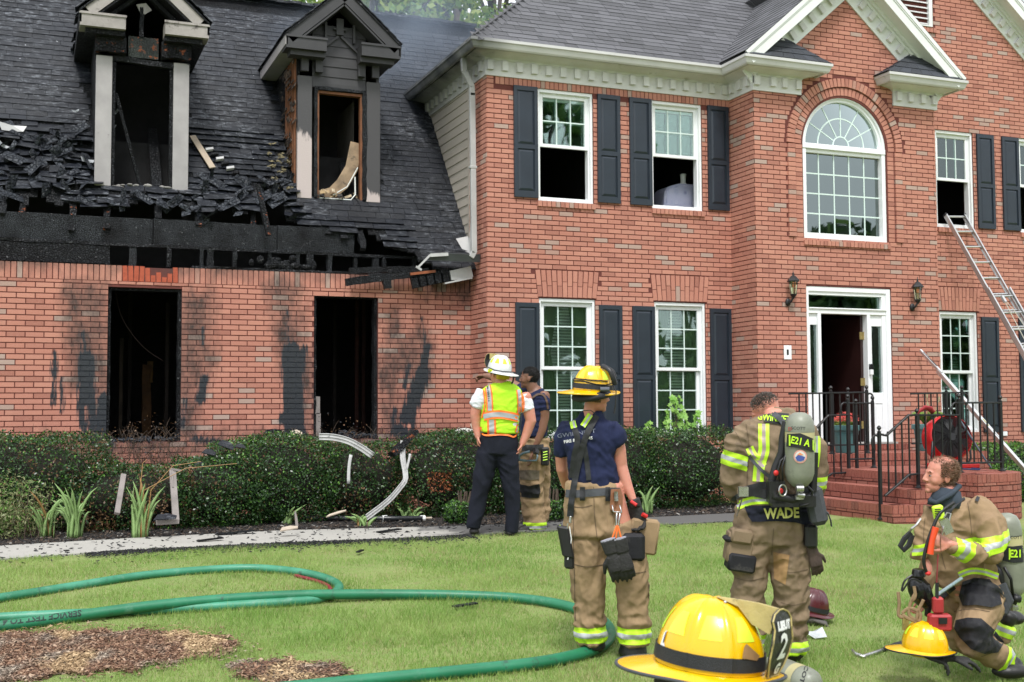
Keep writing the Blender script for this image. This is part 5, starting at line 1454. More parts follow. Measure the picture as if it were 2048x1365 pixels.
# ---- ladder and pole
def ladder():
  a = onY(1905, 440, YM-.06); top = Vector((13.63, YM-.03, 4.66)); foot = Vector((13.95, 12.35, .27))
  ld = thing('extension_ladder', 'aluminium extension ladder leaning to the open upper right window', 'ladder', (foot.x, foot.y, foot.z))
  # choose the foot so that the ladder passes the frame edge at about the photographed place
  d = (top-foot).normalized(); sd_ = Vector((1,0,0)); sd_ = (sd_-d*sd_.dot(d)).normalized(); nn = d.cross(sd_)
  if nn.y > 0: nn = -nn
  for (t0, t1, w, off, nm) in ((2.2,(top-foot).length,.20,.0,'fly_rail'),(0,3.65,.225,.035,'base_rail')):
    for s_ in (-1, 1):
      m_ = MB(); p, q = foot+d*t0+sd_*s_*w+nn*off, foot+d*t1+sd_*s_*w+nn*off
      mid = (p+q)/2; hl = (q-p).length/2
      m_.obox(mid, (sd_, nn, d), (.005,.033,hl)); m_.obox(mid+sd_*s_*-.010+nn*.031, (sd_, nn, d), (.012,.004,hl)); m_.obox(mid+sd_*s_*-.010-nn*.031, (sd_, nn, d), (.012,.004,hl))
      m_.build(nm, M_alu, ld)
    t = t0+.15
    while t < t1-.03:
      m_ = MB(); m_.tube([foot+d*t-sd_*w+nn*off, foot+d*t+sd_*w+nn*off], .016, 8); m_.build('rung', M_alu, ld); t += .305
  for s_ in (-1, 1):
    m_ = MB(); m_.obox(foot+d*(top-foot).length+sd_*s_*.20, (sd_,nn,d), (.012,.036,.015)); m_.build('end_cap', M_blk, ld)
    m_ = MB(); m_.obox(foot+d*.0+sd_*s_*.225+nn*.03, (sd_,nn,d), (.02,.05,.04)); m_.build('foot_pad', M_blk, ld)
  for s_ in (-1,): 
    m_ = MB(); m_.obox(foot+d*3.0+sd_*s_*.215+nn*.05, (sd_,nn,d), (.014,.02,.22)); m_.build('rung_lock', M_blk, ld)
  m_ = MB(); m_.obox(foot+d*3.42+nn*.08-sd_*.07, (sd_,nn,d), (.02,.02,.06)); m_.build('pulley', M_alu, ld)
  rp_ = [foot+d*3.45+nn*.08-sd_*.07, foot+d*3.2+nn*.09, foot+d*2.3+nn*.10+sd_*.08, Vector((13.95,13.2,1.6)), Vector((14.1,13.4,.8)), Vector((14.2,13.5,.3))]
  m_ = MB(); m_.tube(rp_[:3], .006, 6); m_.tube([foot+d*3.4+nn*.08-sd_*.07, rp_[3]-Vector((.1,0,0)), rp_[4], rp_[5]], .007, 6); m_.build('halyard_rope', simple('rope', (.52,.50,.42), .8, .3, 50), ld)
ladder()
pq, pe = onY(1840, 701, 14.30), Vector((12.55, 12.5, .30))
pe = onY(2075, 968, 12.7)
pl = thing('folding_ladder', 'closed aluminium folding ladder leaning on the right portico corner', 'ladder', tuple(pe))
m_ = MB(); m_.beam(pe, pe.lerp(pq,.84), .045, .075, (0,1,0)); m_.build('rail', M_alu, pl, bevel=.004)
m_ = MB(); m_.beam(pe.lerp(pq,.8)+Vector((-.012,-.01,.03)), pq+Vector((-.0,0,.0)), .03, .05, (0,1,0)); m_.build('inner_rail', M_alu, pl, bevel=.003)
m_ = MB(); m_.beam(pe.lerp(pq,.855)+Vector((-.01,-.03,.035)), pe.lerp(pq,.985)+Vector((-.0,-.03,.0)), .01, .014, (0,1,0)); m_.build('rail_slot', M_blk, pl)
m_ = MB(); m_.beam(pe.lerp(pq,.41)+Vector((0,-.026,0)), pe.lerp(pq,.46)+Vector((0,-.026,0)), .003, .05, (0,1,0)); m_.build('yellow_label', emis('label_yellow',(.6,.55,.03)), pl)
m_ = MB(); m_.beam(pe.lerp(pq,.32)+Vector((0,-.026,0)), pe.lerp(pq,.37)+Vector((0,-.026,0)), .003, .04, (0,1,0)); m_.beam(pe+Vector((0,-.028,.014)), pe.lerp(pq,.8)+Vector((0,-.028,.014)), .004, .012, (0,1,0)); m_.build('dark_marking', M_blk, pl)
# ================================================================ ground, path, bed
def lawn_mat():
  t = NT('lawn'); n1 = t.noise(.9, 5); n2 = t.noise(9, 5, rough=.7)
  c = t.mix(t.ramp(n1, [(.38,(0,0,0)),(.66,(1,1,1))]), (.17,.25,.06), (.25,.30,.10))
  c = t.mix(t.ramp(n2, [(.45,(0,0,0)),(.75,(.8,.8,.8))]), c, (.24,.22,.10))
  t.col(c); t.set(Roughness=.95); t.bump(t.noise(90, 3), .8, .02); return t.m
NX, NY = 60, 110
gx = np.concatenate([[-60,-25], np.linspace(-8, 18, NX), [30,80]]); gy = np.concatenate([[-60,-30,-5], np.linspace(1, 14, NY), [30, 90]])
VX, VY = np.meshgrid(gx, gy); VZ = np.array([[gz(a, b)+(.012*noise.noise(Vector((a*1.3, b*1.3, 0))) if -8 < a < 18 and 1 < b < 11.2 else 0) for a in gx] for b in gy])
V = np.stack([VX, VY, VZ], -1).reshape(-1, 3); nx_ = len(gx)
idx = np.arange(len(V)).reshape(len(gy), nx_)
F = np.stack([idx[:-1,:-1], idx[:-1,1:], idx[1:,1:], idx[1:,:-1]], -1).reshape(-1, 4)
np_obj('ground', V, F, lawn_mat(), kind='structure', smooth=True)
def strip(name, far, near, dz, mat, kind='structure', thick=0.0):
  m_ = MB(); n_ = len(far); vs = []
  for a, b in zip(far, near): vs += [(a[0],a[1],gz(*a[:2])+dz), (b[0],b[1],gz(*b[:2])+dz)]
  m_.add(vs, [(2*i, 2*i+1, 2*i+3, 2*i+2) for i in range(n_-1)])
  if thick: m_.add([(v[0],v[1],v[2]-(0 if k % 2 == 0 else 0)) for k, v in enumerate(vs)]+[(v[0],v[1],v[2]-thick) for v in vs], [(2*i+1, 2*n_+2*i+1, 2*n_+2*i+3, 2*i+3) for i in range(n_-1)])
  return m_.build(name, mat, None, kind=kind, fixn=False)
def conc():
  t = NT('path_concrete'); sep = t.n('ShaderNodeSeparateXYZ'); t.l(t.pos(), sep.inputs[0])
  c = t.mix(t.noise(3, 5), (.40,.385,.35), (.31,.30,.275)); 
  k = t.ramp(t.math('ADD', t.math('MULTIPLY', sep.outputs[0], .2), t.math('MULTIPLY', t.noise(4, 5), .3)), [(.95,(0,0,0)),(1,(1,1,1))])
  c = t.mix(k, c, (.10,.098,.095)); s = t.ramp(t.noise(26, 6, rough=.8), [(.60,(0,0,0)),(.66,(1,1,1))]); c = t.mix(s, c, (.09,.085,.08))
  t.col(c); t.set(Roughness=.85); t.bump(t.noise(150, 4), .5, .006); return t.m
farp = [onG(*p) for p in ((-300,1120),(0,1095),(250,1080),(560,1064),(800,1058),(1000,1052),(1250,1040),(1450,1030),(1640,1024))]
nearp = [onG(*p) for p in ((-300,1150),(0,1122),(250,1104),(560,1089),(800,1080),(1011,1069),(1250,1056),(1450,1046),(1640,1042))]
strip('path', [(p.x,p.y) for p in farp], [(p.x,p.y) for p in nearp], .016, conc(), thick=.06)
M_bed = simple('bed_soil', (.022,.017,.014), .95, .5, 10, .9, 50, wear=((.09,.075,.06), .4, 14))
strip('planting_bed', [(p.x-.0, YM-.02 if p.x > 5.7 else YW-.02) for p in farp[:8]]+[(9.6, YP-.0)], [(p.x,p.y-.01) for p in farp], .008, M_bed)
nearY = lambda x: float(np.interp(x, [p.x for p in nearp], [p.y for p in nearp])); farY = lambda x: float(np.interp(x, [p.x for p in farp], [p.y for p in farp]))
# ---- grass blades
def blades(name, P, h, w, mats, mi=None, lean=.5, kind='stuff'):
  n_ = len(P); a = nrs.uniform(0, 2*PI, n_); ld = nrs.uniform(0, 2*PI, n_); hh = h*nrs.uniform(.5, 1.25, n_)*(1+.45*np.sin(P[:,0]*3.3+np.sin(P[:,1]*4.1)*1.5)*np.sin(P[:,1]*5.2+1)); ww = w*nrs.uniform(.7, 1.2, n_)
  dx, dy = np.cos(a)*ww, np.sin(a)*ww
  A = P + np.stack([dx, dy, np.zeros(n_)], -1); B = P - np.stack([dx, dy, np.zeros(n_)], -1)
  T = P + np.stack([np.cos(ld)*hh*lean*nrs.rand(n_), np.sin(ld)*hh*lean*nrs.rand(n_), hh], -1)
  V = np.stack([A, B, T], 1).reshape(-1, 3); F = np.arange(3*n_).reshape(-1, 3)
  return np_obj(name, V, F, mats, kind=kind, mi=mi)
def gzn(x, y):
  t = (y-7.2)/4.4
  return np.where(y < 7.2, -0.07+(y-7.2)*.03, np.where(y < 11.6, -0.07+.34*(t*t*(3-2*t)*.35+t*.65), .27))
def blade_mat(name, c1, c2, c3):
  t = NT(name); r = t.geo().outputs['Random Per Island']; n1 = t.ramp(t.noise(1.1, 5), [(.38,(0,0,0)),(.66,(1,1,1))])
  c = t.mix(r, c1, c2); c = t.mix(n1, c, t.mix(r, c2, c3)); c = t.mix(t.ramp(t.noise(3.4, 6, rough=.7), [(.55,(0,0,0)),(.75,(.8,.8,.8))]), c, tuple(x*.55 for x in c1)); c = t.mix(t.ramp(t.noise(2.3, 5, dist=.6, rough=.65), [(.62,(0,0,0)),(.74,(.7,.7,.7))]), c, (.42,.37,.20)); t.col(c); t.set(Roughness=.6)
  tb = t.n('ShaderNodeBsdfTranslucent'); t.l(c, tb.inputs[0]); ms_ = t.n('ShaderNodeMixShader'); ms_.inputs[0].default_value = .3
  t.l(t.b.outputs[0], ms_.inputs[1]); t.l(tb.outputs[0], ms_.inputs[2]); t.l(ms_.outputs[0], t.out.inputs[0]); return t.m
M_blade = blade_mat('grass_blade', (.14,.275,.045), (.255,.40,.085), (.37,.44,.15))
M_dry = leaf_mat('dry_grass', (.42,.36,.20), (.30,.25,.12))
# mulch patches (outline in ground coordinates)
def ground_poly(pxs): return [tuple(onG(*p)[:2]) for p in pxs]
MUL = [ground_poly([(-60,1272),(120,1268),(300,1266),(420,1276),(480,1292),(470,1312),(380,1325),(260,1345),(150,1350),(60,1362),(-60,1380)]), ground_poly([(450,1330),(560,1322),(690,1335),(700,1352),(640,1368),(520,1372),(470,1350)])]
def inpoly(x, y, poly):
  c = np.zeros(len(x), bool); n = len(poly)
  for i in range(n):
    (x1,y1),(x2,y2) = poly[i], poly[(i+1)%n]
    k = ((y1 > y) != (y2 > y)); c ^= k & (x < (x2-x1)*(y-y1)/((y2-y1) if abs(y2-y1) > 1e-9 else 1e-9)+x1)
  return c
N_ = 620000
gxs = nrs.uniform(-1.8, 10.5, N_); gys = 4.4 + (12.6-4.4)*nrs.rand(N_)**1.15
ny_ = np.interp(gxs, [p.x for p in nearp], [p.y for p in nearp])
keep = gys < ny_ - .02 + .05*np.sin(gxs*7) 
keep &= ~((gxs > 9.2) & (gys > 10.95))
for q in MUL:
  inn = inpoly(gxs+.05*np.sin(gys*30), gys+.04*np.sin(gxs*23), q); keep &= ~(inn & (nrs.rand(N_) > .02))
# charred, thinned strip beside the path
soot_k = (ny_-gys < .30+.12*np.sin(gxs*2.1)) & (gxs > .3) & (gxs < 4.3)
keep &= ~(soot_k & (nrs.rand(N_) < .72))
G_ = np.stack([gxs, gys, gzn(gxs, gys)-.004], -1)[keep]
mi_ = (nrs.rand(len(G_)) < .07+.22*np.clip(np.sin(G_[:,0]*2.3+np.sin(G_[:,1]*2.7))*np.sin(G_[:,1]*3.1+np.sin(G_[:,0]*5)), 0, 1)).astype(int)
blades('grass_blades', G_, .036, .0024, [M_blade, M_dry], mi_, lean=.9)
# longer grass tufts left of the mulch and right lawn edge
k_ = 9000; tx = nrs.uniform(.2, 3.6, k_); ty = nrs.uniform(8.0, 9.2, k_); km = ~inpoly(tx, ty, MUL[0]) & ~inpoly(tx, ty, MUL[1])
blades('long_grass_blades', np.stack([tx, ty, gzn(tx, ty)], -1)[km], .07, .002, [M_blade], lean=1.0)
# ---- mulch chips
def chips(name, n, sampler, sz, mat, hmax=.03):
  a = nrs.uniform(0, 2*PI, n); P = sampler(n); l = sz*nrs.uniform(.4, 1.6, n)**1.3; w = l*nrs.uniform(.15,.45,n); tilt = nrs.uniform(-.45,.45,n); th = nrs.uniform(.0015,.004,n)
  ux = np.stack([np.cos(a)*np.cos(tilt), np.sin(a)*np.cos(tilt), np.sin(tilt)], -1)*l[:,None]; vx = np.stack([-np.sin(a), np.cos(a), nrs.uniform(-.5,.5,n)], -1)*w[:,None]
  P = P + np.stack([0*a, 0*a, nrs.uniform(.0,hmax,n)], -1); up = np.array([0,0,1.])[None]*th[:,None]
  V = np.stack([P-ux-vx, P+ux-vx, P+ux*.8+vx, P-ux*.9+vx, P-ux-vx+up, P+ux-vx+up, P+ux*.8+vx+up, P-ux*.9+vx+up], 1).reshape(-1,3)
  q = np.array([(4,5,6,7),(0,1,5,4),(1,2,6,5),(2,3,7,6),(3,0,4,7)]); F = (np.arange(n)*8)[:,None,None]+q[None]
  return np_obj(name, V, F.reshape(-1,4), mat, kind='stuff')
def poly_sampler(poly):
  xs, ys = [p[0] for p in poly], [p[1] for p in poly]
  def f(n):
    X, Y = np.zeros(0), np.zeros(0)
    while len(X) < n:
      a = nrs.uniform(min(xs), max(xs), n*2); b = nrs.uniform(min(ys), max(ys), n*2); k = inpoly(a+.05*np.sin(b*30), b+.04*np.sin(a*23), poly); X = np.append(X, a[k]); Y = np.append(Y, b[k])
    X, Y = X[:n], Y[:n]; return np.stack([X, Y, gzn(X, Y)], -1)
  return f
def chip2():
  t = NT('bark_chips'); r = t.geo().outputs['Random Per Island']; p = t.ramp(t.noise(2.6, 4), [(.50,(0,0,0)),(.66,(1,1,1))])
  a = t.ramp(r, [(0,(.05,.028,.018)),(.4,(.17,.085,.05)),(.75,(.27,.16,.10)),(1,(.36,.25,.17))]); b = t.ramp(r, [(0,(.07,.055,.045)),(.5,(.22,.175,.135)),(.8,(.34,.29,.23)),(1,(.46,.40,.32))]); c = t.mix(p, a, b)
  c = t.mix(t.ramp(t.noise(1.7, 3, t.map(t.pos(), (1.3,1,1))), [(.55,(0,0,0)),(.62,(1,1,1))]), c, t.ramp(r, [(0,(.20,.12,.06)),(1,(.52,.38,.22))])); t.col(c); t.set(Roughness=.9); return t.m
M_chip = chip2()
for q, n_ in zip(MUL, (30000, 2600)):
  chips('bark_mulch', n_, poly_sampler(q), .0105, M_chip, .028)
  cx_, cy_ = sum(p[0] for p in q)/len(q), sum(p[1] for p in q)/len(q); chips('scattered_mulch', n_//12, poly_sampler([(cx_+(p[0]-cx_)*1.16, cy_+(p[1]-cy_)*1.35) for p in q]), .010, M_chip, .03)
for q in MUL:
  m_ = MB(); cx_, cy_ = sum(p[0] for p in q)/len(q), sum(p[1] for p in q)/len(q)
  m_.add([(cx_+(p[0]-cx_)*.93, cy_+(p[1]-cy_)*.9, gz(*p)+.012) for p in q]+[(cx_,cy_,gz(cx_,cy_)+.02)], [(i, (i+1) % len(q), len(q)) for i in range(len(q))]); m_.build('mulch_soil', simple('mulch_soil', (.11,.075,.052), .95, .5, 20, .8, 60), kind='structure')
# bed litter and soot on path and lawn edge
M_lit = chip_mat('burned_litter', [(0,(.008,.008,.009)),(.45,(.02,.02,.022)),(.6,(.07,.045,.03)),(.8,(.12,.09,.065)),(.93,(.03,.03,.03)),(1,(.35,.33,.30))])
M_coal = chip_mat('charcoal_flakes', [(0,(.006,.006,.007)),(.8,(.02,.021,.023)),(1,(.05,.05,.055))])
def bed_s(n):
  X = nrs.uniform(-1.2, 9.2, n); fy = np.interp(X, [p.x for p in farp], [p.y for p in farp]); Y = fy+.03+(2.2*nrs.rand(n)**1.5); return np.stack([X, Y, gzn(X,Y)+.008], -1)
chips('bed_litter', 14000, bed_s, .014, M_lit, .02)
def path_s(n):
  X = nrs.uniform(-.8, 6.5, n); fy = np.interp(X, [p.x for p in farp], [p.y for p in farp]); ny = np.interp(X, [p.x for p in nearp], [p.y for p in nearp]); Y = fy+(ny-fy)*nrs.rand(n)**1.6; return np.stack([X, Y, gzn(X,Y)+.018], -1)
chips('path_soot_flakes', 420, path_s, .018, M_coal, .004)
def edge_s(n):
  X = np.concatenate([nrs.uniform(.5, 4.3, int(n*.85)), nrs.uniform(-.5, 8, n-int(n*.85))]); ny = np.interp(X, [p.x for p in nearp], [p.y for p in nearp]); Y = ny-.02-nrs.gamma(1.3, .11, n); return np.stack([X, Y, gzn(X,Y)+.012], -1)
chips('lawn_soot_flakes', 5200, edge_s, .011, M_coal, .012)
for px_, py_, s_, rz, lb_ in ((420,1086,.13,.2,'long thin charred scrap on the left part of the pale path'),(720,1110,.06,.9,'small charred scrap on the lawn just below the path'),(930,1219,.10,.1,'thin charred scrap on the lawn inside the front hose curl'),(778,1068,.14,.3,'charred scrap on the path left of the officer'),(300,1047,.10,.6,'charred scrap on the soil beside the tall clump'),(470,1072,.2,.1,'broad charred scrap at the far edge of the path')):
  p = onG(px_, py_); m_ = MB(); c_, s2 = math.cos(rz), math.sin(rz)
  m_.obox((p.x,p.y,p.z+.035), (Vector((c_,s2,.06)),Vector((-s2,c_,0)),Vector((0,0,1))), (s_,s_*.28,.006)); tag(m_.build('charred_scrap', M_char, fixn=True), lb_, 'debris', 'charred scraps on the ground')
# ---- shrubs
def leaves_np(P, Nrm, size, mats, name, parent, mi=None, aspect=.55, spread=.9, fold=True):
  n_ = len(P); d = Nrm + spread*nrs.normal(size=(n_,3)); d /= np.linalg.norm(d, axis=1)[:,None]+1e-9
  r_ = nrs.normal(size=(n_,3)); a = np.cross(d, r_); a /= np.linalg.norm(a, axis=1)[:,None]+1e-9; b = np.cross(d, a)
  s = size*nrs.uniform(.6,1.3,n_)[:,None]
  V = np.stack([P-a*s, P-b*s*aspect, P+a*s, P+b*s*aspect], 1)
  return np_obj(name, V.reshape(-1,3), np.arange(4*n_).reshape(-1,4), mats, parent, kind='stuff', mi=mi)
def blob_pts(n, c, h, p=2.6, shell=.35, lump=.12, fseed=0):
  """points near the surface of a lumpy super-ellipsoid, with outward normals"""
  d = nrs.normal(size=(n,3)); d /= np.linalg.norm(d, axis=1)[:,None]
  k = (np.abs(d)**p).sum(1)**(-1/p); r_ = 1-shell*nrs.rand(n)**2
  q = d*k[:,None]; lm = 1+lump*(np.sin(q[:,0]*7+fseed)*np.sin(q[:,1]*6+fseed*2)+np.sin(q[:,2]*8+q[:,0]*4+fseed))*.7+lump*nrs.normal(size=n)*.35
  return np.array(c)+q*np.array(h)*(r_*lm)[:,None], d
M_hedge = leaf_mat('hedge_leaf', (.010,.034,.009), (.042,.100,.023), .15, .34); M_hedgeN = leaf_mat('hedge_new_glint_leaf', (.07,.19,.02), (.15,.32,.05), .25); M_brown = leaf_mat('scorched_leaf', (.085,.05,.022), (.16,.085,.035), .1); M_orange = leaf_mat('orange_leaf', (.30,.10,.03), (.22,.06,.02), .2)  # the bright leaf colour serves new growth and painted glints on the hedge
M_core = simple('shrub_core_painted_shade', (.018,.016,.010), .95, .4, 9)  # dark colour painted in for the shade between the leaves
M_twig = simple('twig_bark', (.10,.07,.05), .9, .4, 30, .4)
def shrub(x0, x1, y, dy, z1, z0, n, lab, grp='clipped hedge shrubs in front of the brick wall', brown=.06, dense=1.0, new=.10, size=.016, orange=0, name='hedge_shrub', cat='shrub'):
  if grp and 'hedge' in grp: x0 -= .10; x1 += .10
  c = ((x0+x1)/2, y, (z0+z1)/2); h = ((x1-x0)/2, dy, (z1-z0)/2)
  s = thing(name, lab, cat, (c[0], y, GZ), grp)
  m_ = MB(); m_.ell(c, (h[0]*.80, h[1]*.75, h[2]*.82), n=18, m_=10); o = m_.build('dark_filler_core', M_core, s, smooth=True)  # dark blob added inside the foliage to stop seeing through
  P, D = blob_pts(int(n*dense*1.7), c, h, 5.0, .24, .09, x0*3); k = P[:,2] > GZ-.02; P, D = P[k], D[k]
  brown *= .45; u = nrs.rand(len(P)); hv = (P[:,2]-z0)/(z1-z0); mi = np.zeros(len(P), int)
  mi[u < new*.7*(.3+hv)] = 1; pn = np.sin(P[:,0]*5.3+1)*np.sin(P[:,2]*7+P[:,0]*3); mi[(nrs.rand(len(P)) < brown*(1+3*(pn > .35)))] = 2
  if orange: mi[(np.abs(P[:,0]-orange[0]) < .16) & (np.abs(P[:,2]-orange[1]) < .12) & (nrs.rand(len(P)) < .75)] = 3
  leaves_np(P, D, size, [M_hedge, M_hedgeN, M_brown, M_orange], 'foliage', s, mi)
  m_ = MB()
  for i in range(int(26*(x1-x0)+8)):
    a = Vector((rnd.uniform(x0+.05,x1-.05), y+rnd.uniform(-dy,dy)*.8, z1-rnd.uniform(.05,.3))); b = a+Vector((rnd.uniform(-.1,.1), rnd.uniform(-.1,.03), rnd.uniform(.06,.2))); m_.tube([a, (a+b)/2+Vector((rnd.uniform(-.02,.02),0,0)), b], [.004,.003,.0015], 4)
  for i in range(5):
    a = Vector((rnd.uniform(x0+.1,x1-.1), y+rnd.uniform(-.1,.1), GZ-.02)); m_.tube([a, a+Vector((rnd.uniform(-.1,.1),0,.4))], [.018,.010], 5)
  m_.build('twigs', M_twig, s, kind='stuff')
  return s
def hz(px, py, Y): p = onY(px, py, Y); return p.x, p.z
HY = 14.35
a = hz(0,865,HY); b = hz(212,870,HY); shrub(a[0]-.9, b[0], HY, .42, b[1]+.03, GZ+.05, 17000, 'broad dark hedge shrub at the far left under the brick wall', brown=.14)
a = hz(145,930,14.0); b = hz(375,930,14.0); shrub(a[0], b[0], 14.15, .35, a[1]-.02, GZ, 8000, 'low half-burned shrub below the left wall opening', brown=.42, dense=.85)
a = hz(362,930,HY); b = hz(500,900,HY); shrub(a[0], b[0], HY-.15, .42, a[1]+.10, GZ, 8500, 'sloping hedge shrub between the two burned openings, left half', brown=.08)
a = hz(440,880,HY); b = hz(655,880,HY); shrub(a[0], b[0], HY, .42, a[1]+.03, GZ, 14000, 'dense hedge shrub under the right burned opening', brown=.05, new=.16)
a = hz(630,890,HY); b = hz(800,890,HY); shrub(a[0], b[0], HY+.05, .40, a[1]+.02, GZ, 9500, 'scorched brownish hedge shrub behind the fallen white strips', brown=.20, dense=.8)
a = hz(800,872,HY); b = hz(1000,872,HY); shrub(a[0], b[0], HY, .42, a[1]+.02, GZ, 13000, 'dark hedge shrub with a patch of orange leaves left of the chief', brown=.10, new=.07, orange=hz(880,965,HY-.4))
a = hz(985,868,HY); b = hz(1150,868,HY); shrub(a[0], b[0], HY, .42, a[1]+.02, GZ, 10000, 'hedge shrub half hidden behind the two men by the wall', brown=.04)
a = hz(1140,862,HY-.1); b = hz(1300,862,HY-.1); shrub(a[0], b[0], HY-.1, .45, a[1]+.03, GZ, 12000, 'clipped hedge shrub right behind the man in the yellow helmet', brown=.03)
a = hz(1290,862,HY-.1); b = hz(1450,862,HY-.1); shrub(a[0], b[0], HY-.1, .45, a[1]+.02, GZ, 11000, 'clipped hedge shrub below the right shutters next to the portico', brown=.03)
shrub(hz(1900,905,14.3)[0], hz(2060,900,14.3)[0]+.8, 14.2, .5, hz(1990,890,14.3)[1], GZ, 12000, 'light green shrub right of the brick steps behind the ladder', None, brown=.02, new=.5, size=.022)
a = onG(1980, 1010); shrub(a.x+.4, a.x+2.0, a.y+.5, .45, GZ+.5, GZ, 5000, 'low green ground shrub at the right frame edge beside the rounded steps', None, brown=.02, new=.5, size=.02)
a = onG(925,1050); shrub(a.x-.17, a.x+.17, a.y+.1, .15, GZ+.26, GZ, 1500, 'little round seedling shrub left of the chief', 'small seedling shrubs in the bed', brown=.0, new=.4, name='small_shrub')
a = onG(1115,1045); shrub(a.x-.2, a.x+.2, a.y+.2, .15, GZ+.24, GZ, 1500, 'little seedling shrub right of the firefighter without a helmet', 'small seedling shrubs in the bed', brown=.0, new=.4, name='small_shrub')
# dead twig thickets
def thicket(px0, px1, py, Y, n, lab, L_=.35):
  a, b = hz(px0, py, Y), hz(px1, py, Y); s = thing('dead_twigs', lab, 'dead shrub', ((a[0]+b[0])/2, Y, GZ)); m_ = MB()
  for i in range(n):
    x = rnd.uniform(a[0], b[0]); p = Vector((x, Y+rnd.uniform(-.25,.2), GZ+rnd.uniform(0,.4))); q = [p]
    h = a[1]-p.z; d = Vector((rnd.uniform(-.3,.3), rnd.uniform(-.2,.1), 1))
    for k in range(4): q.append(q[-1]+d.normalized()*h/4*rnd.uniform(.8,1.2)); d += Vector((rnd.uniform(-.5,.5), rnd.uniform(-.3,.3), 0))
    m_.tube(q, [.006,.005,.004,.003,.0015], 4)
    for k in range(4):
      c_ = q[rnd.randint(1,4)]; e = c_+Vector((rnd.uniform(-.12,.12), rnd.uniform(-.1,.1), rnd.uniform(.0,.14))); m_.tube([c_, (c_+e)/2+Vector((0,0,.01)), e], [.003,.0025,.001], 3)
  m_.build('twigs', M_twig, s, kind='stuff')
  P, D = blob_pts(n*26, ((a[0]+b[0])/2, Y, (GZ+a[1])/2+.12), ((b[0]-a[0])/2, .3, (a[1]-GZ)/2), 3, .9, .2); P = P[P[:,2] > GZ]; leaves_np(P, D[:len(P)], .013, [M_brown, M_coal], 'scorched_leaves', s, (nrs.rand(len(P)) < .45).astype(int))
thicket(205, 375, 868, 15.2, 60, 'tangle of bare burned twigs under the left opening')
thicket(560, 800, 868, 15.1, 60, 'tangle of bare brown twigs under the right opening')
# ---- strap-leaved clumps
M_iris = leaf_mat('iris_leaf', (.19,.34,.11), (.36,.50,.20), .25, .45); M_irisD = leaf_mat('iris_dry_leaf', (.45,.30,.12), (.30,.15,.05), .2)
def iris(px, py, h, n, lab, spread=.45, stalks=0):
  p = onG(px, py); s = thing('iris_clump', lab, 'plant', tuple(p), 'strap-leaved clumps in the bed')
  for i in range(n):
    a = rnd.uniform(0, 2*PI); sp = spread*rnd.uniform(.25,1.1); hh = h*rnd.uniform(.55,1.1); bx = Vector((rnd.uniform(-.07,.07), rnd.uniform(-.05,.05), 0)); q = []
    droop = rnd.uniform(0,.35)
    for k in range(7):
      t = k/6; q.append(p+bx+Vector((math.cos(a)*sp*t*t*hh, math.sin(a)*sp*t*t*hh*.8, hh*(t-droop*t**4))))
    m_ = MB(); w = rnd.uniform(.017,.027); m_.tube(q, [w*.9,w,w,w*.95,w*.8,w*.5,.001], 4, flat=.12, ref=(-math.sin(a)*.6+.3, math.cos(a), 0)); m_.build('leaf', M_irisD if rnd.random() < .08 else M_iris, s, smooth=True)
  for k in range(stalks):
    m_ = MB(); x_ = rnd.uniform(-.05,.1); m_.tube([p+Vector((x_,0,.1)), p+Vector((x_+.04,0,.5)), p+Vector((x_+.06+.2*k,0,.78-.03*k)), p+Vector((x_+.10+.45*k,0,.82-.03*k))], [.006,.005,.004,.003], 5); m_.build('dry_stalk', M_irisD, s)
iris(150, 1078, .58, 26, 'strap-leaved green clump at the far left of the bed'); iris(95, 1078, .50, 16, 'thin grassy clump leaning left beside the pale bush', .7)
iris(278, 1078, .66, 30, 'tall yellow-green strap-leaved clump with dry flower stalks', stalks=3)
iris(725, 1055, .20, 16, 'low drooping clump at the foot of the fallen white strip', 1.3); iris(820, 1040, .22, 12, 'low clump beside the black pipe, right of the white strip', 1.2); iris(575, 1050, .25, 9, 'sparse young clump beside the black pipe', 1.0)
iris(1295, 1030, .40, 14, 'blue-green strap-leaved clump behind the gloved hand', .5)
# ---- pale loose bush at the far left
p = onG(60, 1085); s = thing('azalea_bush', 'loose pale olive bush at the bottom left corner of the bed', 'bush', tuple(p))
P, D = blob_pts(5200, (p.x-.30, p.y+.40, GZ+.24), (.50,.30,.36), 2.2, .8, .25); P = P[P[:,2] > GZ]; leaves_np(P, D[:len(P)], .022, [leaf_mat('olive_leaf', (.16,.20,.08), (.30,.31,.15), .25), M_hedgeN, M_brown], 'foliage', s, nrs.choice(3, len(P), p=[.7,.2,.1]), aspect=.3)
m_ = MB()
for i in range(30):
  a_ = Vector((p.x-.3+rnd.uniform(-.4,.4), p.y+.4+rnd.uniform(-.2,.2), GZ)); m_.tube([a_, a_+Vector((rnd.uniform(-.15,.15),rnd.uniform(-.1,.1),rnd.uniform(.3,.6)))], [.005,.002], 4)
m_.build('stems', M_twig, s, kind='stuff')
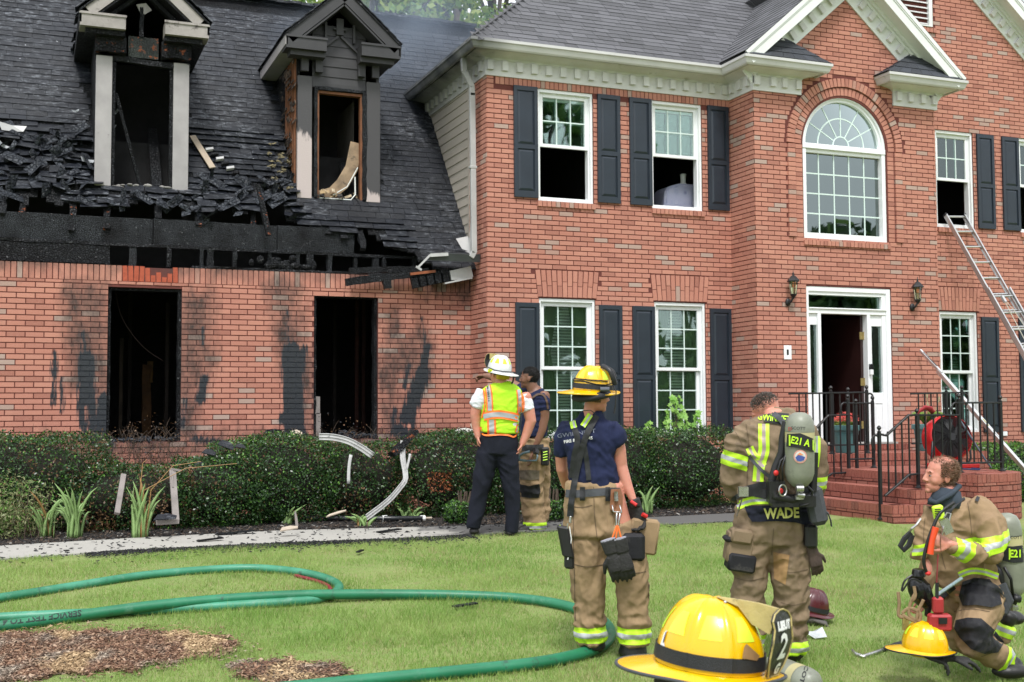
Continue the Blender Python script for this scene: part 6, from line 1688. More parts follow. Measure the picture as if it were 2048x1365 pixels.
# ---- saplings in front of the window
def sapling(px, py, top, lab, n, r):
  a = onY(px, py, 14.55); s = thing('maple_sapling', lab, 'sapling', (a.x, 14.55, GZ), 'young maple shoots above the hedge')
  zt = onY(px, top, 14.55).z; m_ = MB(); m_.tube([(a.x,14.6,GZ),(a.x+.02,14.57,(GZ+zt)/2),(a.x,14.55,zt-.03)], [.012,.008,.003], 6)
  Mv = leaf_mat('maple_leaf', (.20,.42,.07), (.36,.58,.15), .4)
  lv = MB(); z_lo = a.z-.12
  for i in range(n):
    t = rnd.random(); z = z_lo+(zt-z_lo)*t; rr = r*(1-.65*t)*rnd.uniform(.4,1); an = rnd.uniform(0,2*PI)
    c_ = Vector((a.x+math.cos(an)*rr, 14.55+math.sin(an)*rr*.6, z)); m_.tube([(a.x,14.57,z-.06), c_], [.002,.0015], 3)
    nrm = Vector((rnd.gauss(0,.5), -1, rnd.uniform(.1,1.1))).normalized(); u1 = nrm.orthogonal().normalized(); v1 = nrm.cross(u1); sz = rnd.uniform(.032,.058); pts = []
    for k in range(10): an2 = k*2*PI/10; rr2 = sz*(1 if k % 2 == 0 else .5); pts.append(c_+u1*math.cos(an2)*rr2+v1*math.sin(an2)*rr2)
    lv.add(pts+[c_-nrm*.004], [(k, (k+1) % 10, 10) for k in range(10)])
  m_.build('stem', M_twig, s); lv.build('foliage', Mv, s, kind='stuff')
sapling(1352, 862, 793, 'bright green maple sapling before the right ground floor window', 100, .26); sapling(1300, 862, 845, 'smaller maple shoot at the foot of the blue shutter', 26, .11); sapling(1395, 850, 822, 'side shoot of bright maple leaves at the right window edge', 24, .10)
wl = MB()
for px_, py_ in ((370,1040),(395,1038),(420,1036),(525,1030),(800,1035),(1035,1010),(700,1033),(870,1030),(1240,1030),(1180,1035)):
  p = onG(px_, py_); leafblob(wl, (p.x, p.y+.1, p.z+.04), .12, 40, .022)
wl.build('bed_weeds', M_hedgeN, kind='stuff')
# ---- debris in the bed
def strip_thing(name, pts, w, lab, mat=M_white, cat='debris', th=.006, ribs=3):
  d = thing(name, lab, cat, tuple(pts[len(pts)//2])); m_ = MB()
  P = [Vector(p) for p in pts]
  P = smooth_path(P, 3) if len(P) > 2 else P; T_ = [(P[min(i+1,len(P)-1)]-P[max(i-1,0)]).normalized() for i in range(len(P))]; N_ = [Vector((-t.z, 0, t.x)).normalized() for t in T_]
  m_.tube(P, w*.5, 8, flat=.12, ref=(0,1,0))
  for k in range(ribs if ribs > 1 else 0):
    f = (k-(ribs-1)/2)/max(1, ribs-1)*w*.92
    m_.tube([p+n*f+Vector((0,-.008,0)) for p, n in zip(P, N_)], w*.09, 5)
  m_.build('strip', mat, d, smooth=True); return d
M_wd = simple('dirty_white_vinyl', (.50,.50,.49), .5, .25, 6, .1, 30, wear=((.10,.10,.10), .55, 16))
def PY(px, py, Y): return onY(px, py, Y)
strip_thing('fallen_soffit_strip', [PY(638,874,14.0),PY(665,875,13.95),PY(695,882,13.92),PY(722,896,13.9),PY(745,912,13.88)], .075, 'curved white vinyl strip lying on top of the scorched hedge', M_wd)
strip_thing('fallen_soffit_strip', [PY(806,882,13.9),PY(805,915,13.85),PY(811,955,13.75),PY(800,975,13.55),PY(775,1003,13.2),PY(733,1035,12.75)], .062, 'long kinked white strip leaning from the hedge to the bed', M_wd)
strip_thing('fallen_soffit_strip', [PY(820,908,13.88),PY(818,920,13.86),PY(813,940,13.8)], .03, 'short narrow white sliver beside the kinked strip', M_wd, ribs=1)
strip_thing('fallen_soffit_strip', [PY(702,910,13.9),PY(698,935,13.88),PY(697,968,13.85)], .04, 'ragged white sliver hanging in the hedge', M_wd, ribs=1)
d = thing('fallen_window_frame', 'grey charred wooden frame standing on edge in the bed', 'debris', tuple(onG(350,1045)))
M_gw = simple('smoked_grey_wood', (.26,.23,.215), .8, .3, 7, .3, 50, wear=((.06,.055,.05), .4, 6))
for a_, b_, w in ((PY(345,942,13.6),PY(352,1044,13.1),.07),(PY(247,950,13.5),PY(234,1028,13.1),.055),(PY(312,1046,13.05),PY(358,1043,13.05),.05)):
  m_ = MB(); m_.beam(a_, b_, w, .04, (0,1,0)); m_.build('frame_board', M_gw, d, bevel=.004)
m_ = MB(); m_.beam(PY(340,938,13.6),PY(362,942,13.55),.03,.02); m_.beam(PY(344,942,13.52),PY(346,975,13.4),.012,.02); m_.build('splinter', M_gw, d)
def shard(px, py, Y, w, h, rot, lab, mat, tilt=.5):
  p = onY(px, py, Y); m_ = MB(); c_, s_ = math.cos(rot), math.sin(rot); u = Vector((c_, 0, s_)); v = Vector((-s_*math.cos(tilt), math.sin(tilt), c_*math.cos(tilt))); n_ = u.cross(v)
  pts = [p-u*w-v*h, p+u*w*.9-v*h*.7, p+u*w*1.0+v*h*.2, p+u*w*.3+v*h, p-u*w*.6+v*h*.7]; m_.add(pts+[q+n_*.012 for q in pts], [(0,1,2,3,4),(9,8,7,6,5)]+[(i,(i+1)%5+0,(i+1)%5+5,i+5) for i in range(5)])
  tag(m_.build('broken_board', mat, fixn=True), lab, 'debris')
M_tan = simple('broken_board_tan', (.50,.42,.33), .8, .25, 8, .2)
shard(590, 868, 14.9, .09, .05, .1, 'broken tan board piece on the hedge top below the right opening', M_tan); shard(545, 863, 15.1, .12, .03, .0, 'charred board end on the hedge left of the tan piece', M_char)
shard(577, 1058, 12.6, .10, .05, .1, 'pale tan board shard on the edge of the path', M_tan, 1.3); shard(672, 1028, 13.0, .12, .02, .25, 'long thin tan splinter behind the black pipe', M_tan, 1.2); shard(592, 1040, 12.7, .015, .10, .1, 'grey splinter standing upright in the bed', M_gw, .2)
shard(330, 1035, 13.0, .12, .05, .0, 'crumpled blue-grey shingle inside the fallen frame', M_shB, 1.0)
shard(925, 862, 14.9, .14, .035, .05, 'pale crumpled wrap on the hedge top beside the chief', simple('pale_wrap', (.62,.60,.55), .7), .4); shard(948, 852, 15.0, .06, .06, .6, 'cream board corner sticking up behind the chief arm', M_tan, .3)
charbeam('charred_timber', PY(782,910,13.9), PY(832,862,14.0), .06, .12, M_charE, up=(0,1,0), n=8, amp=.4)
for o in list(fr.children):
  if o.name.startswith('charred_timber'): w_ = worig(fr); o.parent = None; o.location = w_; tag(o, 'thick charred timber leaning in the hedge above the white strip', 'debris')
for q in ((452,890,.10,'largest'),(418,905,.08,'second, lower'),(400,930,.07,'lowest'),(480,893,.06,'smallest, rightmost')):
  shard(q[0], q[1], 13.95, q[2], q[2]*.5, rnd.uniform(-.5,.5), q[3]+' torn shingle scrap caught on the sloping hedge', M_shB, .6)
pp = thing('black_pipe', 'long black pipe with white couplings lying along the bed', 'pipe', tuple(onG(640,1046)))
A0, A1 = onG(470,1044), onG(845,1045); A0.z += .045; A1.z += .045
m_ = MB(); m_.tube([A0.lerp(A1, t)+Vector((0,.02*math.sin(t*5),0)) for t in (0,.25,.5,.75,1)], .032, 10); m_.build('pipe', simple('black_pipe', (.02,.022,.025), .3), pp, smooth=True)
for t in (0.0,.80,1.0):
  m_ = MB(); c_ = A0.lerp(A1, t); m_.tube([c_-Vector((.03,0,0)), c_+Vector((.03,0,0))], .036, 10); m_.build('coupling', M_white, pp)
m_ = MB(); B0 = onG(430,1042); m_.tube([B0+Vector((0,0,.03)), A0], .012, 6); m_.tube([A1, A1+Vector((.12,.02,0))], .014, 6); m_.build('pipe_stub', M_tan, pp)
# ================================================================ hoses
def hose_mat(name='green_hose', c1=(.022,.165,.085), c2=(.07,.30,.19), dust=.75):
  t = NT(name); g = t.geo(); sn = t.n('ShaderNodeSeparateXYZ'); t.l(g.outputs['Normal'], sn.inputs[0])
  c = t.mix(t.ramp(t.noise(2.2, 5), [(.35,(0,0,0)),(.7,(1,1,1))]), c1, c2); c = t.mix(t.ramp(t.noise(6, 7, rough=.75), [(.56,(0,0,0)),(.75,(dust,dust,dust))]), c, (.20,.33,.26))
  c = t.mix(t.ramp(t.noise(14, 6, rough=.7), [(.58,(0,0,0)),(.70,(.7,.7,.7))]), c, (.03,.04,.033)); t.col(c); t.set(Roughness=.42); t.bump(t.noise(240, 2), .25, .003); return t.m
M_hose = hose_mat()
def hose(pxs, r, lab, mat=M_hose, name='fire_hose', lift=0.0, flat=.92):
  P = []
  for q in pxs: p = onG(q[0], q[1]+r*240*.55); p.z = gz(p.x, p.y)+r*flat+(q[2] if len(q) > 2 else 0)+lift; P.append(p)
  P = smooth_path(P); m_ = MB(); m_.tube(P, [r]*len(P), 16, flat=1/flat if False else flat, ref=(0,0,1)); o = m_.build(name, mat, None, smooth=True)
  tag(o, lab, 'hose', 'green supply hoses on the lawn'); return o, P
h1, _ = hose([(-500,1262),(-250,1238),(0,1200),(150,1176),(300,1153),(470,1140),(560,1143),(630,1154),(672,1170),(676,1184),(650,1198),(590,1207),(400,1219),(200,1230),(0,1240),(-300,1262)], .037, 'faded green supply hose forming the rear loop on the lawn')
h2, HP = hose([(-500,1300),(-250,1282),(0,1259,.0),(150,1241,.01),(300,1226,.03),(450,1213,.035),(600,1203,.03),(750,1196,.01),(900,1195),(1030,1201),(1120,1214),(1185,1236),(1218,1262),(1212,1290),(1170,1312),(1080,1332),(940,1348),(760,1366),(500,1392)], .043, 'bright green supply hose curling round the feet of the yellow-helmeted firefighter', hose_mat('bright_green_hose', (.010,.125,.055), (.02,.20,.10), .5))
mred = simple('red_hose', (.20,.012,.02), .5, .2, 9)
h3, _ = hose([(590,1153),(630,1163),(655,1173),(662,1182)], .016, 'dark red hose edge showing inside the rear loop', mred, 'red_hose')
h3['group'] = 'red hose'
# ---- text helper: font to mesh, projected on a surface
def text_geo(s, size, bold=.0, sx=1.0):
  cu = bpy.data.curves.new('lettering', 'FONT'); cu.body = s; cu.size = size; cu.align_x = 'CENTER'; cu.align_y = 'CENTER'; cu.offset = bold; cu.resolution_u = 2
  o = bpy.data.objects.new('lettering', cu); C.objects.link(o); bpy.context.view_layer.update()
  dg = bpy.context.evaluated_depsgraph_get(); me = bpy.data.meshes.new_from_object(o.evaluated_get(dg)); bpy.data.objects.remove(o)
  bm = bmesh.new(); bm.from_mesh(me)
  bmesh.ops.triangulate(bm, faces=bm.faces)
  for _ in range(2):
    es = [e for e in bm.edges if e.calc_length() > size*.16]
    if es: bmesh.ops.subdivide_edges(bm, edges=es, cuts=1)
    bmesh.ops.triangulate(bm, faces=bm.faces)
  vs = [(v.co.x*sx, v.co.y) for v in bm.verts]; bm.verts.ensure_lookup_table(); fs = [tuple(v.index for v in f.verts) for f in bm.faces]; bm.free(); return vs, fs
_bvh = {}
def bvh_of(objs):
  V_, F_ = [], []
  for o in objs:
    w = worig(o); n = len(V_); V_ += [v.co+w for v in o.data.vertices]; F_ += [tuple(i+n for i in p.vertices) for p in o.data.polygons]
  return BVHTree.FromPolygons(V_, F_)
def project(vs, fs, c, right, up, dirn, tree, off, name, mat, parent, thick=0.0, maxd=.5):
  """lay a flat shape (right/up plane through c) onto a surface along dirn"""
  c, right, up, dirn = Vector(c), Vector(right).normalized(), Vector(up).normalized(), Vector(dirn).normalized(); P = []; ok = []
  last = 0
  for x, y in vs:
    o = c+right*x+up*y-dirn*maxd; hit = tree.ray_cast(o, dirn, maxd*2)
    if hit[0] is None: P.append(None); continue
    P.append(hit[0]-dirn*off)
  good = [p for p in P if p is not None]
  if not good: return None
  fs2 = [f for f in fs if all(P[i] is not None for i in f) and max((P[f[i]]-P[f[i-1]]).length for i in range(len(f))) < .12]
  w = worig(parent) if parent is not None else Vector((0,0,0)); P = [(p if p is not None else good[0])-w for p in P]
  me = bpy.data.meshes.new(name); me.from_pydata([tuple(p) for p in P], [], fs2); me.materials.append(mat)
  bm = bmesh.new(); bm.from_mesh(me); bmesh.ops.delete(bm, geom=[v for v in bm.verts if not v.link_faces], context='VERTS')
  if thick:
    bmesh.ops.recalc_face_normals(bm, faces=bm.faces)
    r_ = bmesh.ops.extrude_face_region(bm, geom=list(bm.faces)); vv = [g for g in r_['geom'] if isinstance(g, bmesh.types.BMVert)]; bmesh.ops.translate(bm, verts=vv, vec=-dirn*thick); bmesh.ops.recalc_face_normals(bm, faces=bm.faces)
  bm.to_mesh(me); bm.free(); me.polygons.foreach_set('use_smooth', [not thick]*len(me.polygons)); return mk_obj(name, me, parent)
ht = bvh_of([h2]); vs, fs = text_geo('SERVICE TEST TO 4', .062, .002); pc = onG(85, 1256); pc.z += .075
dr_ = (pc-camv).normalized(); aa_ = (onG(150,1241+9)-onG(0,1259+9)).normalized(); project(vs, fs, pc, -aa_, aa_.cross(Vector((0,0,1))).cross(aa_) if False else Vector((0,0,-1)), dr_, ht, .002, 'hose_lettering', emis('hose_ink', (.01,.03,.02)), h2)
# ================================================================ trees
M_tl = leaf_mat('oak_leaf', (.06,.13,.03), (.17,.28,.07), .35, .6); M_tl2 = leaf_mat('pale_tree_leaf', (.14,.22,.04), (.26,.32,.08), .35, .6); M_pine = leaf_mat('pine_needles', (.03,.07,.03), (.07,.13,.05), .2, .6)
M_bark = simple('tree_bark', (.10,.08,.065), .95, .4, 8, .7, 20)
def tree(x, y, h, r, lab, grp, n=5000, leaf=.16, mats=(M_tl, M_tl2), zc=.74, z0=0, name='broadleaf_tree', clumps=26):
  t = thing(name, lab, 'tree', (x, y, z0), grp); m_ = MB(); m_.tube([(x,y,z0-.2),(x+.1,y,z0+h*.3),(x-.1,y,z0+h*.6),(x,y,z0+h*.88)], [h*.022,h*.017,h*.011,h*.003], 8)
  P, D = [], []
  for k in range(clumps):
    an = rnd.uniform(0,2*PI); f = rnd.random()**.6; zz = rnd.uniform(-1,1); rr = r*math.sqrt(max(0,1-zz*zz))*f; c_ = Vector((x+math.cos(an)*rr, y+math.sin(an)*rr, z0+h*zc+zz*h*(1-zc)*.92))
    m_.tube([(x,y,max(z0+h*.25,c_.z-h*.18)), ((x+c_.x)/2,(y+c_.y)/2,c_.z-h*.05), tuple(c_)], [h*.006,h*.004,h*.001], 5)
    rc_ = r*rnd.uniform(.22,.42); p, d = blob_pts(n//clumps, tuple(c_), (rc_,rc_,rc_*.75), 2, .85, .2, k); P.append(p); D.append(d)
  P, D = np.concatenate(P), np.concatenate(D); m_.build('trunk', M_bark, t, smooth=True)
  leaves_np(P, D, leaf, list(mats), 'crown', t, (nrs.rand(len(P)) < .4).astype(int), aspect=.6, spread=1.2); return t
g_ = 'trees behind the burned wing'
tree(9.3, 34, 17.6, 3.0, 'pale green tree behind the ridge nearest the right dormer', g_, 7000, .13, (M_tl2, M_tl), z0=0)
tree(12.3, 35, 18.2, 3.2, 'bright green tree right behind the ridge next to the grey roof', g_, 8000, .13, (M_tl2, M_tl)); tree(15.6, 37, 18.5, 3.4, 'tree rising behind the grey hip roof corner', g_, 7000, .14)
tree(12.4, 42, 21.5, 4.6, 'darker tall tree at the back of the row', g_, 8000, .17, (M_pine, M_tl)); tree(17.0, 44, 21.5, 4.6, 'tall dark tree furthest back behind the smoke', g_, 8000, .17, (M_pine, M_tl)); tree(7.6, 40, 18.6, 2.4, 'thin loose tree with sky showing through left of the dormer peak', g_, 1800, .13, (M_tl2, M_tl), clumps=14)
g_ = 'trees across the street, mirrored in the windows'
for i, (x_, h_, r_, y_) in enumerate(((-6,15,4.5,-30),(3,17,5,-33),(12,14,4.5,-29),(20,19,5,-33),(27,22,5.5,-31),(35,15,4.5,-30),(42,13.5,4.5,-29),(49,14.5,5,-32),(56,13.5,5,-30),(64,15,5.5,-31),(73,14,5.5,-30))):
  tree(x_, y_, h_, r_, 'broad tree of the row across the street behind the viewer', g_, 4200, .55, (M_pine, M_tl), zc=.43, z0=gz(0,y_)-.0, clumps=26)
# ================================================================ people: builders
def skin_mat(name, c, red=(.45,.13,.09)):
  t = NT(name); k = t.mix(t.ramp(t.noise(22, 4), [(.35,(0,0,0)),(.75,(.6,.6,.6))]), c, tuple(c[i]*.55+red[i]*.45 for i in range(3)))
  t.col(k); t.set(Roughness=.5); t.b.inputs['Subsurface Weight'].default_value = .12; t.b.inputs['Subsurface Radius'].default_value = (.01,.004,.002); t.b.inputs['Subsurface Scale'].default_value = .5
  t.bump(t.noise(220, 3), .08, .002); return t.m
def cloth_mat(name, c, dirt=None, amt=.3, weave=420, rough=.9, c2=None):
  t = NT(name); c2 = c2 or tuple(x*.72 for x in c)
  k = t.mix(t.ramp(t.noise(6, 5), [(.35,(0,0,0)),(.7,(1,1,1))]), c, c2)
  if dirt: k = t.mix(t.ramp(t.noise(4.3, 8, rough=.72), [(.5+.12*(1-amt),(0,0,0)),(.68+.1*(1-amt),(.8,.8,.8))]), k, dirt)
  t.col(k); t.set(Roughness=rough); t.b.inputs['Specular IOR Level'].default_value = .25
  t.bump(t.math('ADD', t.noise(weave, 2), t.math('MULTIPLY', t.noise(28, 4), 1.2)), .35, .006); return t.m
M_skin = skin_mat('fair_skin', (.52,.27,.19)); M_skinR = skin_mat('flushed_skin', (.55,.25,.18), (.55,.10,.07)); M_skinD = skin_mat('brown_skin', (.20,.095,.06), (.16,.06,.04))
M_tan2 = cloth_mat('tan_bunker_cloth', (.34,.235,.135), (.15,.11,.075), .35); M_olive = cloth_mat('dirty_bunker_cloth', (.24,.175,.112), (.09,.07,.055), .5); M_khaki = cloth_mat('worn_bunker_cloth', (.33,.225,.13), (.13,.09,.06), .4)
M_navy = cloth_mat('navy_tshirt', (.016,.022,.065), None, weave=600, rough=.85); M_navyp = cloth_mat('dark_navy_trousers', (.010,.012,.022), None, rough=.8); M_whites = cloth_mat('white_uniform_shirt', (.74,.76,.80), None, c2=(.68,.70,.75)); 
M_lime = cloth_mat('lime_mesh', (.50,.86,.03), None, c2=(.42,.78,.03), rough=.7); M_limeT = emis('lime_reflective_tape', (.50,.80,.03), 0, .45); M_silv = simple('silver_reflective_tape', (.42,.44,.45), .4, .15, 9, .05); M_org = emis('orange_tape', (.95,.20,.03), 0, .5)
M_strap = simple('black_webbing', (.014,.015,.018), .6, .3, 30, .3, 300); M_strapG = simple('grey_webbing', (.06,.065,.075), .7, .3, 30, .3, 300); M_blkpad = cloth_mat('black_reinforcement', (.018,.018,.022), (.12,.11,.10), .35, rough=.6)
M_steel = simple('steel', (.5,.5,.5), .3, .2, 30, .05, metal=.85); M_boot = simple('black_boot_rubber', (.015,.014,.014), .5, .4, 9, .2, 60, wear=((.12,.10,.08), .3, 12)); M_glv = simple('dark_glove', (.025,.024,.024), .75, .4, 14, .5, 60); M_redp = emis('red_accent', (.55,.02,.02), 0, .5)
M_helY = simple('yellow_helmet_shell', (.80,.455,.0), .24, .10, 3, .05, 30, coat=.35, wear=((.42,.22,.01), .25, 16)); M_helW = simple('white_helmet_shell', (.72,.74,.74), .3, .08, 4, .03, 20, coat=.4); M_helR = simple('dark_red_helmet_shell', (.09,.010,.015), .3, .4, 5, .05, 30, coat=.3, wear=((.02,.015,.015), .4, 6))
M_limeS = emis('lime_sticker', (.62,.90,.05), 0, .3); M_edge = simple('grey_brim_edge', (.05,.055,.065), .6, .2, 12); M_leath = simple('black_leather_shield', (.016,.016,.018), .45, .3, 18, .3, 90); M_cream = simple('worn_cream_leather', (.50,.40,.15), .5, .3, 9, .3, 40, wear=((.03,.027,.02), .75, 22)); M_mustard = cloth_mat('yellow_neck_flap', (.55,.38,.03))
M_cyl = simple('cylinder_composite', (.25,.265,.21), .45, .35, 7, .1, 60, wear=((.09,.09,.07), .5, 9)); M_cylY = simple('cylinder_yellow_band', (.50,.45,.24), .45, .2, 6, .08, wear=((.25,.22,.12), .3, 8)); M_whit = emis('white_print', (.75,.75,.75), 0, .5); M_blkprint = emis('black_print', (.02,.02,.02), 0, .5)
def remesh(name, mb, mats, parent, voxel=.009, smooth=3, disp=None, keep=None):
  off = worig(parent); me = mb.mesh(name+'_src', mats)
  bm = bmesh.new(); bm.from_mesh(me); bmesh.ops.recalc_face_normals(bm, faces=bm.faces); bm.to_mesh(me); bm.free()
  o = bpy.data.objects.new(name, me); C.objects.link(o)
  md = o.modifiers.new('r', 'REMESH'); md.mode = 'VOXEL'; md.voxel_size = voxel; md.adaptivity = 0
  if smooth: ms_ = o.modifiers.new('s', 'SMOOTH'); ms_.iterations = smooth; ms_.factor = .6
  dg = bpy.context.evaluated_depsgraph_get(); nm = bpy.data.meshes.new_from_object(o.evaluated_get(dg)); bpy.data.objects.remove(o); nm.name = name
  n_ = len(nm.vertices); co = np.zeros(n_*3, np.float32); nm.vertices.foreach_get('co', co); co = co.reshape(-1,3)
  if disp is not None:
    no = np.zeros(n_*3, np.float32); nm.vertex_normals.foreach_get('vector', no); no = no.reshape(-1,3)
    d = np.array([disp(Vector(p)) for p in co], np.float32); co += no*d[:,None]
  co -= np.array(off, np.float32)
  nm.vertices.foreach_set('co', co.ravel()); nm.materials.clear()
  for m_ in (mats if isinstance(mats, (list,tuple)) else [mats]): nm.materials.append(m_)
  nm.polygons.foreach_set('use_smooth', [True]*len(nm.polygons)); nm.update(); return mk_obj(name, nm, parent)
def folds(amp=.006, f=9, stretch=(1,1,2.2), amp2=.0025):
  def g(p):
    q = Vector((p.x*stretch[0], p.y*stretch[1], p.z*stretch[2])); w = noise.noise(q*2.1)
    k = q*f*1.15+Vector((w*2.5, w, w*2)); r_ = 1-abs(noise.noise(k))*2.6; r2 = 1-abs(noise.noise(k*.45+Vector((5,1,2))))*2.4
    return amp*(r_-.4)*.75+amp*(r2-.4)*.7+amp2*noise.noise(q*f*4)
  return g
class Fig:
  """a figure authored in the coordinates of an enlarged detail: (x,y) -> photo pixel -> point at depth D+dz"""
  def __init__(s, ox, oy, k, D): s.ox, s.oy, s.k, s.D = ox, oy, k, D; s.m = D/FOC/k
  def p(s, x, y, dz=0): return W(s.ox+x/s.k, s.oy+y/s.k, s.D+dz)
  def limb(s, mb, pts, flat=1.0, n=18, cap=.6):
    """pts: (x, y, dz, half width); silhouette width is the half width, depth = flat * it"""
    P = [s.p(a[0], a[1], a[2]) for a in pts]; R = [a[3]*s.m for a in pts]; fl = [a[4] if len(a) > 4 else flat for a in pts]
    d0 = (P[0]-P[1]).normalized(); d1 = (P[-1]-P[-2]).normalized()
    PP = [P[0]+d0*R[0]*cap*.98, P[0]+d0*R[0]*cap*.7]+P+[P[-1]+d1*R[-1]*cap*.7, P[-1]+d1*R[-1]*cap*.98]
    RR = [R[0]*.25, R[0]*.75]+R+[R[-1]*.75, R[-1]*.25]; FF = [fl[0]]*2+fl+[fl[-1]]*2
    mb.tube(PP, RR, n, flat=FF, ref=tuple(CF)); return mb
  def blob(s, mb, x, y, dz, rx, ry, rz=None): mb.ell(s.p(x,y,dz), (rx*s.m, (rz or rx)*s.m, ry*s.m), (CR, CF, CU)); return mb
  def proj(s, vs, fs, tree, off, name, mat, parent, thick=0.0, maxl=.12):
    P = []
    for x, y in vs:
      q = s.p(x, y); d = (q-camv).normalized(); h = tree.ray_cast(camv, d, s.D+2)
      P.append(None if h[0] is None or (h[0]-camv).length < s.D-2 else h[0]-d*off)
    fs2 = [f for f in fs if all(P[i] is not None for i in f) and max((P[f[i]]-P[f[i-1]]).length for i in range(len(f))) < maxl]
    if not fs2: return None
    w = worig(parent); me = bpy.data.meshes.new(name); me.from_pydata([tuple((p if p is not None else camv)-w) for p in P], [], fs2); me.materials.append(mat)
    bm = bmesh.new(); bm.from_mesh(me); bmesh.ops.delete(bm, geom=[v for v in bm.verts if not v.link_faces], context='VERTS')
    if thick:
      bmesh.ops.recalc_face_normals(bm, faces=bm.faces); c_ = camv-w
      if sum((f.normal.dot(c_-f.calc_center_median()) > 0) for f in bm.faces) < len(bm.faces)/2: bmesh.ops.reverse_faces(bm, faces=bm.faces)
      r_ = bmesh.ops.extrude_face_region(bm, geom=list(bm.faces)); vv = [g for g in r_['geom'] if isinstance(g, bmesh.types.BMVert)]
      dv = (camv-s.p(vs[0][0], vs[0][1])).normalized()*thick; bmesh.ops.translate(bm, verts=vv, vec=dv); bmesh.ops.recalc_face_normals(bm, faces=bm.faces)
    bm.to_mesh(me); bm.free(); me.polygons.foreach_set('use_smooth', [True]*len(me.polygons)); me.set_sharp_from_angle(angle=.7); return mk_obj(name, me, parent)
  def strap(s, pts, w, tree, name, mat, parent, off=.006, thick=.004, cols=3, smooth=True):
    P = smooth_path([Vector((a[0],a[1],0)) for a in pts], 6) if smooth and len(pts) > 2 else [Vector((a[0],a[1],0)) for a in pts]
    Q = []
    for a, b in zip(P, P[1:]):
      k = max(1, int((b-a).length/7)); Q += [a.lerp(b, i/k) for i in range(k)]
    Q.append(P[-1]); vs, fs = [], []
    for i, q in enumerate(Q):
      t = (Q[min(i+1,len(Q)-1)]-Q[max(i-1,0)]).normalized(); n_ = Vector((-t.y, t.x, 0))
      for j in range(cols+1): v = q+n_*w*(j/cols-.5); vs.append((v.x, v.y))
    for i in range(len(Q)-1):
      for j in range(cols): a = i*(cols+1)+j; fs.append((a, a+1, a+cols+2, a+cols+1))
    return s.proj(vs, fs, tree, off, name, mat, parent, thick)
  def patch(s, poly, tree, name, mat, parent, off=.004, thick=.004, maxl=.12):
    bm = bmesh.new(); v = [bm.verts.new((x, y, 0)) for x, y in poly]; bm.faces.new(v)
    bmesh.ops.triangulate(bm, faces=bm.faces)
    for _ in range(5):
      es = [e for e in bm.edges if e.calc_length() > 10]
      if not es: break
      bmesh.ops.subdivide_edges(bm, edges=es, cuts=1); bmesh.ops.triangulate(bm, faces=bm.faces)
    bm.verts.ensure_lookup_table(); vs = [(q.co.x, q.co.y) for q in bm.verts]; fs = [tuple(q.index for q in f.verts) for f in bm.faces]; bm.free()
    return s.proj(vs, fs, tree, off, name, mat, parent, thick, maxl)
  def text(s, txt, x, y, size, tree, name, mat, parent, rot=0, off=.008, sx=1, bold=.0, arc=0):
    vs, fs = text_geo(txt, size, bold*size, sx); c_, s_ = math.cos(rot), math.sin(rot)
    vs = [(x+a*c_+b*s_, y-(b*c_-a*s_)+arc*a*a) for a, b in vs]
    return s.proj(vs, fs, tree, off, name, mat, parent)
def ring(obj, p, ax, t0, t1, R, off, mat, name, parent):
  """reflective band cut from a garment between two parallel planes"""
  p, ax = Vector(p), Vector(ax).normalized(); w = worig(obj); bm = bmesh.new(); bm.from_mesh(obj.data); pl = p-w
  dele = [f for f in bm.faces if abs((f.calc_center_median()-pl).dot(ax)-(t0+t1)/2) > abs(t1-t0)/2+.03 or ((f.calc_center_median()-pl)-ax*(f.calc_center_median()-pl).dot(ax)).length > R]
  bmesh.ops.delete(bm, geom=dele, context='FACES')
  for t, inn, out_ in ((t0, True, False), (t1, False, True)):
    g = list(bm.verts)+list(bm.edges)+list(bm.faces); bmesh.ops.bisect_plane(bm, geom=g, plane_co=pl+ax*t, plane_no=ax, clear_inner=inn, clear_outer=out_)
  if not bm.faces: bm.free(); return None
  bm.normal_update()
  for v in bm.verts: v.co += v.normal*off
  me = bpy.data.meshes.new(name); bm.to_mesh(me); bm.free(); me.materials.clear(); me.materials.append(mat); me.polygons.foreach_set('use_smooth', [True]*len(me.polygons)); o = mk_obj(name, me, parent); return o
def triband(obj, p, q, width, R, parent, mats=None):
  """lime / silver / lime tape centred at p, axis towards q"""
  ax = (Vector(q)-Vector(p)).normalized(); mats = mats or (M_limeT, M_silv, M_limeT); h = width/2
  for a, b, m_, o_ in ((-h,-h*.3,mats[0],.003),(-h*.3,h*.3,mats[1],.0035),(h*.3,h,mats[2],.003)): ring(obj, p, ax, a, b, R, o_, m_, 'reflective_band', parent)
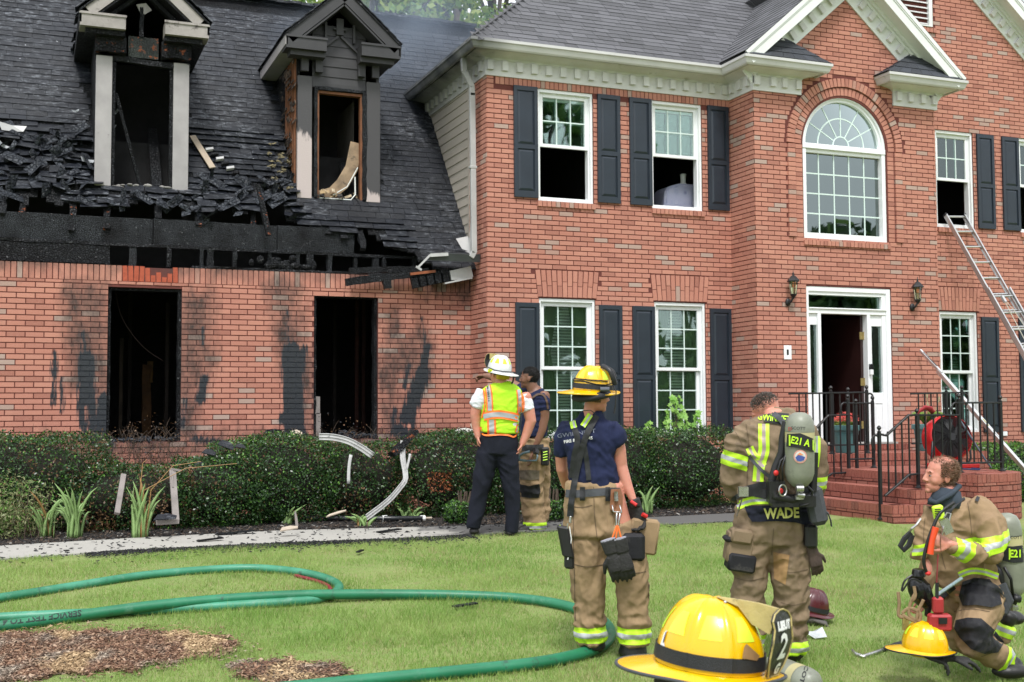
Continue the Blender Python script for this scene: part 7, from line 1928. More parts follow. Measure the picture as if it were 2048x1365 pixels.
def head(mb, c, f, u, k=1.0, wide=1.0):
  f, u = Vector(f).normalized(), Vector(u).normalized(); sd_ = f.cross(u).normalized(); u = sd_.cross(f); ax = (sd_, f, u)
  def e(a, b, d, ra, rb, rd, n=14): mb.ell(Vector(c)+sd_*a*k+f*b*k+u*d*k, (ra*k*wide, rb*k, rd*k), ax, n, 9)
  e(0,-.008,.03,.077,.098,.088); e(0,.03,-.015,.068,.068,.075); e(0,.038,-.068,.052,.055,.045); e(0,.078,-.098,.024,.020,.018)
  e(0,.082,.018,.046,.016,.012)                                                        # brow
  mb.tube([Vector(c)+(f*.090+u*.012)*k, Vector(c)+(f*.101-u*.012)*k, Vector(c)+(f*.112-u*.033)*k, Vector(c)+(f*.098-u*.042)*k], [.009*k,.011*k,.012*k,.010*k], 8)
  e(0,.086,-.064,.024,.014,.006); e(0,.084,-.076,.021,.013,.007)                        # lips
  for s_ in (-1, 1): e(s_*.038,.052,-.032,.026,.030,.030); e(s_*.078,-.005,-.012,.009,.019,.031); e(s_*.014,.098,-.038,.009,.012,.008)
  return sd_, f, u
def eyes(c, f, u, sd_, k, parent):
  for s_ in (-1, 1):
    p = Vector(c)+(sd_*s_*.031+f*.082+u*-.004)*k; m_ = MB(); m_.ell(p, (.011*k,.008*k,.0052*k), (sd_,f,u), 10, 6); m_.build('eye', emis('eye_white',(.26,.22,.20),0,.3), parent, smooth=True)
    m_ = MB(); m_.ell(p+f*.007*k, (.0055*k,.005*k,.0052*k), (sd_,f,u), 8, 6); m_.build('iris', emis('iris_dark',(.02,.02,.025),0,.15), parent, smooth=True)
    m_ = MB(); m_.tube([p+(sd_*-.018+u*.019+f*.004)*k, p+(u*.025+f*.008)*k, p+(sd_*.018+u*.019+f*.004)*k], [.002*k,.0045*k,.002*k], 5); m_.build('eyebrow', emis('brow_hair',(.06,.035,.02),0,.8), parent)
def hair(tree_obj, c, f, u, sd_, k, cond, n, length, w, mats, parent, name='hair', spike=.4, scalp=None, fill=1.0):
  """short strands standing on the scalp where cond(side, front, up) in head units holds"""
  me = tree_obj.data; wo_ = worig(tree_obj); V, F, mi = [], [], []; cc = Vector(c)
  cand = []
  for pl in me.polygons:
    q = pl.center+wo_-cc
    if q.length < .16*k:
      a, b, d = q.dot(sd_)/k, q.dot(f)/k, q.dot(u)/k
      if cond(a, b, d): cand.append((pl.center+wo_, pl.normal.copy()))
  if not cand: return None
  sm_ = bpy.data.materials.get(mats.name+'_scalp') or simple(mats.name+'_scalp', scalp or tuple(x*1.0 for x in base_col(mats)), .8, .3, 40, .4, 200); me.materials.append(sm_); si = len(me.materials)-1
  for pl in me.polygons:
    q = pl.center+wo_-cc
    if q.length < .16*k and cond(q.dot(sd_)/k, q.dot(f)/k, q.dot(u)/k) and rnd.random() < fill: pl.material_index = si
  for i in range(n):
    p, nn = cand[rnd.randrange(len(cand))]; j = Vector((rnd.gauss(0,.004), rnd.gauss(0,.004), rnd.gauss(0,.004))); d = (nn+(-f)*.4+Vector((rnd.gauss(0,spike), rnd.gauss(0,spike), rnd.gauss(0,spike)))).normalized()
    sdv = d.cross(Vector((rnd.gauss(0,1),rnd.gauss(0,1),rnd.gauss(0,1)))).normalized()*w; l_ = length*rnd.uniform(.5,1.2); b0 = p+j-nn*.003; m0 = b0+d*l_*.6; t_ = m0+(d*.5+(-u)*.25+(-f)*.3)*l_*.6
    k0 = len(V); V += [b0-sdv, b0+sdv, m0+sdv*.8, m0-sdv*.8, t_]; F += [(k0,k0+1,k0+2,k0+3), (k0+3,k0+2,k0+4,k0+4)]
  V = np.array([tuple(v) for v in V]); 
  return np_obj(name, V, np.array(F), mats, parent)
def base_col(m): return m['c']
def hair_mat(name, c1, c2): 
  t = NT(name); t.col(t.mix(t.geo().outputs['Random Per Island'], c1, c2)); t.set(Roughness=.55); t.m['c'] = c1; return t.m
def hand(mb, wrist, d, palm_n, side, k=1.0, curl=.5, spread=.25, point=False):
  """wrist point, d direction of the hand, palm_n palm normal, side +-1 where the thumb leaves"""
  d, pn = Vector(d).normalized(), Vector(palm_n).normalized(); sv = d.cross(pn).normalized(); pn = sv.cross(d)*1.0
  w = Vector(wrist); mb.tube([w-d*.01*k, w+d*.035*k, w+d*.075*k, w+d*.092*k], [.024*k,.036*k,.040*k,.034*k], 12, flat=.42, ref=tuple(pn))
  for i, (o, ln) in enumerate(((-.030,.066),(-.010,.075),(.010,.070),(.028,.055))):
    c_ = curl*(.15 if (point and i == (0 if side < 0 else 3)) else 1); b = w+d*.082*k+sv*o*k; dd = (d+sv*o*spread*6).normalized(); P = [b-dd*.03*k, b]; a = 0
    for s_ in (.42,.33,.25): a += c_*.9; P.append(P[-1]+(dd*math.cos(a)+pn*math.sin(a))*ln*s_*k*1.15)
    mb.tube(P, [.0095*k,.0098*k,.009*k,.0082*k,.0062*k], 8)
  b = w+d*.025*k+sv*side*.028*k; q = (d*.75+sv*side*.75+pn*.25).normalized(); r_ = (d*.95+sv*side*.25+pn*.45).normalized()
  mb.tube([b-q*.01*k, b+q*.03*k, b+q*.03*k+r_*.03*k, b+q*.03*k+r_*.052*k], [.013*k,.012*k,.0105*k,.008*k], 8)
def helmet(parent, c, f, u, mat, k=1.0, shield=True, band=True, goggles=False, stickers=True, edge=None, text=None, liner=M_blk, hi=False, flap=None, name='helmet', comb=True):
  """traditional fire helmet; c = centre of the base of the dome"""
  f, u = Vector(f).normalized(), Vector(u).normalized(); sd_ = f.cross(u).normalized(); u = sd_.cross(f); c = Vector(c)
  L0, W0, H0 = .137*k, .114*k, .163*k; N1, N2 = (96, 26) if hi else (64, 16)
  def dome(th, ph, ex=0.0):
    rb = 0
    for j in range(8):
      dt = math.atan2(math.sin(th-j*PI/4), math.cos(th-j*PI/4)); rb = max(rb, math.exp(-(dt/.045)**2)*(1.9 if j % 4 == 0 else 1.3))
    rr = 1+.030*rb*min(1, math.cos(ph)*3)*(1 if ph > .12 else ph/.12)+ex; cp = math.cos(ph)**.86
    if ph > 1.5: rr += .0
    return c+f*(L0*math.cos(th)*cp*rr)+sd_*(W0*math.sin(th)*cp*rr)+u*(H0*math.sin(ph)*(rr if True else 1))
  m_ = MB(); base = 0
  for i in range(N2+1):
    ph = PI/2*i/N2*.995
    for j in range(N1): m_.v.append(tuple(dome(2*PI*j/N1, ph)))
  for i in range(N2):
    for j in range(N1): j2 = (j+1) % N1; m_.f.append((i*N1+j, i*N1+j2, (i+1)*N1+j2, (i+1)*N1+j)); m_.m.append(0)
  m_.f.append(tuple(N2*N1+j for j in range(N1))); m_.m.append(0)
  m_.build('shell', mat, parent, smooth=True)
  # brim
  def brim(th, t):
    ct = math.cos(th); ext = (.024+.030*abs(ct)**1.5) if ct > 0 else (.024+.086*abs(ct)**1.8); r0L, r0W = L0*.985, W0*.985
    dx = math.cos(th)*(r0L+ext*k*t); dy = math.sin(th)*(r0W+ext*k*t*.85); dz = -(.008+.011*abs(math.sin(th))**2+(.020*max(0,-ct)**2))*k*t+(.012*max(0,ct)**3)*k*t
    return c+f*dx+sd_*dy+u*(dz-.001*k)
  m_ = MB(); R_ = 5
  for sgn in (0, 1):
    for i in range(R_+1):
      for j in range(N1): m_.v.append(tuple(brim(2*PI*j/N1, i/R_)-u*(.004*k*sgn)))
  for s_ in (0, 1):
    b_ = s_*(R_+1)*N1
    for i in range(R_):
      for j in range(N1):
        j2 = (j+1) % N1; q = (b_+i*N1+j, b_+i*N1+j2, b_+(i+1)*N1+j2, b_+(i+1)*N1+j); m_.f.append(q if s_ else q[::-1]); m_.m.append(0)
  m_.build('brim', mat, parent, smooth=True)
  m_ = MB(); pts = [brim(2*PI*j/N1, 1.0)-u*.002*k for j in range(N1)]; m_.tube(pts+[pts[0], pts[1]], .0045*k, 8, caps=False, ref=tuple(u)); m_.build('brim_edge', edge or (M_edge if hi else mat), parent, smooth=True)
  if band:
    m_ = MB(); 
    for ph in (.06, .26):
      for j in range(N1): q = dome(2*PI*j/N1, ph, .012); m_.v.append(tuple(q))
    for ph in (.26, .06):
      for j in range(N1): q = dome(2*PI*j/N1, ph, .035); m_.v.append(tuple(q))
    for i in range(4):
      for j in range(N1): j2 = (j+1) % N1; a = i*N1; b_ = ((i+1) % 4)*N1; m_.f.append((a+j, a+j2, b_+j2, b_+j)); m_.m.append(0)
    m_.build('band', M_strap, parent, smooth=True, auto=40, fixn=True)
  if stickers:
    for j in range(8):
      th0 = (j+.5)*PI/4
      if not hi and j in (0,7): pass
      m_ = MB(); n1, n2 = 6, 6
      for a in range(n2+1):
        ph = .50+.42*a/n2; hw = .23-.09*a/n2
        for b_ in range(n1+1): m_.v.append(tuple(dome(th0+hw*(2*b_/n1-1), ph, .010)))
      for a in range(n2):
        for b_ in range(n1): q = a*(n1+1)+b_; m_.f.append((q, q+1, q+n1+2, q+n1+1)); m_.m.append(0)
      m_.build('reflective_sticker', M_limeS, parent, smooth=True)
  if comb:
    # leather comb / shield holder running from the crown forward
    m_ = MB(); top = [c+u*(H0*1.02)+f*(.01*k), c+u*(H0*1.03)+f*(.06*k), c+u*(H0*1.03)+f*(.12*k), c+u*(H0*1.0)+f*(.172*k)]; low = [dome(0, 1.45), dome(0, 1.1), dome(0, .75), c+u*(H0*.62)+f*(.158*k)]
    for s_ in (-1, 1):
      n0 = len(m_.v); m_.v += [tuple(p+sd_*s_*.006*k) for p in top]+[tuple(p+sd_*s_*.012*k) for p in low]
      for i in range(3): m_.f.append((n0+i, n0+i+1, n0+4+i+1, n0+4+i)); m_.m.append(0)
    m_.f += [(0,8,9,1),(1,9,10,2),(2,10,11,3),(3,11,15,7)]; m_.m += [0]*4
    m_.build('shield_holder', M_cream, parent, fixn=True)
  if shield:
    # curved leather front piece
    prof = [(.0,.026),(.02,.040),(.05,.052),(.085,.054),(.115,.046),(.135,.050),(.150,.036),(.158,.010)]
    def sh(zt, xt, th_): b0 = L0+.024*k; y_ = b0+.018*k*math.sin(zt*22)-.10*k*xt*xt*9+max(0,zt-.05)*.16*k; return c+f*(y_+th_)+sd_*xt*k+u*(zt*k+.004*k)
    m_ = MB(); nn = 8
    for th_ in (0, .005*k):
      for zt, hw in prof:
        for i in range(nn+1): m_.v.append(tuple(sh(zt, hw*(2*i/nn-1), th_)))
    rows = len(prof)
    for l_ in (0, 1):
      o_ = l_*rows*(nn+1)
      for a in range(rows-1):
        for i in range(nn): q = o_+a*(nn+1)+i; m_.f.append((q, q+1, q+nn+2, q+nn+1)); m_.m.append(0)
    for a in range(rows-1):
      for i in (0, nn): q = a*(nn+1)+i; w_ = rows*(nn+1); m_.f.append((q, q+nn+1, q+nn+1+w_, q+w_)); m_.m.append(0)
    so = m_.build('front_shield', M_leath, parent, fixn=True)
    m_ = MB()
    edge = [sh(zt, -hw, .006*k) for zt, hw in prof]+[sh(zt, hw, .006*k) for zt, hw in prof[::-1]]; m_.tube(edge+[edge[0]], .0022*k, 5); m_.build('shield_stitching', M_cream, parent)
    if text:
      tr = bvh_of([so]); 
      for (s_, z_, sz) in text:
        vs, fs = text_geo(s_, sz*k, .002*k); project(vs, fs, c+f*(L0+.1*k)+u*z_*k, f.cross(u)*-1 if False else u.cross(f), u, -f, tr, .003*k, 'shield_lettering', M_whit, parent)
  m_ = MB(); m_.tube([c-u*.0*k, c-u*.02*k, c-u*.045*k], [.112*k,.108*k,.100*k], 24, flat=.86, ref=tuple(sd_)); m_.build('liner', liner, parent, smooth=True)
  if flap:
    m_ = MB(); m_.tube([c-f*.055*k-u*.01*k, c-f*.06*k-u*.05*k, c-f*.062*k-u*.085*k], [.085*k,.088*k,.086*k], 20, flat=.55, ref=tuple(f)); m_.build('neck_flap', flap, parent, smooth=True)
  if goggles:
    m_ = MB()
    for s_ in (-1,1): m_.tube([dome(th*s_, .30+.05*math.sin(th*3), .05) for th in [i*PI/14 for i in range(15)]], .006*k, 6, flat=.4); m_.tube([dome(th*s_, .42, .05) for th in [i*PI/28 for i in range(10, 29)]], .004*k, 6)
    m_.build('goggle_strap', M_strap, parent, smooth=True)
  return f, sd_, u
def bottle(parent, a, b, r, tree=True):
  """air cylinder from bottom a (valve end) to rounded top b"""
  a, b = Vector(a), Vector(b); ax = (b-a).normalized(); L_ = (b-a).length
  m_ = MB(); m_.lathe([(r*.30,0),(r*.55,.012),(r*.85,.045),(r,.09),(r,L_*.75)], a, ax, n=32, caps=False); c1 = m_.build('cylinder', M_cyl, parent, smooth=True)
  m_ = MB(); m_.lathe([(r*1.004,L_*.60),(r*1.004,L_*.74)], a, ax, n=32, caps=False); m_.build('yellow_sleeve', M_cylY, parent, smooth=True); m_ = MB(); m_.lathe([(r,L_*.74),(r,L_-.10),(r*.93,L_-.055),(r*.72,L_-.02),(r*.35,L_-.002),(.003,L_)], a, ax, n=32, caps=False); c2 = m_.build('cylinder_top', M_cyl, parent, smooth=True)
  m_ = MB(); m_.tube([a+ax*.02, a-ax*.05], .022, 12); m_.tube([a-ax*.05, a-ax*.075], .030, 12); m_.build('valve', M_steel, parent, smooth=True, auto=40)
  return c1, c2
# ================================================================ firefighter A: yellow helmet, back to the camera
g = Fig(1080, 720, 2.2, 8.03)
base = onG(1215, 1308); A = thing('person', 'firefighter in yellow helmet and navy T-shirt seen from behind, gloves clipped to his belt', 'person', tuple(base))
b = MB()
g.limb(b, [(240,500,0,55),(235,430,0,70),(228,340,0,95),(225,275,0,70),(222,240,.0,32)], .55)
g.limb(b, [(218,245,.0,30),(222,200,-.01,27),(232,170,-.02,26)], 1)
g.limb(b, [(325,300,.0,35),(347,400,.02,32),(355,470,.03,30),(386,560,.0,23),(414,625,-.03,15)], .95)
g.limb(b, [(128,318,.05,28),(92,420,.10,27),(96,480,.12,26),(115,550,.22,22),(150,590,.34,17)], .95)
g.limb(b, [(215,560,.02,50),(215,900,.0,45),(225,1220,.0,30)]); g.limb(b, [(310,560,.0,50),(405,900,-.02,45),(412,1220,.0,30)])
hc = g.p(240,150,-.02); fd = (CR*.86+CF*.45-CU*.10).normalized(); sdA, fA, uA = head(b, hc, fd, CU, 1.0)
body = remesh('body', b, M_skinR, A, .0065, 3)
hair(body, hc, fA, uA, sdA, 1, lambda a,b_,d: b_ < .02 and d > -.055 and not (abs(a) > .068 and b_ > -.03 and d < .03), 3500, .009, .0007, hair_mat('short_brown_hair', (.16,.09,.05), (.30,.19,.12)), A)
s = MB()
g.limb(s, [(240,560,0,112),(232,480,0,105),(225,400,0,112),(222,330,0,132,.5),(222,285,0,118,.48),(222,258,0,70,.5)], .62)
g.limb(s, [(300,300,.0,46),(328,335,.0,50),(342,365,.01,49)], .95, cap=.25); g.limb(s, [(140,298,.05,52),(106,345,.07,48),(95,420,.09,36)], .95, cap=.25)
def torso_f(p):
  return folds(.010, 7, (1.4,1,1.0), .004)(p)
tee = remesh('tshirt', s, M_navy, A, .009, 5, torso_f)
q = MB()
g.limb(q, [(232,545,0,116),(228,600,0,122),(235,680,0,130),(240,760,0,135,.66)], .66, cap=.2)
g.limb(q, [(205,740,.01,84,.85),(208,850,.0,80),(214,1000,.0,74),(218,1100,.02,73),(222,1180,.03,72),(225,1240,.04,68)], .95, cap=.15)
g.limb(q, [(320,740,.0,88,.85),(372,850,-.02,88),(408,1000,-.02,78),(412,1100,-.01,74),(412,1180,.0,72),(412,1245,.0,68)], .95, cap=.15)
def leg_f(p):
  z = p.z; a = folds(.014, 7, (1.5,1,1.1), .005)(p)
  k = max(0, 1-abs(z-.12)/.22); return a+.012*k*math.sin(z*75+3*noise.noise(p*4))*.6
pants = remesh('bunker_trousers', q, M_tan2, A, .010, 4, leg_f)
T = bvh_of([body, tee, pants])
M_seam = simple('dark_seam', (.13,.09,.055), .9)
for pts in ([(236,560),(240,680),(252,790)],[(150,620),(146,760),(150,900),(155,1150)],[(120,640),(180,650),(230,640)],[(340,700),(352,780),(350,900)],[(150,900),(210,912),(284,900)],[(350,930),(410,940),(488,928)]): g.strap(pts, 3, T, 'seam', M_seam, A, .002, .002, 1)
for x in (222, 411):
  p_ = g.p(x, 1205, .02); triband(pants, p_, p_-Vector((0,0,1)), .085*1.25, .17, A)
g.strap([(112,588),(160,590),(230,585),(300,580),(352,580)], 34, T, 'waist_belt', M_strapG, A, off=.004)
g.patch([(175,560),(198,560),(198,620),(175,620)], T, 'belt_tab', M_strap, A, .01); g.patch([(288,560),(308,560),(308,622),(288,622)], T, 'belt_tab', M_strap, A, .01)
for a in ([(250,245),(205,330),(178,420),(155,520),(138,625),(132,690)],): g.strap(a, 27, T, 'suspender', M_strap, A, .010, .006)
g.strap([(150,300),(165,350),(150,430),(140,520)], 26, T, 'suspender', M_strap, A, .006, .005); g.strap([(190,350),(205,440),(215,530)], 22, T, 'suspender', M_strap, A, .006, .005)
g.strap([(138,255),(150,300)], 27, T, 'lime_suspender', M_limeT, A, .010, .005); g.strap([(222,240),(188,292)], 25, T, 'lime_suspender', M_limeT, A, .016, .005)
g.strap([(141,252),(153,300)], 9, T, 'silver_suspender_line', M_silv, A, .018, .002); g.strap([(224,242),(190,292)], 9, T, 'silver_suspender_line', M_silv, A, .024, .002)
for t_, x_, y_, z_, r_ in (('GWINNETT',160,325,26,-.12),):
  g.text(t_, x_, y_, z_, T, 'shirt_lettering', simple('grey_print',(.22,.24,.32),.8), A, rot=-.14, off=.004, sx=1.25, bold=-.0)
g.text('FIRE &', 130, 358, 19, T, 'shirt_lettering', M_whit, A, rot=-.18, off=.004, bold=.02); g.text('EMS', 215, 345, 19, T, 'shirt_lettering', M_whit, A, rot=-.05, off=.004, bold=.01)
# pocket on the right thigh, knee pad
pk = MB(); pk.obox(g.p(455,775,-.02), ((CR*.95+CU*-.12).normalized(), CF, (CU*.95+CR*.12).normalized()), (.095,.05,.115)); pk.build('thigh_pocket', M_tan2, A, bevel=.014, smooth=True, auto=50)
pk = MB(); pk.obox(g.p(410,822,-.10), (CR, CF, CU), (.075,.05,.09)); pk.build('pocket_reinforcement', M_blkpad, A, bevel=.02)
g.patch([(478,920),(492,960),(493,1040),(480,1050)], T, 'knee_pad', M_blkpad, A, .01, .01)
# leather tool holder, carabiner, hanging gloves
g.patch([(312,570),(355,566),(365,600),(362,660),(335,680),(308,655)], T, 'leather_holster', simple('brown_leather', (.28,.12,.06), .6, .3, 12, .2, wear=((.12,.06,.04), .3, 8)), A, .02, .012); g.patch([(326,580),(342,580),(345,622),(328,622)], T, 'multitool', M_steel, A, .04, .012)
m_ = MB(); m_.tube([g.p(318,640,-.20), g.p(322,668,-.21), g.p(360,672,-.21), g.p(350,640,-.20)], .005, 6); m_.tube([g.p(338,672,-.21), g.p(334,728,-.21), g.p(346,730,-.21), g.p(352,675,-.21)], .006, 6); m_.build('carabiner', M_steel, A, smooth=True)
m_ = MB()
for x0, x1 in ((338,312),(344,330),(342,362)): m_.tube([g.p(x0,728,-.21), g.p((x0+x1)/2,765,-.22), g.p(x1,805,-.22)], .006, 6)
m_.build('orange_cord', emis('orange_cord',(.80,.17,.03),0,.6), A)
for i, (x, y, r_) in enumerate(((305,800,-.35),(352,795,-.15))):
  m_ = MB(); d_ = (CU*-1+CR*(.30 if i == 0 else .26)).normalized(); w_ = g.p(x, y+12, -.23)
  m_.tube([w_-d_*.03, w_+d_*.06], [.055,.048], 12, flat=.5, ref=tuple(CF)); hand(m_, w_+d_*.06, d_, CF, -1, 1.35, .35)
  glo = remesh('hanging_glove', m_, M_glv, A, .006, 2)
  m_ = MB(); m_.tube([w_-d_*.035, w_-d_*.01], [.05,.052], 12, flat=.5, ref=tuple(CF)); m_.build('glove_cuff_lining', simple('grey_lining',(.32,.32,.38),.8), A)
# gloved right hand
m_ = MB(); w_ = g.p(418,632,-.03); d_ = (CU*-1+CR*.22).normalized(); m_.tube([g.p(412,612,-.03), w_+d_*.02], [.040,.042], 14, ref=tuple(CF)); hand(m_, w_, d_, (CR*-.5-CF*.8), 1, 1.45, .75); remesh('glove', m_, M_glv, A, .006, 2)
m_ = MB(); m_.tube([g.p(400,622,-.06), g.p(425,640,-.08)], .012, 8); m_.tube([g.p(450,680,-.08), g.p(470,690,-.07)], .014, 8); m_.build('glove_red_trim', M_redp, A)
m_ = MB(); g.limb(m_, [(135,690,-.17,5),(133,715,-.17,6)]); m_.tube([g.p(122,720,-.18), g.p(118,760,-.18), g.p(124,790,-.18)], .005, 5); m_.build('snap_hook', M_steel, A)
r1 = MB(); r1.obox(g.p(112,800,-.16), ((CR*.98-CU*.18).normalized(), CF, (CU*.98+CR*-.18).normalized()), (.040,.03,.105)); r1.obox(g.p(128,885,-.15), ((CR*.98-CU*.1).normalized(), CF, CU), (.032,.028,.05)); r1.build('radio_case', M_blk, A, bevel=.012)
m_ = MB(); m_.tube([g.p(85,730,-.16), g.p(98,745,-.17), g.p(120,740,-.17)], .008, 6); m_.build('radio_lime_trim', M_limeT, A); m_ = MB(); m_.tube([g.p(130,735,-.18), g.p(138,790,-.18), g.p(128,850,-.18), g.p(122,880,-.18)], .004, 5); m_.build('radio_lanyard', M_whit, A)
def boot(gg, mb, x, y0, y1, hw, dz=0, toe=(.0,.12)):
  gg.limb(mb, [(x,y0,dz,hw*.9),(x,y1-hw*.5,dz,hw)], 1, cap=.2); a = gg.p(x, y1-hw*.35, dz); mb.ell(a+CF*toe[1]*.7+CR*toe[0], (hw*gg.m*1.0, .13, hw*gg.m*.55), (CR, CF, CU))
m_ = MB(); boot(g, m_, 235, 1230, 1292, 56, .06); remesh('boot', m_, M_boot, A, .008, 2); m_ = MB(); boot(g, m_, 410, 1245, 1320, 62, .0); remesh('boot', m_, M_boot, A, .008, 2)
he = part_empty('helmet', A, 'yellow traditional fire helmet with black band and goggles strap')
hcen = g.p(222,118,-.02); hf = (CR*-.93-CF*-.20+CU*.02).normalized()
# brim points left in the photograph: the long rear brim is towards the left, the face towards the right
helmet(he, g.p(232,134,-.03), (CR*.93+CF*.36-CU*.07).normalized(), (CU*.99+CR*.08).normalized(), M_helY, 1.0, goggles=True, shield=False, comb=False)
m_ = MB(); m_.tube(smooth_path([g.p(272,26,-.06), g.p(305,45,-.10), g.p(322,80,-.11), g.p(330,110,-.10)]), .018, 8, flat=.6); m_.tube(smooth_path([g.p(285,30,-.03), g.p(318,48,-.05), g.p(332,78,-.06)]), .012, 8); m_.build('goggles', M_blk, he, smooth=True)
m_ = MB(); m_.tube(smooth_path([g.p(165,150,.02), g.p(158,166,-.06), g.p(200,168,-.14), g.p(262,158,-.14), g.p(300,148,-.08)]), .030, 10, flat=.8); m_.build('rolled_hood', M_strap, A, smooth=True)
m_ = MB(); m_.tube([g.p(265,130,-.15), g.p(305,130,-.15)], .016, 10); m_.build('helmet_light', simple('grey_lamp_body',(.12,.13,.15),.3,metal=.5), A); m_ = MB(); m_.tube([g.p(322,112,-.12), g.p(335,140,-.12), g.p(332,200,-.12), g.p(326,236,-.12)], [.007,.006,.008,.012], 6, flat=.5); m_.build('chin_strap', M_strap, A)
m_ = MB(); m_.tube([g.p(188,224,-.12), g.p(222,222,-.14), g.p(245,238,-.12)], .003, 5); m_.build('neck_cord', M_strap, A)
# ================================================================ firefighter Wade: back view with air pack, head bowed left
g = Fig(1420, 770, 2.437, 7.9)
Wd = thing('person', 'firefighter bending his head to the left with an air cylinder on his back', 'person', tuple(onG(1575,1326)))
b = MB(); g.limb(b, [(320,560,0,80),(320,400,0,100),(320,200,0,110),(320,150,0,60)], .55); g.limb(b, [(315,160,.04,42),(300,120,.06,38),(285,105,.08,36)], 1)
g.limb(b, [(170,250,.0,40),(110,400,.05,38),(120,520,.2,30)]); g.limb(b, [(480,250,.0,40),(530,400,.05,38),(520,520,.2,30)]); g.limb(b, [(235,650,0,60),(200,1000,0,45),(200,1250,0,35)]); g.limb(b, [(390,650,0,60),(390,1000,0,45),(395,1270,0,35)])
hc = g.p(272,126,.08); sdW, fW, uW = head(b, hc, (CF*.22-CR*.84-CU*.42), (CU*.85-CR*.35-CF*.12), .96); body = remesh('body', b, M_skinR, Wd, .0065, 3)
hair(body, hc, fW, uW, sdW, 1, lambda a,b_,d: (d > .035 and b_ < .07 and (d > .075 or rnd.random() < (d-.03)*16)), 4200, .019, .0011, hair_mat('grey_brown_hair', (.045,.032,.025), (.20,.17,.15)), Wd, spike=.3, fill=.7)
s = MB()
g.limb(s, [(320,600,0,188,.62),(318,540,0,182,.62),(318,440,0,178,.6),(322,340,0,190),(325,260,.0,195,.5),(325,200,.0,165,.48),(322,150,.0,95,.55)], .58, cap=.12)
g.limb(s, [(345,155,.05,78,.7),(352,120,.05,62,.75)], .7, cap=.1)
g.limb(s, [(190,215,.0,58),(140,280,-.01,62),(112,380,.0,60),(108,450,.03,58),(125,520,.10,48),(160,540,.2,42)], .95)
g.limb(s, [(470,240,.0,60),(520,300,.0,56),(532,400,.0,48),(520,470,.03,50),(505,530,.08,46)], .95)
coat = remesh('bunker_coat', s, M_olive, Wd, .010, 4, folds(.017, 6.5, (1,1,1.0), .006))
q = MB(); g.limb(q, [(315,600,0,186,.62),(312,680,0,190,.62),(305,760,0,192,.6)], .6, cap=.1)
g.limb(q, [(215,760,.0,108,.85),(195,860,.0,95),(188,1000,.0,84),(190,1120,.02,80),(195,1275,.02,74)], .92, cap=.12)
g.limb(q, [(390,760,.0,108,.85),(392,860,-.02,96),(392,1000,-.01,90),(396,1120,.0,80),(400,1210,.0,74),(400,1305,.0,68)], .92, cap=.12)
pants = remesh('bunker_trousers', q, M_olive, Wd, .010, 4, lambda p: folds(.016, 7, (1.3,1,1.3), .006)(p)+.009*max(0,1-abs(p.z-.2)/.3)*math.sin(p.z*60+4*noise.noise(p*4)))
T = bvh_of([coat, pants])
for pts in ([(310,700),(306,760),(300,830)],[(335,900),(400,915),(478,900)],[(345,1060),(400,1075),(465,1062)],[(120,940),(190,955),(265,940)],[(175,190),(190,300),(182,440),(178,540)],[(90,190),(130,240),(160,300)]): g.strap(pts, 3, T, 'seam', M_seam, Wd, .002, .002, 1)
for x, y in ((398,1282),(195,1250)): p_ = g.p(x, y, 0); triband(pants, p_, p_-Vector((0,0,1)), .10, .17, Wd)
p_ = g.p(118,365,.0); triband(coat, p_, p_+(CU+CR*.30)*-1, .095, .115, Wd); p_ = g.p(530,478,.02); triband(coat, p_, p_+(CU*-1+CR*.05), .085, .115, Wd)
def tri(pts, w, par, T_, mats=(M_limeT, M_silv, M_limeT)):
  n_ = len(pts)
  for k, m2 in zip((-1,0,1), mats):
    P2 = []
    for i, (x, y) in enumerate(pts):
      a, b_ = pts[max(i-1,0)], pts[min(i+1,n_-1)]; t_ = Vector((b_[0]-a[0], b_[1]-a[1])).normalized(); P2.append((x-t_.y*k*w/3, y+t_.x*k*w/3))
    g.strap(P2, w/3, T_, 'reflective_band', m2, par, off=.004+.0006*(k == 0), thick=.0015)
M_pinks = simple('faded_pink_silver', (.42,.33,.31), .5)
tri([(262,190),(262,260),(262,325),(240,400),(234,472)], 54, Wd, T, (M_limeT, M_pinks, M_limeT)); tri([(192,305),(215,350),(262,400)], 40, Wd, T, (M_limeT, M_pinks, M_limeT)); tri([(520,250),(520,330),(512,400)], 36, Wd, T); tri([(130,592),(200,566),(300,562),(420,566)], 40, Wd, T)
g.patch([(255,128),(385,140),(378,190),(350,196),(262,180)], T, 'name_panel', M_strap, Wd, .006, .004); g.text('GWINNETT', 322, 164, 46, T, 'coat_lettering', M_limeT, Wd, rot=.10, off=.014, bold=.02, sx=.75)
m_ = MB(); vs_ = []
TT = bvh_of([coat, pants])
g.patch([(168,592),(300,588),(420,590),(512,600),(508,650),(500,692),(420,672),(320,664),(240,668),(205,668),(185,640)], TT, 'tail_flap', cloth_mat('navy_tail_flap', (.014,.016,.028)), Wd, .012, .006, .2); g.text('WADE', 350, 628, 70, TT, 'name_lettering', simple('yellow_letter', (.62,.62,.18), .6), Wd, off=.024, bold=.035, sx=.82, rot=-.04, arc=.00012)
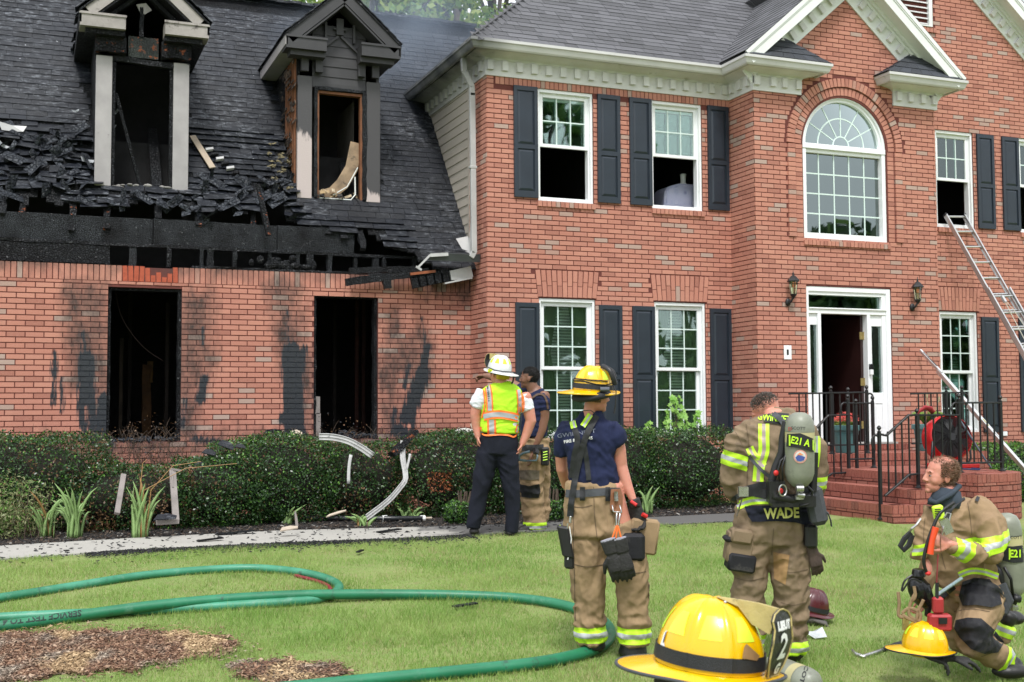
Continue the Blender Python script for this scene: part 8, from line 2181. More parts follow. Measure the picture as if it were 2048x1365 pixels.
# air pack
pk = thing('air_pack', 'black harness with grey-yellow air cylinder marked E21 A on the back of the bowed firefighter', 'air pack', tuple(g.p(430,480,-.2)), 'air packs worn by the firefighters')
c1, c2 = bottle(pk, g.p(436,500,-.30), g.p(438,134,-.30), 68*g.m)
CT = bvh_of([c1, c2]); m_ = MB()
g.patch([(376,240),(440,236),(502,262),(512,300),(512,330),(440,310),(372,300)], CT, 'name_collar', M_strap, pk, .004, .004); g.text('E21 A', 440, 278, 48, CT, 'unit_lettering', M_limeT, pk, rot=.20, off=.014, bold=.03, sx=.8); g.patch([(384,244),(392,245),(392,298),(384,296)], CT, 'lime_bar', M_limeT, pk, .012, .002); g.patch([(500,268),(507,272),(507,322),(500,318)], CT, 'lime_bar', M_limeT, pk, .012, .002)
g.text('SCOTT', 430, 213, 22, CT, 'maker_lettering', M_blkprint, pk, rot=.06, off=.003, bold=.0); g.text('D', 390, 216, 24, CT, 'maker_mark', M_redp, pk, off=.003)
circ = lambda x, y, r_, n_=20: [(x+r_*math.cos(2*PI*i/n_), y+r_*math.sin(2*PI*i/n_)) for i in range(n_)]
g.patch(circ(440,350,33), CT, 'round_sticker', emis('sticker_pink',(.60,.30,.25),0,.5), pk, .003, .001); g.patch(circ(440,350,26), CT, 'round_sticker', emis('sticker_white',(.6,.6,.58),0,.5), pk, .005, .001); g.patch([(416,354),(430,342),(446,346),(464,352),(458,368),(440,374),(424,370)], CT, 'sticker_wave', emis('sticker_blue',(.05,.08,.30),0,.5), pk, .007, .001); g.patch([(422,344),(438,330),(456,342)], CT, 'sticker_sun', emis('sticker_orange',(.7,.25,.1),0,.5), pk, .007, .001)
for pts, w, mt in (([(250,125),(300,135),(345,170),(375,215)], 26, M_strapG), ([(190,345),(230,395),(290,450)], 16, M_strapG), ([(370,540),(280,535),(200,520),(155,530)], 46, M_strap), ([(160,515),(260,490),(330,490)], 34, M_strap), ([(150,535),(115,560),(95,620),(85,670)], 22, M_strapG)): g.strap(pts, w, T, 'harness_strap', mt, pk, .012, .010)
m_ = MB()
for a in ([(372,180),(355,260),(350,330),(320,400),(300,470),(300,540)], [(508,330),(505,430),(500,520)]): m_.tube([g.p(x,y,-.23) for x,y in a], .020, 8, flat=1.3)
m_.tube([g.p(300,470,-.25), g.p(310,545,-.27), g.p(400,560,-.27), g.p(500,545,-.25)], .030, 8); m_.obox(g.p(400,565,-.24), (CR,CF,CU), (.14,.05,.035)); m_.obox(g.p(320,520,-.24), (CR,CF,CU), (.05,.05,.07)); m_.build('backplate_frame', M_blk, pk, smooth=True, auto=50)
m_ = MB(); m_.tube([g.p(340,470,-.30), g.p(330,420,-.30), g.p(345,370,-.29), g.p(368,350,-.28)], .007, 6); m_.tube([g.p(355,470,-.31), g.p(352,400,-.31), g.p(372,330,-.30)], .006, 6); m_.tube([g.p(470,490,-.30), g.p(500,520,-.28), g.p(490,580,-.28), g.p(440,590,-.30)], .009, 6); m_.build('air_hose', M_blk, pk, smooth=True)
m_ = MB(); m_.tube([g.p(355,515,-.34)+Vector((math.cos(t)*.028,-.0,math.sin(t)*.035)) for t in [i*2*PI/16 for i in range(17)]], .005, 6); m_.tube([g.p(420,505,-.36), g.p(455,505,-.36)], .022, 10); m_.tube([g.p(425,535,-.34), g.p(460,540,-.34)], .016, 10); m_.build('fitting', M_steel, pk, smooth=True, auto=40)
for x, y in ((322,430),(345,518)): m_ = MB(); m_.ell(g.p(x,y,-.31), (.018,.012,.018)); m_.build('red_knob', M_redp, pk, smooth=True)
m_ = MB(); m_.obox(g.p(515,585,-.18), ((CR*.97+CU*.2).normalized(), CF, (CU*.97-CR*.2).normalized()), (.055,.06,.13)); m_.build('mask_pouch', M_strapG, pk, bevel=.03); m_ = MB(); m_.tube([g.p(545,600,-.2), g.p(575,625,-.2), g.p(588,660,-.18), g.p(592,688,-.17)], .016, 6, flat=.3, ref=tuple(CR)); m_.build('loose_strap_end', M_strapG, pk)
m_ = MB(); m_.obox(g.p(162,520,-.20), (CR,CF,CU), (.03,.02,.03)); m_.tube([g.p(155,560,-.20), g.p(130,640,-.19)], .012, 6, flat=.4); m_.build('buckle', M_steel, pk)
# pocket and hanging gear
for nm_, c_, h_, mt in (('pocket_flap',(150,735,-.10),(.070,.06,.045),M_olive),('thigh_pocket',(140,790,-.06),(.085,.07,.10),M_olive),('pocket_reinforcement',(147,862,-.07),(.090,.075,.058),M_blkpad),('pocket_trim',(105,752,-.09),(.055,.05,.018),M_blkpad)):
  m_ = MB(); m_.obox(g.p(*c_), ((CR*.98-CU*.15).normalized(), CF, (CU*.98+CR*.15).normalized()), h_); m_.build(nm_, mt, Wd, bevel=.014, smooth=True, auto=50)
g.patch([(308,815),(388,830),(368,975),(312,945)], T, 'cloth_patch', cloth_mat('tan_patch',(.36,.22,.10)), Wd, .003, .003)
m_ = MB(); m_.obox(g.p(488,735,-.12), (CR,CF,CU), (.04,.05,.075)); m_.build('radio_pouch', M_blk, Wd, bevel=.015); m_ = MB(); w_ = g.p(495,790,-.12); d_ = (CU*-1+CR*.28).normalized(); m_.tube([w_-d_*.02, w_+d_*.05], [.035,.04], 10, flat=.5, ref=tuple(CF)); hand(m_, w_+d_*.03, d_, CF, 1, 1.1, .3); remesh('hanging_glove', m_, simple('brown_glove',(.075,.05,.04),.8,.4,12,.4), Wd, .007, 2)
m_ = MB(); boot(g, m_, 400, 1262, 1348, 58, .02, (.0,.10)); remesh('boot', m_, M_boot, Wd, .008, 2); m_ = MB(); boot(g, m_, 198, 1240, 1325, 58, .03, (.0,.10)); remesh('boot', m_, M_boot, Wd, .008, 2)
# ================================================================ chief in the lime vest
g = Fig(900, 690, 3.413, 12.65)
Ch = thing('person', 'officer in white helmet and lime and orange vest, hands in his pockets, seen from behind', 'person', tuple(onG(985,1071)))
b = MB(); g.limb(b, [(335,600,0,95),(340,450,0,110),(350,330,0,120),(352,280,0,60)], .5); g.limb(b, [(350,290,0,42),(345,230,-.01,38)], 1)
g.limb(b, [(210,330,.0,44),(185,420,.0,42),(172,480,.0,36),(178,560,.0,29),(192,630,-.02,21)]); g.limb(b, [(510,350,.0,44),(535,440,.0,42),(552,520,.0,38),(522,610,.0,31),(492,680,-.02,21)])
g.limb(b, [(282,650,0,50),(210,1000,0,34),(172,1230,0,26)]); g.limb(b, [(385,650,0,50),(419,1000,0,32),(424,1240,0,24)])
hand(b, g.p(192,622,-.02), CU*-1+CR*.02, CR, 1, .95, .5); hand(b, g.p(490,672,-.02), CU*-1-CR*.25, CR*-1, -1, .95, .5)
hc = g.p(330,195,-.0); sdC, fC, uC = head(b, hc, CF*.75-CR*.6, CU, 1); body = remesh('body', b, M_skinR, Ch, .0075, 2)
s = MB(); g.limb(s, [(340,560,0,128),(345,450,0,134),(352,360,0,128),(355,315,0,118,.45),(355,280,.0,66,.5)], .6, cap=.2); g.limb(s, [(230,320,0,55),(200,380,0,58),(178,425,0,50)], .95, cap=.15); g.limb(s, [(485,350,0,55),(515,400,0,56),(532,445,0,50)], .95, cap=.15)
sh = remesh('uniform_shirt', s, M_whites, Ch, .009, 3, folds(.007, 7))
s = MB(); g.limb(s, [(335,595,0,137),(340,520,0,133),(345,450,0,136),(352,370,0,145,.58),(354,315,0,142,.56),(355,280,0,105,.6),(352,258,0,62,.65)], .64, cap=.1); ve = remesh('safety_vest', s, M_lime, Ch, .009, 3, folds(.006, 6))
q = MB(); g.limb(q, [(330,610,0,126),(330,680,0,134),(325,740,0,136)], .62, cap=.1); g.limb(q, [(262,740,0,78),(225,900,0,70),(195,1060,0,58),(170,1190,0,52),(160,1250,0,50)], .9, cap=.1); g.limb(q, [(385,740,0,80),(410,900,0,68),(428,1060,0,54),(425,1190,0,50),(418,1280,0,44)], .9, cap=.1)
pa = remesh('trousers', q, M_navyp, Ch, .010, 3, folds(.010, 5, (1,1,.8), .003)); T = bvh_of([ve, sh, pa])
def trio(pts, w):
  g.strap(pts, w, T, 'orange_tape', M_org, Ch, .006, .002); g.strap(pts, w*.55, T, 'silver_tape', M_silv, Ch, .010, .001)
trio([(228,490),(290,478),(345,476),(420,488),(485,505)], 58); trio([(255,268),(268,350),(272,450)], 48); trio([(470,305),(478,380),(478,470)], 38); trio([(283,512),(286,618)], 62); trio([(482,520),(462,600)], 40)
g.strap([(210,560),(215,600),(250,618),(340,612),(400,618),(436,628),(465,600),(490,530)], 11, T, 'orange_binding', M_org, Ch, .009, .003); g.strap([(215,275),(232,330),(236,420),(215,500)], 10, T, 'orange_binding', M_org, Ch, .009, .003); g.strap([(490,310),(505,400),(492,500)], 9, T, 'orange_binding', M_org, Ch, .009, .003)
for i, c_ in enumerate('GWINNETT'): g.text(c_, 256+i*1.6, 280+i*14.5, 17, T, 'vest_lettering', M_blkprint, Ch, rot=-PI/2, off=.016, bold=.03)
for x, y in ((165,1290),(412,1300)): m_ = MB(); g.limb(m_, [(x,y-35,0,30),(x,y-12,.0,36)], 1, cap=.2); m_.ell(g.p(x,y-10,0)+CF*.08, (.052,.13,.035), (CR,CF,CU)); remesh('shoe', m_, M_boot, Ch, .008, 2)
he = part_empty('helmet', Ch, 'white fire helmet with lime stickers and yellow neck flap')
helmet(he, g.p(338,176,.0), (CF*.72-CR*.69+CU*.10).normalized(), (CU*.97+CR*.16-CF*.1).normalized(), M_helW, 1.0, flap=M_mustard, band=False)
m_ = MB(); m_.tube([g.p(262,155,-.10), g.p(300,172,-.14), g.p(360,183,-.15), g.p(440,188,-.10)], .007, 6); m_.build('goggle_strap', M_strap, he); m_ = MB(); m_.ell(g.p(275,178,-.08), (.03,.02,.025)); m_.build('yellow_clip', emis('clip_yellow',(.65,.75,.03)), he); m_ = MB(); m_.tube([g.p(440,190,-.05), g.p(430,250,-.05), g.p(418,270,-.05)], .009, 6); m_.build('chin_strap', M_strap, he)
# ================================================================ bare-headed firefighter pointing
g = Fig(900, 690, 3.413, 13.2)
B = thing('person', 'bare-headed firefighter in navy T-shirt pointing at the burned wall beside the officer', 'person', tuple(onG(1065,1062)))
b = MB(); g.limb(b, [(570,600,0,70),(575,450,0,75),(590,350,0,75),(580,310,0,50)], .9); g.limb(b, [(572,320,0,42),(555,270,.0,40),(548,240,.0,38)], 1)
g.limb(b, [(640,340,-.05,42),(640,430,-.08,40),(640,500,-.08,37),(625,580,-.1,32),(595,660,-.12,25),(565,728,-.13,17)], .95); hand(b, g.p(563,735,-.13), CU*-1-CR*.05, CR*-1+CF*.2, -1, 1.08, .45, .3)
g.limb(b, [(520,320,.25,40),(430,275,.32,36),(330,232,.38,30),(262,215,.42,23),(235,212,.43,18)], .95); hand(b, g.p(240,212,.43), CR*-1-CU*.06, CU*-1-CF*.3, -1, 1.05, 1.0, .05, point=True)
g.limb(b, [(560,650,0,50),(560,1000,0,45),(560,1240,0,32)]); hc = g.p(545,225,.0); sdB, fB, uB = head(b, hc, CR*-.97+CF*.22+CU*.02, CU, 1.02); body = remesh('body', b, M_skinD, B, .0068, 2); eyes(hc, fB, uB, sdB, 1.02, B)
hair(body, hc, fB, uB, sdB, 1, lambda a,b_,d: (d > .045 and b_ < .07) or (b_ < .0 and d > -.045 and not (abs(a) > .07 and d < .02)), 6000, .011, .0016, hair_mat('black_hair', (.008,.007,.007), (.03,.026,.024)), B)
s = MB(); g.limb(s, [(575,620,.0,95),(578,520,.0,88),(590,420,.0,92),(595,360,.0,88),(580,318,.0,58)], .95, cap=.15); g.limb(s, [(620,345,-.05,48),(636,400,-.08,50),(640,450,-.08,46)], .95, cap=.1); g.limb(s, [(540,330,.15,44),(480,300,.26,42)], .95)
te = remesh('tshirt', s, M_navy, B, .009, 3, folds(.007, 7)); q = MB(); g.limb(q, [(575,640,0,102),(575,720,0,108),(570,800,.0,100)], .85, cap=.1); g.limb(q, [(560,800,0,96),(552,950,-.02,84),(562,1080,0,78),(580,1180,0,76),(580,1250,.0,74)], .9, cap=.1); g.limb(q, [(600,800,.15,85),(610,1000,.18,70),(618,1180,.18,66)], .9)
pa = remesh('bunker_trousers', q, M_khaki, B, .010, 3, lambda p: folds(.016, 7, (1,1,1), .006)(p)+.006*max(0,1-abs(p.z-.5)/.35)*math.sin(p.z*55+4*noise.noise(p*4))); T = bvh_of([te, pa])
p_ = g.p(580,1240,0); triband(pa, p_, p_-Vector((0,0,1)), .10, .22, B)
g.patch([(468,950),(540,965),(610,950),(618,1000),(606,1045),(540,1046),(470,1035)], T, 'knee_pad', M_blkpad, B, .006, .01); g.patch([(470,858),(540,855),(610,860),(610,918),(540,924),(470,918)], T, 'thigh_pocket_flap', cloth_mat('sooted_flap',(.15,.12,.09)), B, .008, .008)
g.strap([(470,700),(560,705),(640,700)], 44, T, 'waist_belt', M_strap, B, .008, .006); g.strap([(545,400),(560,365),(600,338),(640,345),(662,390),(668,440)], 14, T, 'suspender', simple('brown_webbing',(.09,.05,.03),.7), B, .008, .005)
m_ = MB(); m_.tube([g.p(575,722,-.22), g.p(600,735,-.2)], .042, 10, flat=.6); m_.build('wristwatch', M_blk, B); m_ = MB(); m_.tube([g.p(545,728,-.2), g.p(500,740,-.2), g.p(472,760,-.2), g.p(476,786,-.2), g.p(520,792,-.2)], .014, 8); m_.tube([g.p(520,792,-.2), g.p(590,790,-.24), g.p(598,760,-.24), g.p(590,742,-.22)], .010, 8); m_.build('flashlight_handle', simple('blue_grey_handle',(.12,.18,.22),.4), B, smooth=True)
m_ = MB(); m_.obox(g.p(648,760,-.1), (CR,CF,CU), (.045,.05,.10)); m_.build('radio_holster', M_blk, B, bevel=.015); m_ = MB(); [m_.tube([g.p(635,735+i*18,-.18), g.p(665,728+i*18,-.18)], .006, 5) for i in range(4)]; m_.build('radio_lime_trim', M_limeT, B)
m_ = MB(); g.limb(m_, [(540,1262,0,62),(515,1268,-.06,44),(480,1272,-.1,30)], .8); remesh('boot', m_, M_boot, B, .008, 2)
# ================================================================ kneeling firefighter
g = Fig(1690, 900, 2.936, 7.6)
K = thing('person', 'balding firefighter kneeling on one knee at the right, looking left', 'person', tuple(onG(1960,1340)))
b = MB(); g.limb(b, [(700,800,0,110),(660,600,0,120),(650,420,0,110),(620,320,0,70)], .7); g.limb(b, [(620,330,.0,72),(592,270,.0,66),(580,225,.0,60)], 1)
g.limb(b, [(780,360,-.08,50),(860,580,-.18,42),(700,590,-.28,34),(612,552,-.30,22)]); hand(b, g.p(618,556,-.30), CR*-.93+CU*.30, CU*-.3+CF*.9, 1, 1.1, .95, .1); g.limb(b, [(520,420,.1,45),(490,700,0,38),(455,850,-.06,26)]); hand(b, g.p(455,855,-.06), CU*-1-CR*.1, CR*-1, 1, 1.0, .8)
g.limb(b, [(800,850,-.05,70),(740,1090,-.2,60),(960,1230,-.05,40)]); hc = g.p(566,150,.0); kz = 1.02; sdK, fK, uK = head(b, hc, CR*-.985-CF*.08+CU*.07, CU+CR*.03, kz); body = remesh('body', b, M_skinR, K, .005, 7); eyes(hc, fK, uK, sdK, kz, K)
hair(body, hc, fK, uK, sdK, kz, lambda a,b_,d: (b_ < .035 and d > -.06 and not (abs(a) > .06 and -.045 < b_ and d < -.005)) and (d < .085 or b_ < -.06 or rnd.random() < .25) or (d > .075 and .02 < b_ < .07 and rnd.random() < .35), 7500, .020, .0009, hair_mat('thin_brown_hair', (.09,.045,.022), (.24,.14,.08)), K, spike=.22, fill=.6)
s = MB(); g.limb(s, [(715,760,0,175,.7),(680,640,0,190),(660,540,0,190),(655,440,0,185),(655,370,0,165,.7),(635,310,.0,105,.8)], .72, cap=.12); g.limb(s, [(770,345,-.05,95),(840,440,-.12,100),(868,530,-.18,88),(850,600,-.22,72),(760,610,-.26,64),(680,590,-.28,55),(635,572,-.29,46)], .95)
g.limb(s, [(525,360,.05,70),(470,470,.0,60),(440,560,-.02,52),(432,620,-.02,44)], .6); g.limb(s, [(520,430,.14,60),(500,640,.06,52),(480,760,-.02,45),(462,810,-.05,38)], .95)
co = remesh('bunker_coat', s, M_khaki, K, .009, 4, folds(.018, 7, (1,1,1), .006))
q = MB(); g.limb(q, [(760,740,.0,150),(760,820,.0,165)], .7); g.limb(q, [(820,830,-.05,125),(790,930,-.14,128),(745,1060,-.24,112),(752,1120,-.24,104),(830,1180,-.16,84),(905,1215,-.08,74),(950,1232,-.04,66)], .9, cap=.15)
g.limb(q, [(660,860,.12,110),(640,1000,.15,85),(680,1120,.16,70),(780,1150,.25,66),(900,1120,.32,60),(955,1050,.30,52)], .95)
pa = remesh('bunker_trousers', q, M_khaki, K, .010, 4, folds(.018, 7, (1,1,1), .006)); T = bvh_of([co, pa, body])
for pts in ([(720,310),(735,400),(745,500)],[(470,400),(462,500),(470,640)],[(560,480),(565,600),(590,700)],[(640,950),(740,935),(850,950)],[(930,1100),(880,1180),(800,1215)]): g.strap(pts, 3, T, 'seam', M_seam, K, .002, .002, 1)
p_, q_ = g.p(682,590,-.28), g.p(640,575,-.29); triband(co, p_, q_, .105, .085, K); p_ = g.p(850,545,-.17); triband(co, p_, p_+(CU*-1+CR*.28), .10, .155, K)
g.patch([(690,775),(760,752),(850,760),(905,830),(922,905),(860,925),(770,910),(690,915),(668,860)], T, 'thigh_pocket', M_blkpad, K, .008, .02); g.patch([(650,1000),(720,985),(800,990),(880,1060),(935,1130),(900,1190),(820,1200),(740,1170),(670,1100),(640,1050)], T, 'knee_pad', M_blkpad, K, .008, .016, .4)
tri([(668,738),(740,712),(820,718),(900,745)], 38, K, T); tri([(392,592),(440,590),(480,580)], 62, K, T); p_ = g.p(940,1222,-.04); triband(pa, p_, p_+(CR*.85-CU*.45), .10, .14, K); p_ = g.p(948,1060,.30); triband(pa, p_, p_+(CR*.3+CU*.9), .09, .11, K)
m_ = MB(); m_.tube([g.p(500,300,-.05), g.p(540,312,-.12), g.p(620,262,-.12), g.p(672,215,-.03), g.p(640,205,.1), g.p(540,255,.12), g.p(500,300,-.05)], [.017]*7, 10, caps=False); m_.tube([g.p(592,330,-.02), g.p(596,285,-.02), g.p(604,235,-.01)], [.115,.096,.080], 20, flat=.9, ref=tuple(CF)); m_.build('hood_collar', cloth_mat('blue_grey_hood',(.05,.065,.085),(.14,.14,.14),.3), K, smooth=True)
for pts, w, mt, o_ in (([(790,285),(720,262),(655,300),(610,350),(585,420)], 44, M_strap, .014), ([(740,770),(850,790),(920,830),(960,890)], 26, M_strap, .02), ([(500,850),(560,860),(640,800)], 40, M_strap, .02)): g.strap(pts, w, T, 'harness_strap', mt, K, o_, .010)
m_ = MB(); m_.tube(smooth_path([g.p(640,310,-.28), g.p(560,370,-.32), g.p(515,460,-.34), g.p(480,560,-.34), g.p(463,650,-.34), g.p(475,710,-.33), g.p(490,725,-.32)]), .0105, 8); m_.build('air_line', M_blk, K, smooth=True); m_ = MB(); m_.ell(g.p(488,726,-.33), (.018,.018,.013)); m_.build('red_coupling', M_redp, K, smooth=True)
m_ = MB(); m_.obox(g.p(548,368,-.30), ((CR*.97+CU*.2).normalized(), CF, (CU*.97-CR*.2).normalized()), (.032,.02,.044)); m_.build('speaker_mic', M_limeS, K, bevel=.01); m_ = MB(); [m_.obox(g.p(545,350+i*13,-.325), (CR,CF,CU), (.018,.002,.0025)) for i in range(4)]; m_.build('mic_grille', M_blk, K)
m_ = MB(); m_.tube([g.p(500,612,-.36), g.p(512,530,-.36), g.p(534,455,-.36)], [.020,.017,.021], 12); m_.build('orange_flashlight', emis('orange_plastic',(.75,.07,.02),0,.35), K, smooth=True, auto=45)
m_ = MB(); m_.obox(g.p(595,450,-.33), ((CR*.9+CU*.4).normalized(), CF, (CU*.9-CR*.4).normalized()), (.028,.010,.045)); m_.tube([g.p(580,400,-.33), g.p(600,370,-.33), g.p(622,375,-.33), g.p(612,420,-.33)], .005, 6); m_.tube([g.p(380,478,-.1), g.p(392,462,-.12), g.p(420,440,-.12), g.p(445,405,-.1)], .007, 6); m_.tube([g.p(568,500,-.35), g.p(582,450,-.35)], .007, 6); m_.build('harness_hardware', M_steel, K, kind='stuff')
m_ = MB(); m_.tube([g.p(388,485,-.1), g.p(350,520,-.1), g.p(325,565,-.1), g.p(345,588,-.1), g.p(375,560,-.1), g.p(395,500,-.1)], .018, 6, flat=.35, ref=tuple(CF)); m_.build('hanging_strap_loop', M_strap, K)
m_ = MB(); m_.tube([g.p(546,615,-.34), g.p(542,700,-.34), g.p(538,780,-.33)], .004, 5); m_.build('red_cord', emis('dull_red_cord',(.25,.03,.04),0,.7), K)
m_ = MB(); m_.tube([g.p(545,850,-.30), g.p(688,752,-.30)], .011, 8); m_.build('blue_grey_rod', simple('rod_metal',(.35,.45,.48),.3,metal=.5), K)
fm = thing('face_mask', 'black breathing mask with tan head straps held in front of the kneeling firefighter', 'mask', tuple(g.p(420,1000,-.15)))
m_ = MB(); m_.ell(g.p(440,830,-.18), (.070,.07,.11), ((CR*.9+CU*.4).normalized(), CF, (CU*.9-CR*.4).normalized())); m_.tube([g.p(430,700,-.2), g.p(432,745,-.2)], [.036,.045], 14); m_.tube([g.p(470,790,-.2), g.p(500,880,-.2), g.p(480,980,-.2)], [.03,.028,.016], 10); mo = remesh('facepiece', m_, emis('mask_black',(.008,.008,.009),0,.25), fm, .006, 2)
m_ = MB(); m_.tube(smooth_path([g.p(395,735,-.27), g.p(350,770,-.28), g.p(335,830,-.28), g.p(390,760,-.30), g.p(450,780,-.3)]), .006, 6); m_.build('lens_rim', M_blk, fm); m_ = MB()
for P_ in ([(312,835),(318,900),(315,970),(345,985)], [(415,840),(385,900),(378,970),(430,1010)], [(462,880),(430,950),(420,1000)], [(335,960),(380,930),(440,960),(430,1008),(360,985),(335,960)], [(405,800),(412,860),(390,890)]): m_.tube(smooth_path([g.p(x,y,-.28) for x, y in P_]), .011, 6, flat=.25, ref=tuple(CF))
m_.build('head_strap', simple('tan_webbing',(.30,.20,.11),.8,.3,20,.3), fm, smooth=True)
m_ = MB(); m_.obox(g.p(355,1020,-.2), (CR,CF,CU), (.018,.01,.04)); m_.build('strap_tail', M_cream, fm)
rt_ = thing('gas_meter', 'red handheld meter hanging in front of the kneeling firefighter', 'meter', tuple(g.p(550,1065,-.3))); m_ = MB(); m_.obox(g.p(545,912,-.32), (CR,CF,CU), (.032,.025,.05)); m_.obox(g.p(555,1012,-.32), (CR,CF,CU), (.068,.035,.05)); m_.build('case', simple('red_scuffed_plastic',(.42,.03,.035),.5,.3,9,.2,wear=((.10,.03,.03),.3,12)), rt_, bevel=.012); m_ = MB(); m_.obox(g.p(575,1005,-.362), (CR,CF,CU), (.025,.004,.018)); m_.build('meter_window', M_blk, rt_); m_ = MB(); m_.tube([g.p(540,780,-.32), g.p(540,880,-.33)], .012, 6); m_.build('hanging_cord', M_blk, rt_)
pk = thing('air_pack', 'air cylinder and harness on the back of the kneeling firefighter at the right edge', 'air pack', tuple(g.p(965,890,.05)), 'air packs worn by the firefighters')
c1, c2 = bottle(pk, g.p(985,870,.03), g.p(945,372,.03), .086); CT = bvh_of([c1, c2])
g.patch([(925,565),(985,568),(1050,560),(1050,660),(990,665),(925,650)], CT, 'name_collar', M_strap, pk, .004, .004); g.text('E21', 1003, 612, 62, CT, 'unit_lettering', M_limeT, pk, off=.014, bold=.03, sx=.8); g.patch([(962,578),(970,578),(970,645),(962,645)], CT, 'lime_bar', M_limeT, pk, .012, .002); g.text('SCOTT', 1000, 516, 26, CT, 'maker_lettering', M_blkprint, pk, off=.003); g.text('D', 958, 518, 28, CT, 'maker_mark', M_redp, pk, off=.003)
m_ = MB(); m_.tube(smooth_path([g.p(860,670,.0), g.p(905,720,-.05), g.p(915,800,-.05), g.p(900,880,-.05), g.p(930,930,.0)]), .022, 8, flat=.6); m_.tube([g.p(935,690,-.08), g.p(975,760,-.08), g.p(985,850,-.06)], .010, 6); m_.tube([g.p(985,870,-.05), g.p(1028,878,-.05)], .024, 10); m_.tube([g.p(1010,850,-.03), g.p(985,905,-.03)], .022, 10); m_.build('harness_frame', M_blk, pk, smooth=True)
m_ = MB(); m_.tube([g.p(920,790,-.12), g.p(965,890,-.12), g.p(940,950,-.12), g.p(900,930,-.12)], .03, 6, flat=.3, ref=tuple(CF)); m_.build('wide_strap', M_strapG, pk)
m_ = MB(); g.limb(m_, [(975,1240,-.03,50),(990,1275,-.03,58)], 1, cap=.3); m_.ell(g.p(975,1300,-.10), (.125,.06,.045), (CR,CF,CU)); remesh('boot', m_, M_boot, K, .008, 2); m_ = MB(); g.limb(m_, [(950,1010,.30,48),(965,975,.3,50)], .95); m_.ell(g.p(990,985,.36), (.07,.09,.045), (CR,CF,CU)); remesh('boot', m_, M_boot, K, .008, 2)
# ---- things on the grass beside him
h = thing('fire_helmet', 'glossy yellow fire helmet resting on dark gloves in the grass by the kneeling firefighter', 'helmet', tuple(onG(1850,1312)), 'helmets lying on the grass')
helmet(h, g.p(468,1165,-.30), (CR*.80-CF*.55-CU*.03).normalized(), (CU*.99+CF*.05).normalized(), M_helY, .98, shield=False, comb=False, band=False, liner=M_mustard, edge=M_blk)
gl = thing('work_gloves', 'pair of dark crumpled gloves under the yellow helmet', 'gloves', tuple(onG(1890,1325))); m_ = MB(); c_ = g.p(560,1215,-.34); m_.tube([c_, c_+CR*.08], .035, 10, flat=.7); hand(m_, c_+CR*.06-CU*.01, CR-CU*.12, CU*-1, -1, 1.25, .4); hand(m_, g.p(470,1210,-.36), CR-CU*.25-CF*.2, CU*-1, 1, 1.2, .6); remesh('glove_pair', m_, M_glv, gl, .007, 2)
tl = thing('hook_tool', 'silver bent hook tool with black taped handle lying on the grass', 'tool', tuple(onG(1750,1312)))
gp = lambda x, y, h_=.02: onG(g.ox+x/g.k, g.oy+y/g.k)+Vector((0,0,h_))
m_ = MB(); m_.tube([gp(42,1200,.03), gp(60,1215), gp(108,1232), gp(160,1215), gp(225,1192)], [.008,.012,.014,.014,.013], 8, flat=.7); m_.build('hook_bar', M_steel, tl, smooth=True); m_ = MB(); m_.tube([gp(222,1193), gp(290,1165), gp(350,1150)], [.015,.018,.02], 8); m_.build('taped_handle', M_strap, tl, smooth=True)
h = thing('fire_helmet', 'dark red smoke-stained fire helmet on the grass behind the bowed firefighter', 'helmet', tuple(onG(1625,1246)), 'helmets lying on the grass'); c_ = onG(1622,1246)
helmet(h, c_+Vector((0,0,.10)), (CR*.75+CF*.2+CU*-.2).normalized(), (CU*.9+CR*.35).normalized(), M_helR, 1.0, shield=False, comb=False, stickers=False)
gl = thing('work_gloves', 'grey crumpled glove next to the dark red helmet', 'gloves', tuple(onG(1628,1250))); m_ = MB(); c_ = onG(1622,1252)+Vector((0,0,.05)); hand(m_, c_, CR-CU*.3, CU*-1, 1, 1.3, .7); m_.ell(c_, (.05,.04,.035)); remesh('crumpled_glove', m_, simple('grey_glove',(.13,.12,.11),.8,.4,14,.5), gl, .006, 2)
c_ = onG(1632,1277); m_ = MB(); m_.add([c_+CR*a+CF*b_+Vector((0,0,z_)) for a, b_, z_ in ((-.09,0,.05),(-.02,-.05,.01),(.07,-.04,.02),(.06,.05,.07),(-.02,.06,.03),(.0,.0,.05))], [(0,1,5),(1,2,5),(2,3,5),(3,4,5),(4,0,5)]); tag(m_.build('foil_scrap', simple('foil_plastic',(.55,.58,.60),.25,.3,14,.3)), 'crumpled silvery scrap on the grass beside the right boot of the bowed firefighter', 'litter')
c_ = onG(1462,1215); m_ = MB(); m_.add([c_+CR*a+CF*b_+Vector((0,0,z_)) for a, b_, z_ in ((-.04,0,.02),(.03,-.02,.03),(.05,.03,.05),(-.02,.04,.06),(.0,.01,.07))], [(0,1,4),(1,2,4),(2,3,4),(3,0,4)]); tag(m_.build('plastic_scrap', bpy.data.materials['foil_plastic']), 'small pale plastic scrap left of the bowed firefighter', 'litter')
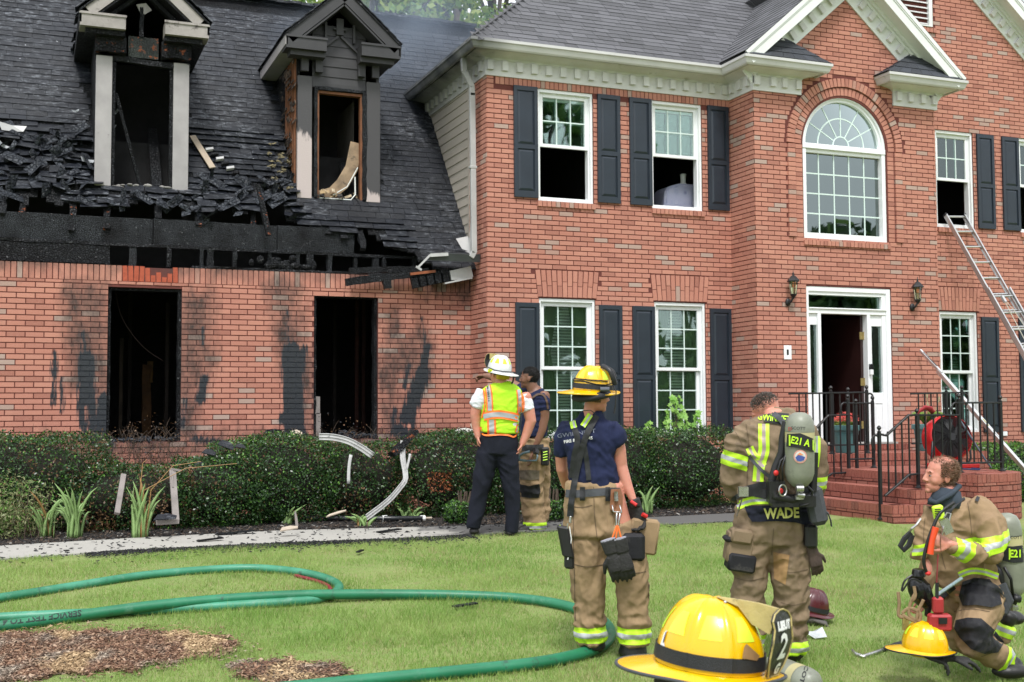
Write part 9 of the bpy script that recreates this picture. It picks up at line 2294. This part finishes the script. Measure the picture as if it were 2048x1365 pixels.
# ---- air cylinder on the grass in front of Wade
cy = thing('air_cylinder', 'loose pale air cylinder lying on the grass behind the large yellow helmet', 'air cylinder', tuple(onG(1600,1372))); a_, b_ = onG(1535,1362)+Vector((0,0,.088)), onG(1655,1412)+Vector((0,0,.088)); b_ = a_+(b_-a_).normalized()*.50
c1, c2 = bottle(cy, a_, b_, .088); CT = bvh_of([c1, c2]); pc = a_.lerp(b_, .68); axd = (b_-a_).normalized(); dr_ = (pc-camv).normalized(); up_ = (-dr_).cross(axd).normalized()
up_ = up_ if up_.z > 0 else -up_; vs, fs = text_geo('SCOTT', .052, .0015); project(vs, fs, pc+up_*.035+axd*.02, axd.cross(up_) if False else up_*-1, axd, dr_, CT, .003, 'maker_lettering', M_blkprint, cy)
# ================================================================ foreground person, only the helmet in the picture
g = Fig(1220, 1180, 4.4522, 2.85)
Fg = thing('person', 'foreground person of whom only the large yellow helmet shows at the bottom edge', 'person', (g.p(860,900).x, g.p(860,900).y, gz(0, 2.6)))
fF = (CR*.80-CF*.60-CU*.03).normalized(); uF = (CU*.995+CF*.06+CR*.03).normalized()
b = MB(); hc = g.p(860,830,.0); sdF, _a, _b = head(b, hc, fF, CU, 1.0); zc = hc.z; xy = lambda dx, dy, z: Vector((hc.x, hc.y, z))+CR*dx+CF*dy
b.tube([xy(-.02,0,zc-.06), xy(-.04,0,zc-.17)], [.055,.062], 14); b.tube([xy(-.05,0,zc-.16), xy(-.08,0,zc-.30), xy(-.10,0,zc-.55)], [.10,.15,.14], 16, flat=.8, ref=(0,1,0)); b.tube([xy(-.10,.05,zc-.6), xy(.28,.12,zc-.62), xy(.25,.12,gz(0,2.5)+.05)], [.08,.065,.05], 12); b.tube([xy(-.10,-.1,zc-.6), xy(.2,-.12,gz(0,2.5)+.12), xy(-.2,-.12,gz(0,2.5)+.05)], [.08,.065,.05], 12); b.tube([xy(-.05,-.18,zc-.22), xy(0,-.2,zc-.45), xy(.2,-.12,zc-.5)], [.05,.04,.03], 10); b.tube([xy(-.05,.18,zc-.22), xy(0,.2,zc-.45), xy(.2,.12,zc-.5)], [.05,.04,.03], 10)
remesh('body', b, M_skin, Fg, .008, 3)
b = MB(); b.tube([xy(-.05,0,zc-.19), xy(-.08,0,zc-.30), xy(-.10,0,zc-.62)], [.14,.19,.19], 16, flat=.8, ref=(0,1,0)); b.tube([xy(-.05,-.18,zc-.24), xy(0,-.21,zc-.45), xy(.16,-.14,zc-.49)], [.085,.07,.055], 10); b.tube([xy(-.05,.18,zc-.24), xy(0,.21,zc-.45), xy(.16,.14,zc-.49)], [.085,.07,.055], 10); remesh('bunker_coat', b, M_khaki, Fg, .012, 3, folds(.01, 6))
b = MB(); b.tube([xy(-.10,.05,zc-.6), xy(.28,.12,zc-.60), xy(.26,.12,gz(0,2.5)+.10)], [.13,.10,.09], 12); b.tube([xy(-.10,-.1,zc-.6), xy(.2,-.12,gz(0,2.5)+.14), xy(-.2,-.12,gz(0,2.5)+.09)], [.13,.10,.085], 12); remesh('bunker_trousers', b, M_khaki, Fg, .012, 3, folds(.01, 6))
m_ = MB(); m_.ell(hc-fF*.02-CU*.03, (.10,.115,.13), (sdF, fF, CU)); m_.tube([hc-CU*.08, hc-CU*.19-fF*.02], [.085,.11], 18); m_.build('fire_hood', simple('black_knit_hood',(.015,.015,.017),.9,.3,20,.4), Fg, smooth=True)
he = part_empty('helmet', Fg, 'large glossy yellow fire helmet with black band, lime stickers and black leather front shield')
hb = g.p(884,664,.0); helmet(he, hb, fF, uF, M_helY, .975, hi=True, text=[('LIEUT', .126, .026), ('2', .075, .085), ('G', .022, .035)], flap=None)
hT = bvh_of([o for o in he.children if o.name.startswith('shell')])
g.patch([(510,358),(496,400),(478,450),(486,500),(478,535),(460,536),(440,500),(452,480),(468,430),(484,380)], hT, 'torn_label', M_whit, he, .002, .001); g.patch([(503,372),(490,420),(476,470),(468,468),(480,420),(494,378)], hT, 'label_ink', emis('ink_blue',(.03,.04,.12),0,.4), he, .004, .001)
g.patch([(1215,480),(1270,530),(1335,590),(1310,632),(1180,612),(1185,560),(1195,510)], hT, 'leather_tab', simple('tan_leather_tab',(.30,.17,.07),.6,.3,9,.2), he, .006, .003)
for x, y in ((1026,112),(1146,174),(1256,260)):
  m_ = MB(); q_ = g.p(x, y, -.03); m_.ell(q_, (.0045,.0045,.0045), n=8, m_=5); m_.build('rivet', M_steel, he, smooth=True)
# ================================================================ charred jambs, room hints, smoke
for (a, b, z0, z1) in OPW:
  for x in (a+.015, b-.02): charbeam('charred_window_jamb', (x,YW+.10,z0), (x,YW+.10,z1), .12, .045, M_char, up=(1,0,0), n=16, amp=.35, parent=wing)
  charbeam('charred_window_head', (a,YW+.12,z1-.02), (b,YW+.12,z1-.02), .14, .035, M_char, n=8, amp=.3, parent=wing)
  m_ = MB()
  for i in range(60): m_.ell((rnd.uniform(a,b), YW+rnd.uniform(-.02,.25), z0+abs(rnd.gauss(0,.03))), (rnd.uniform(.02,.06), .03, rnd.uniform(.01,.04)), n=6, m_=4)
  m_.build('ash_heap_on_sill', bpy.data.materials['curled_scrap'], wing, kind='stuff')
for x, y, w, z0, z1, c in ((1.05,17.3,.05,.7,2.6,(.05,.035,.02)),(1.36,17.6,.12,.7,2.25,(.10,.045,.012)),(1.40,17.62,.07,2.0,2.3,(.13,.07,.015)),(1.60,17.3,.05,.7,3.1,(.03,.02,.015)),(4.05,17.2,.05,.7,3.3,(.05,.012,.006)),(4.14,17.4,.05,.7,3.3,(.045,.012,.006)),(3.75,17.6,.05,.7,3.2,(.02,.015,.012)),(1.15,17.9,.05,.7,3.3,(.02,.015,.012))):
  x2 = x*y/YW; charbeam('burned_stud', (x2,y,z0), (x2,y,z1), .05, w, simple('scorched_stud', c, .8, .6, 6), up=(1,0,0), n=8, amp=.3)
m_ = MB(); m_.tube(smooth_path([(1.00,16.3,3.2),(1.10,16.3,2.8),(1.35,16.3,2.45),(1.62,16.3,2.25)]), .006, 5); m_.build('hanging_cable', simple('scorched_cable', (.03,.013,.01), .7), fr)
m_ = MB(); m_.box(3.50,3.57,YW+.05,YW+.12,1.55,1.78); m_.box(3.52,3.58,YW+.05,YW+.10,1.22,1.56); m_.build('warped_window_remnant', M_gw, fr)
# smoke drifting off the wing roof
def smoke(name, c, h, dens, scale, col=(.62,.74,.92)):
  mt = bpy.data.materials.new(name); mt.use_nodes = True; n = mt.node_tree; n.nodes.clear(); o = n.nodes.new('ShaderNodeOutputMaterial'); v = n.nodes.new('ShaderNodeVolumePrincipled'); v.inputs['Color'].default_value = (*col,1); v.inputs['Anisotropy'].default_value = .2
  tx = n.nodes.new('ShaderNodeTexCoord'); gr = n.nodes.new('ShaderNodeTexGradient'); gr.gradient_type = 'SPHERICAL'; n.links.new(tx.outputs['Object'], gr.inputs[0]); nz_ = n.nodes.new('ShaderNodeTexNoise'); nz_.inputs['Scale'].default_value = scale; nz_.inputs['Detail'].default_value = 3; n.links.new(tx.outputs['Object'], nz_.inputs['Vector'])
  r_ = n.nodes.new('ShaderNodeMapRange'); r_.inputs[1].default_value = .38; r_.inputs[2].default_value = .70; n.links.new(nz_.outputs[0], r_.inputs[0]); a = n.nodes.new('ShaderNodeMath'); a.operation = 'MULTIPLY'; n.links.new(gr.outputs[1], a.inputs[0]); n.links.new(r_.outputs[0], a.inputs[1]); b_ = n.nodes.new('ShaderNodeMath'); b_.operation = 'MULTIPLY'; b_.inputs[1].default_value = dens; n.links.new(a.outputs[0], b_.inputs[0]); n.links.new(b_.outputs[0], v.inputs['Density']); n.links.new(v.outputs[0], o.inputs['Volume'])
  m_ = MB(); m_.box(-1,1,-1,1,-1,1); ob = m_.build(name, mt, None, kind='stuff'); ob.location = c; ob.scale = h; return ob
smoke('smoke', (5.3,17.9,7.3), (2.3,1.5,1.7), .8, 1.4)
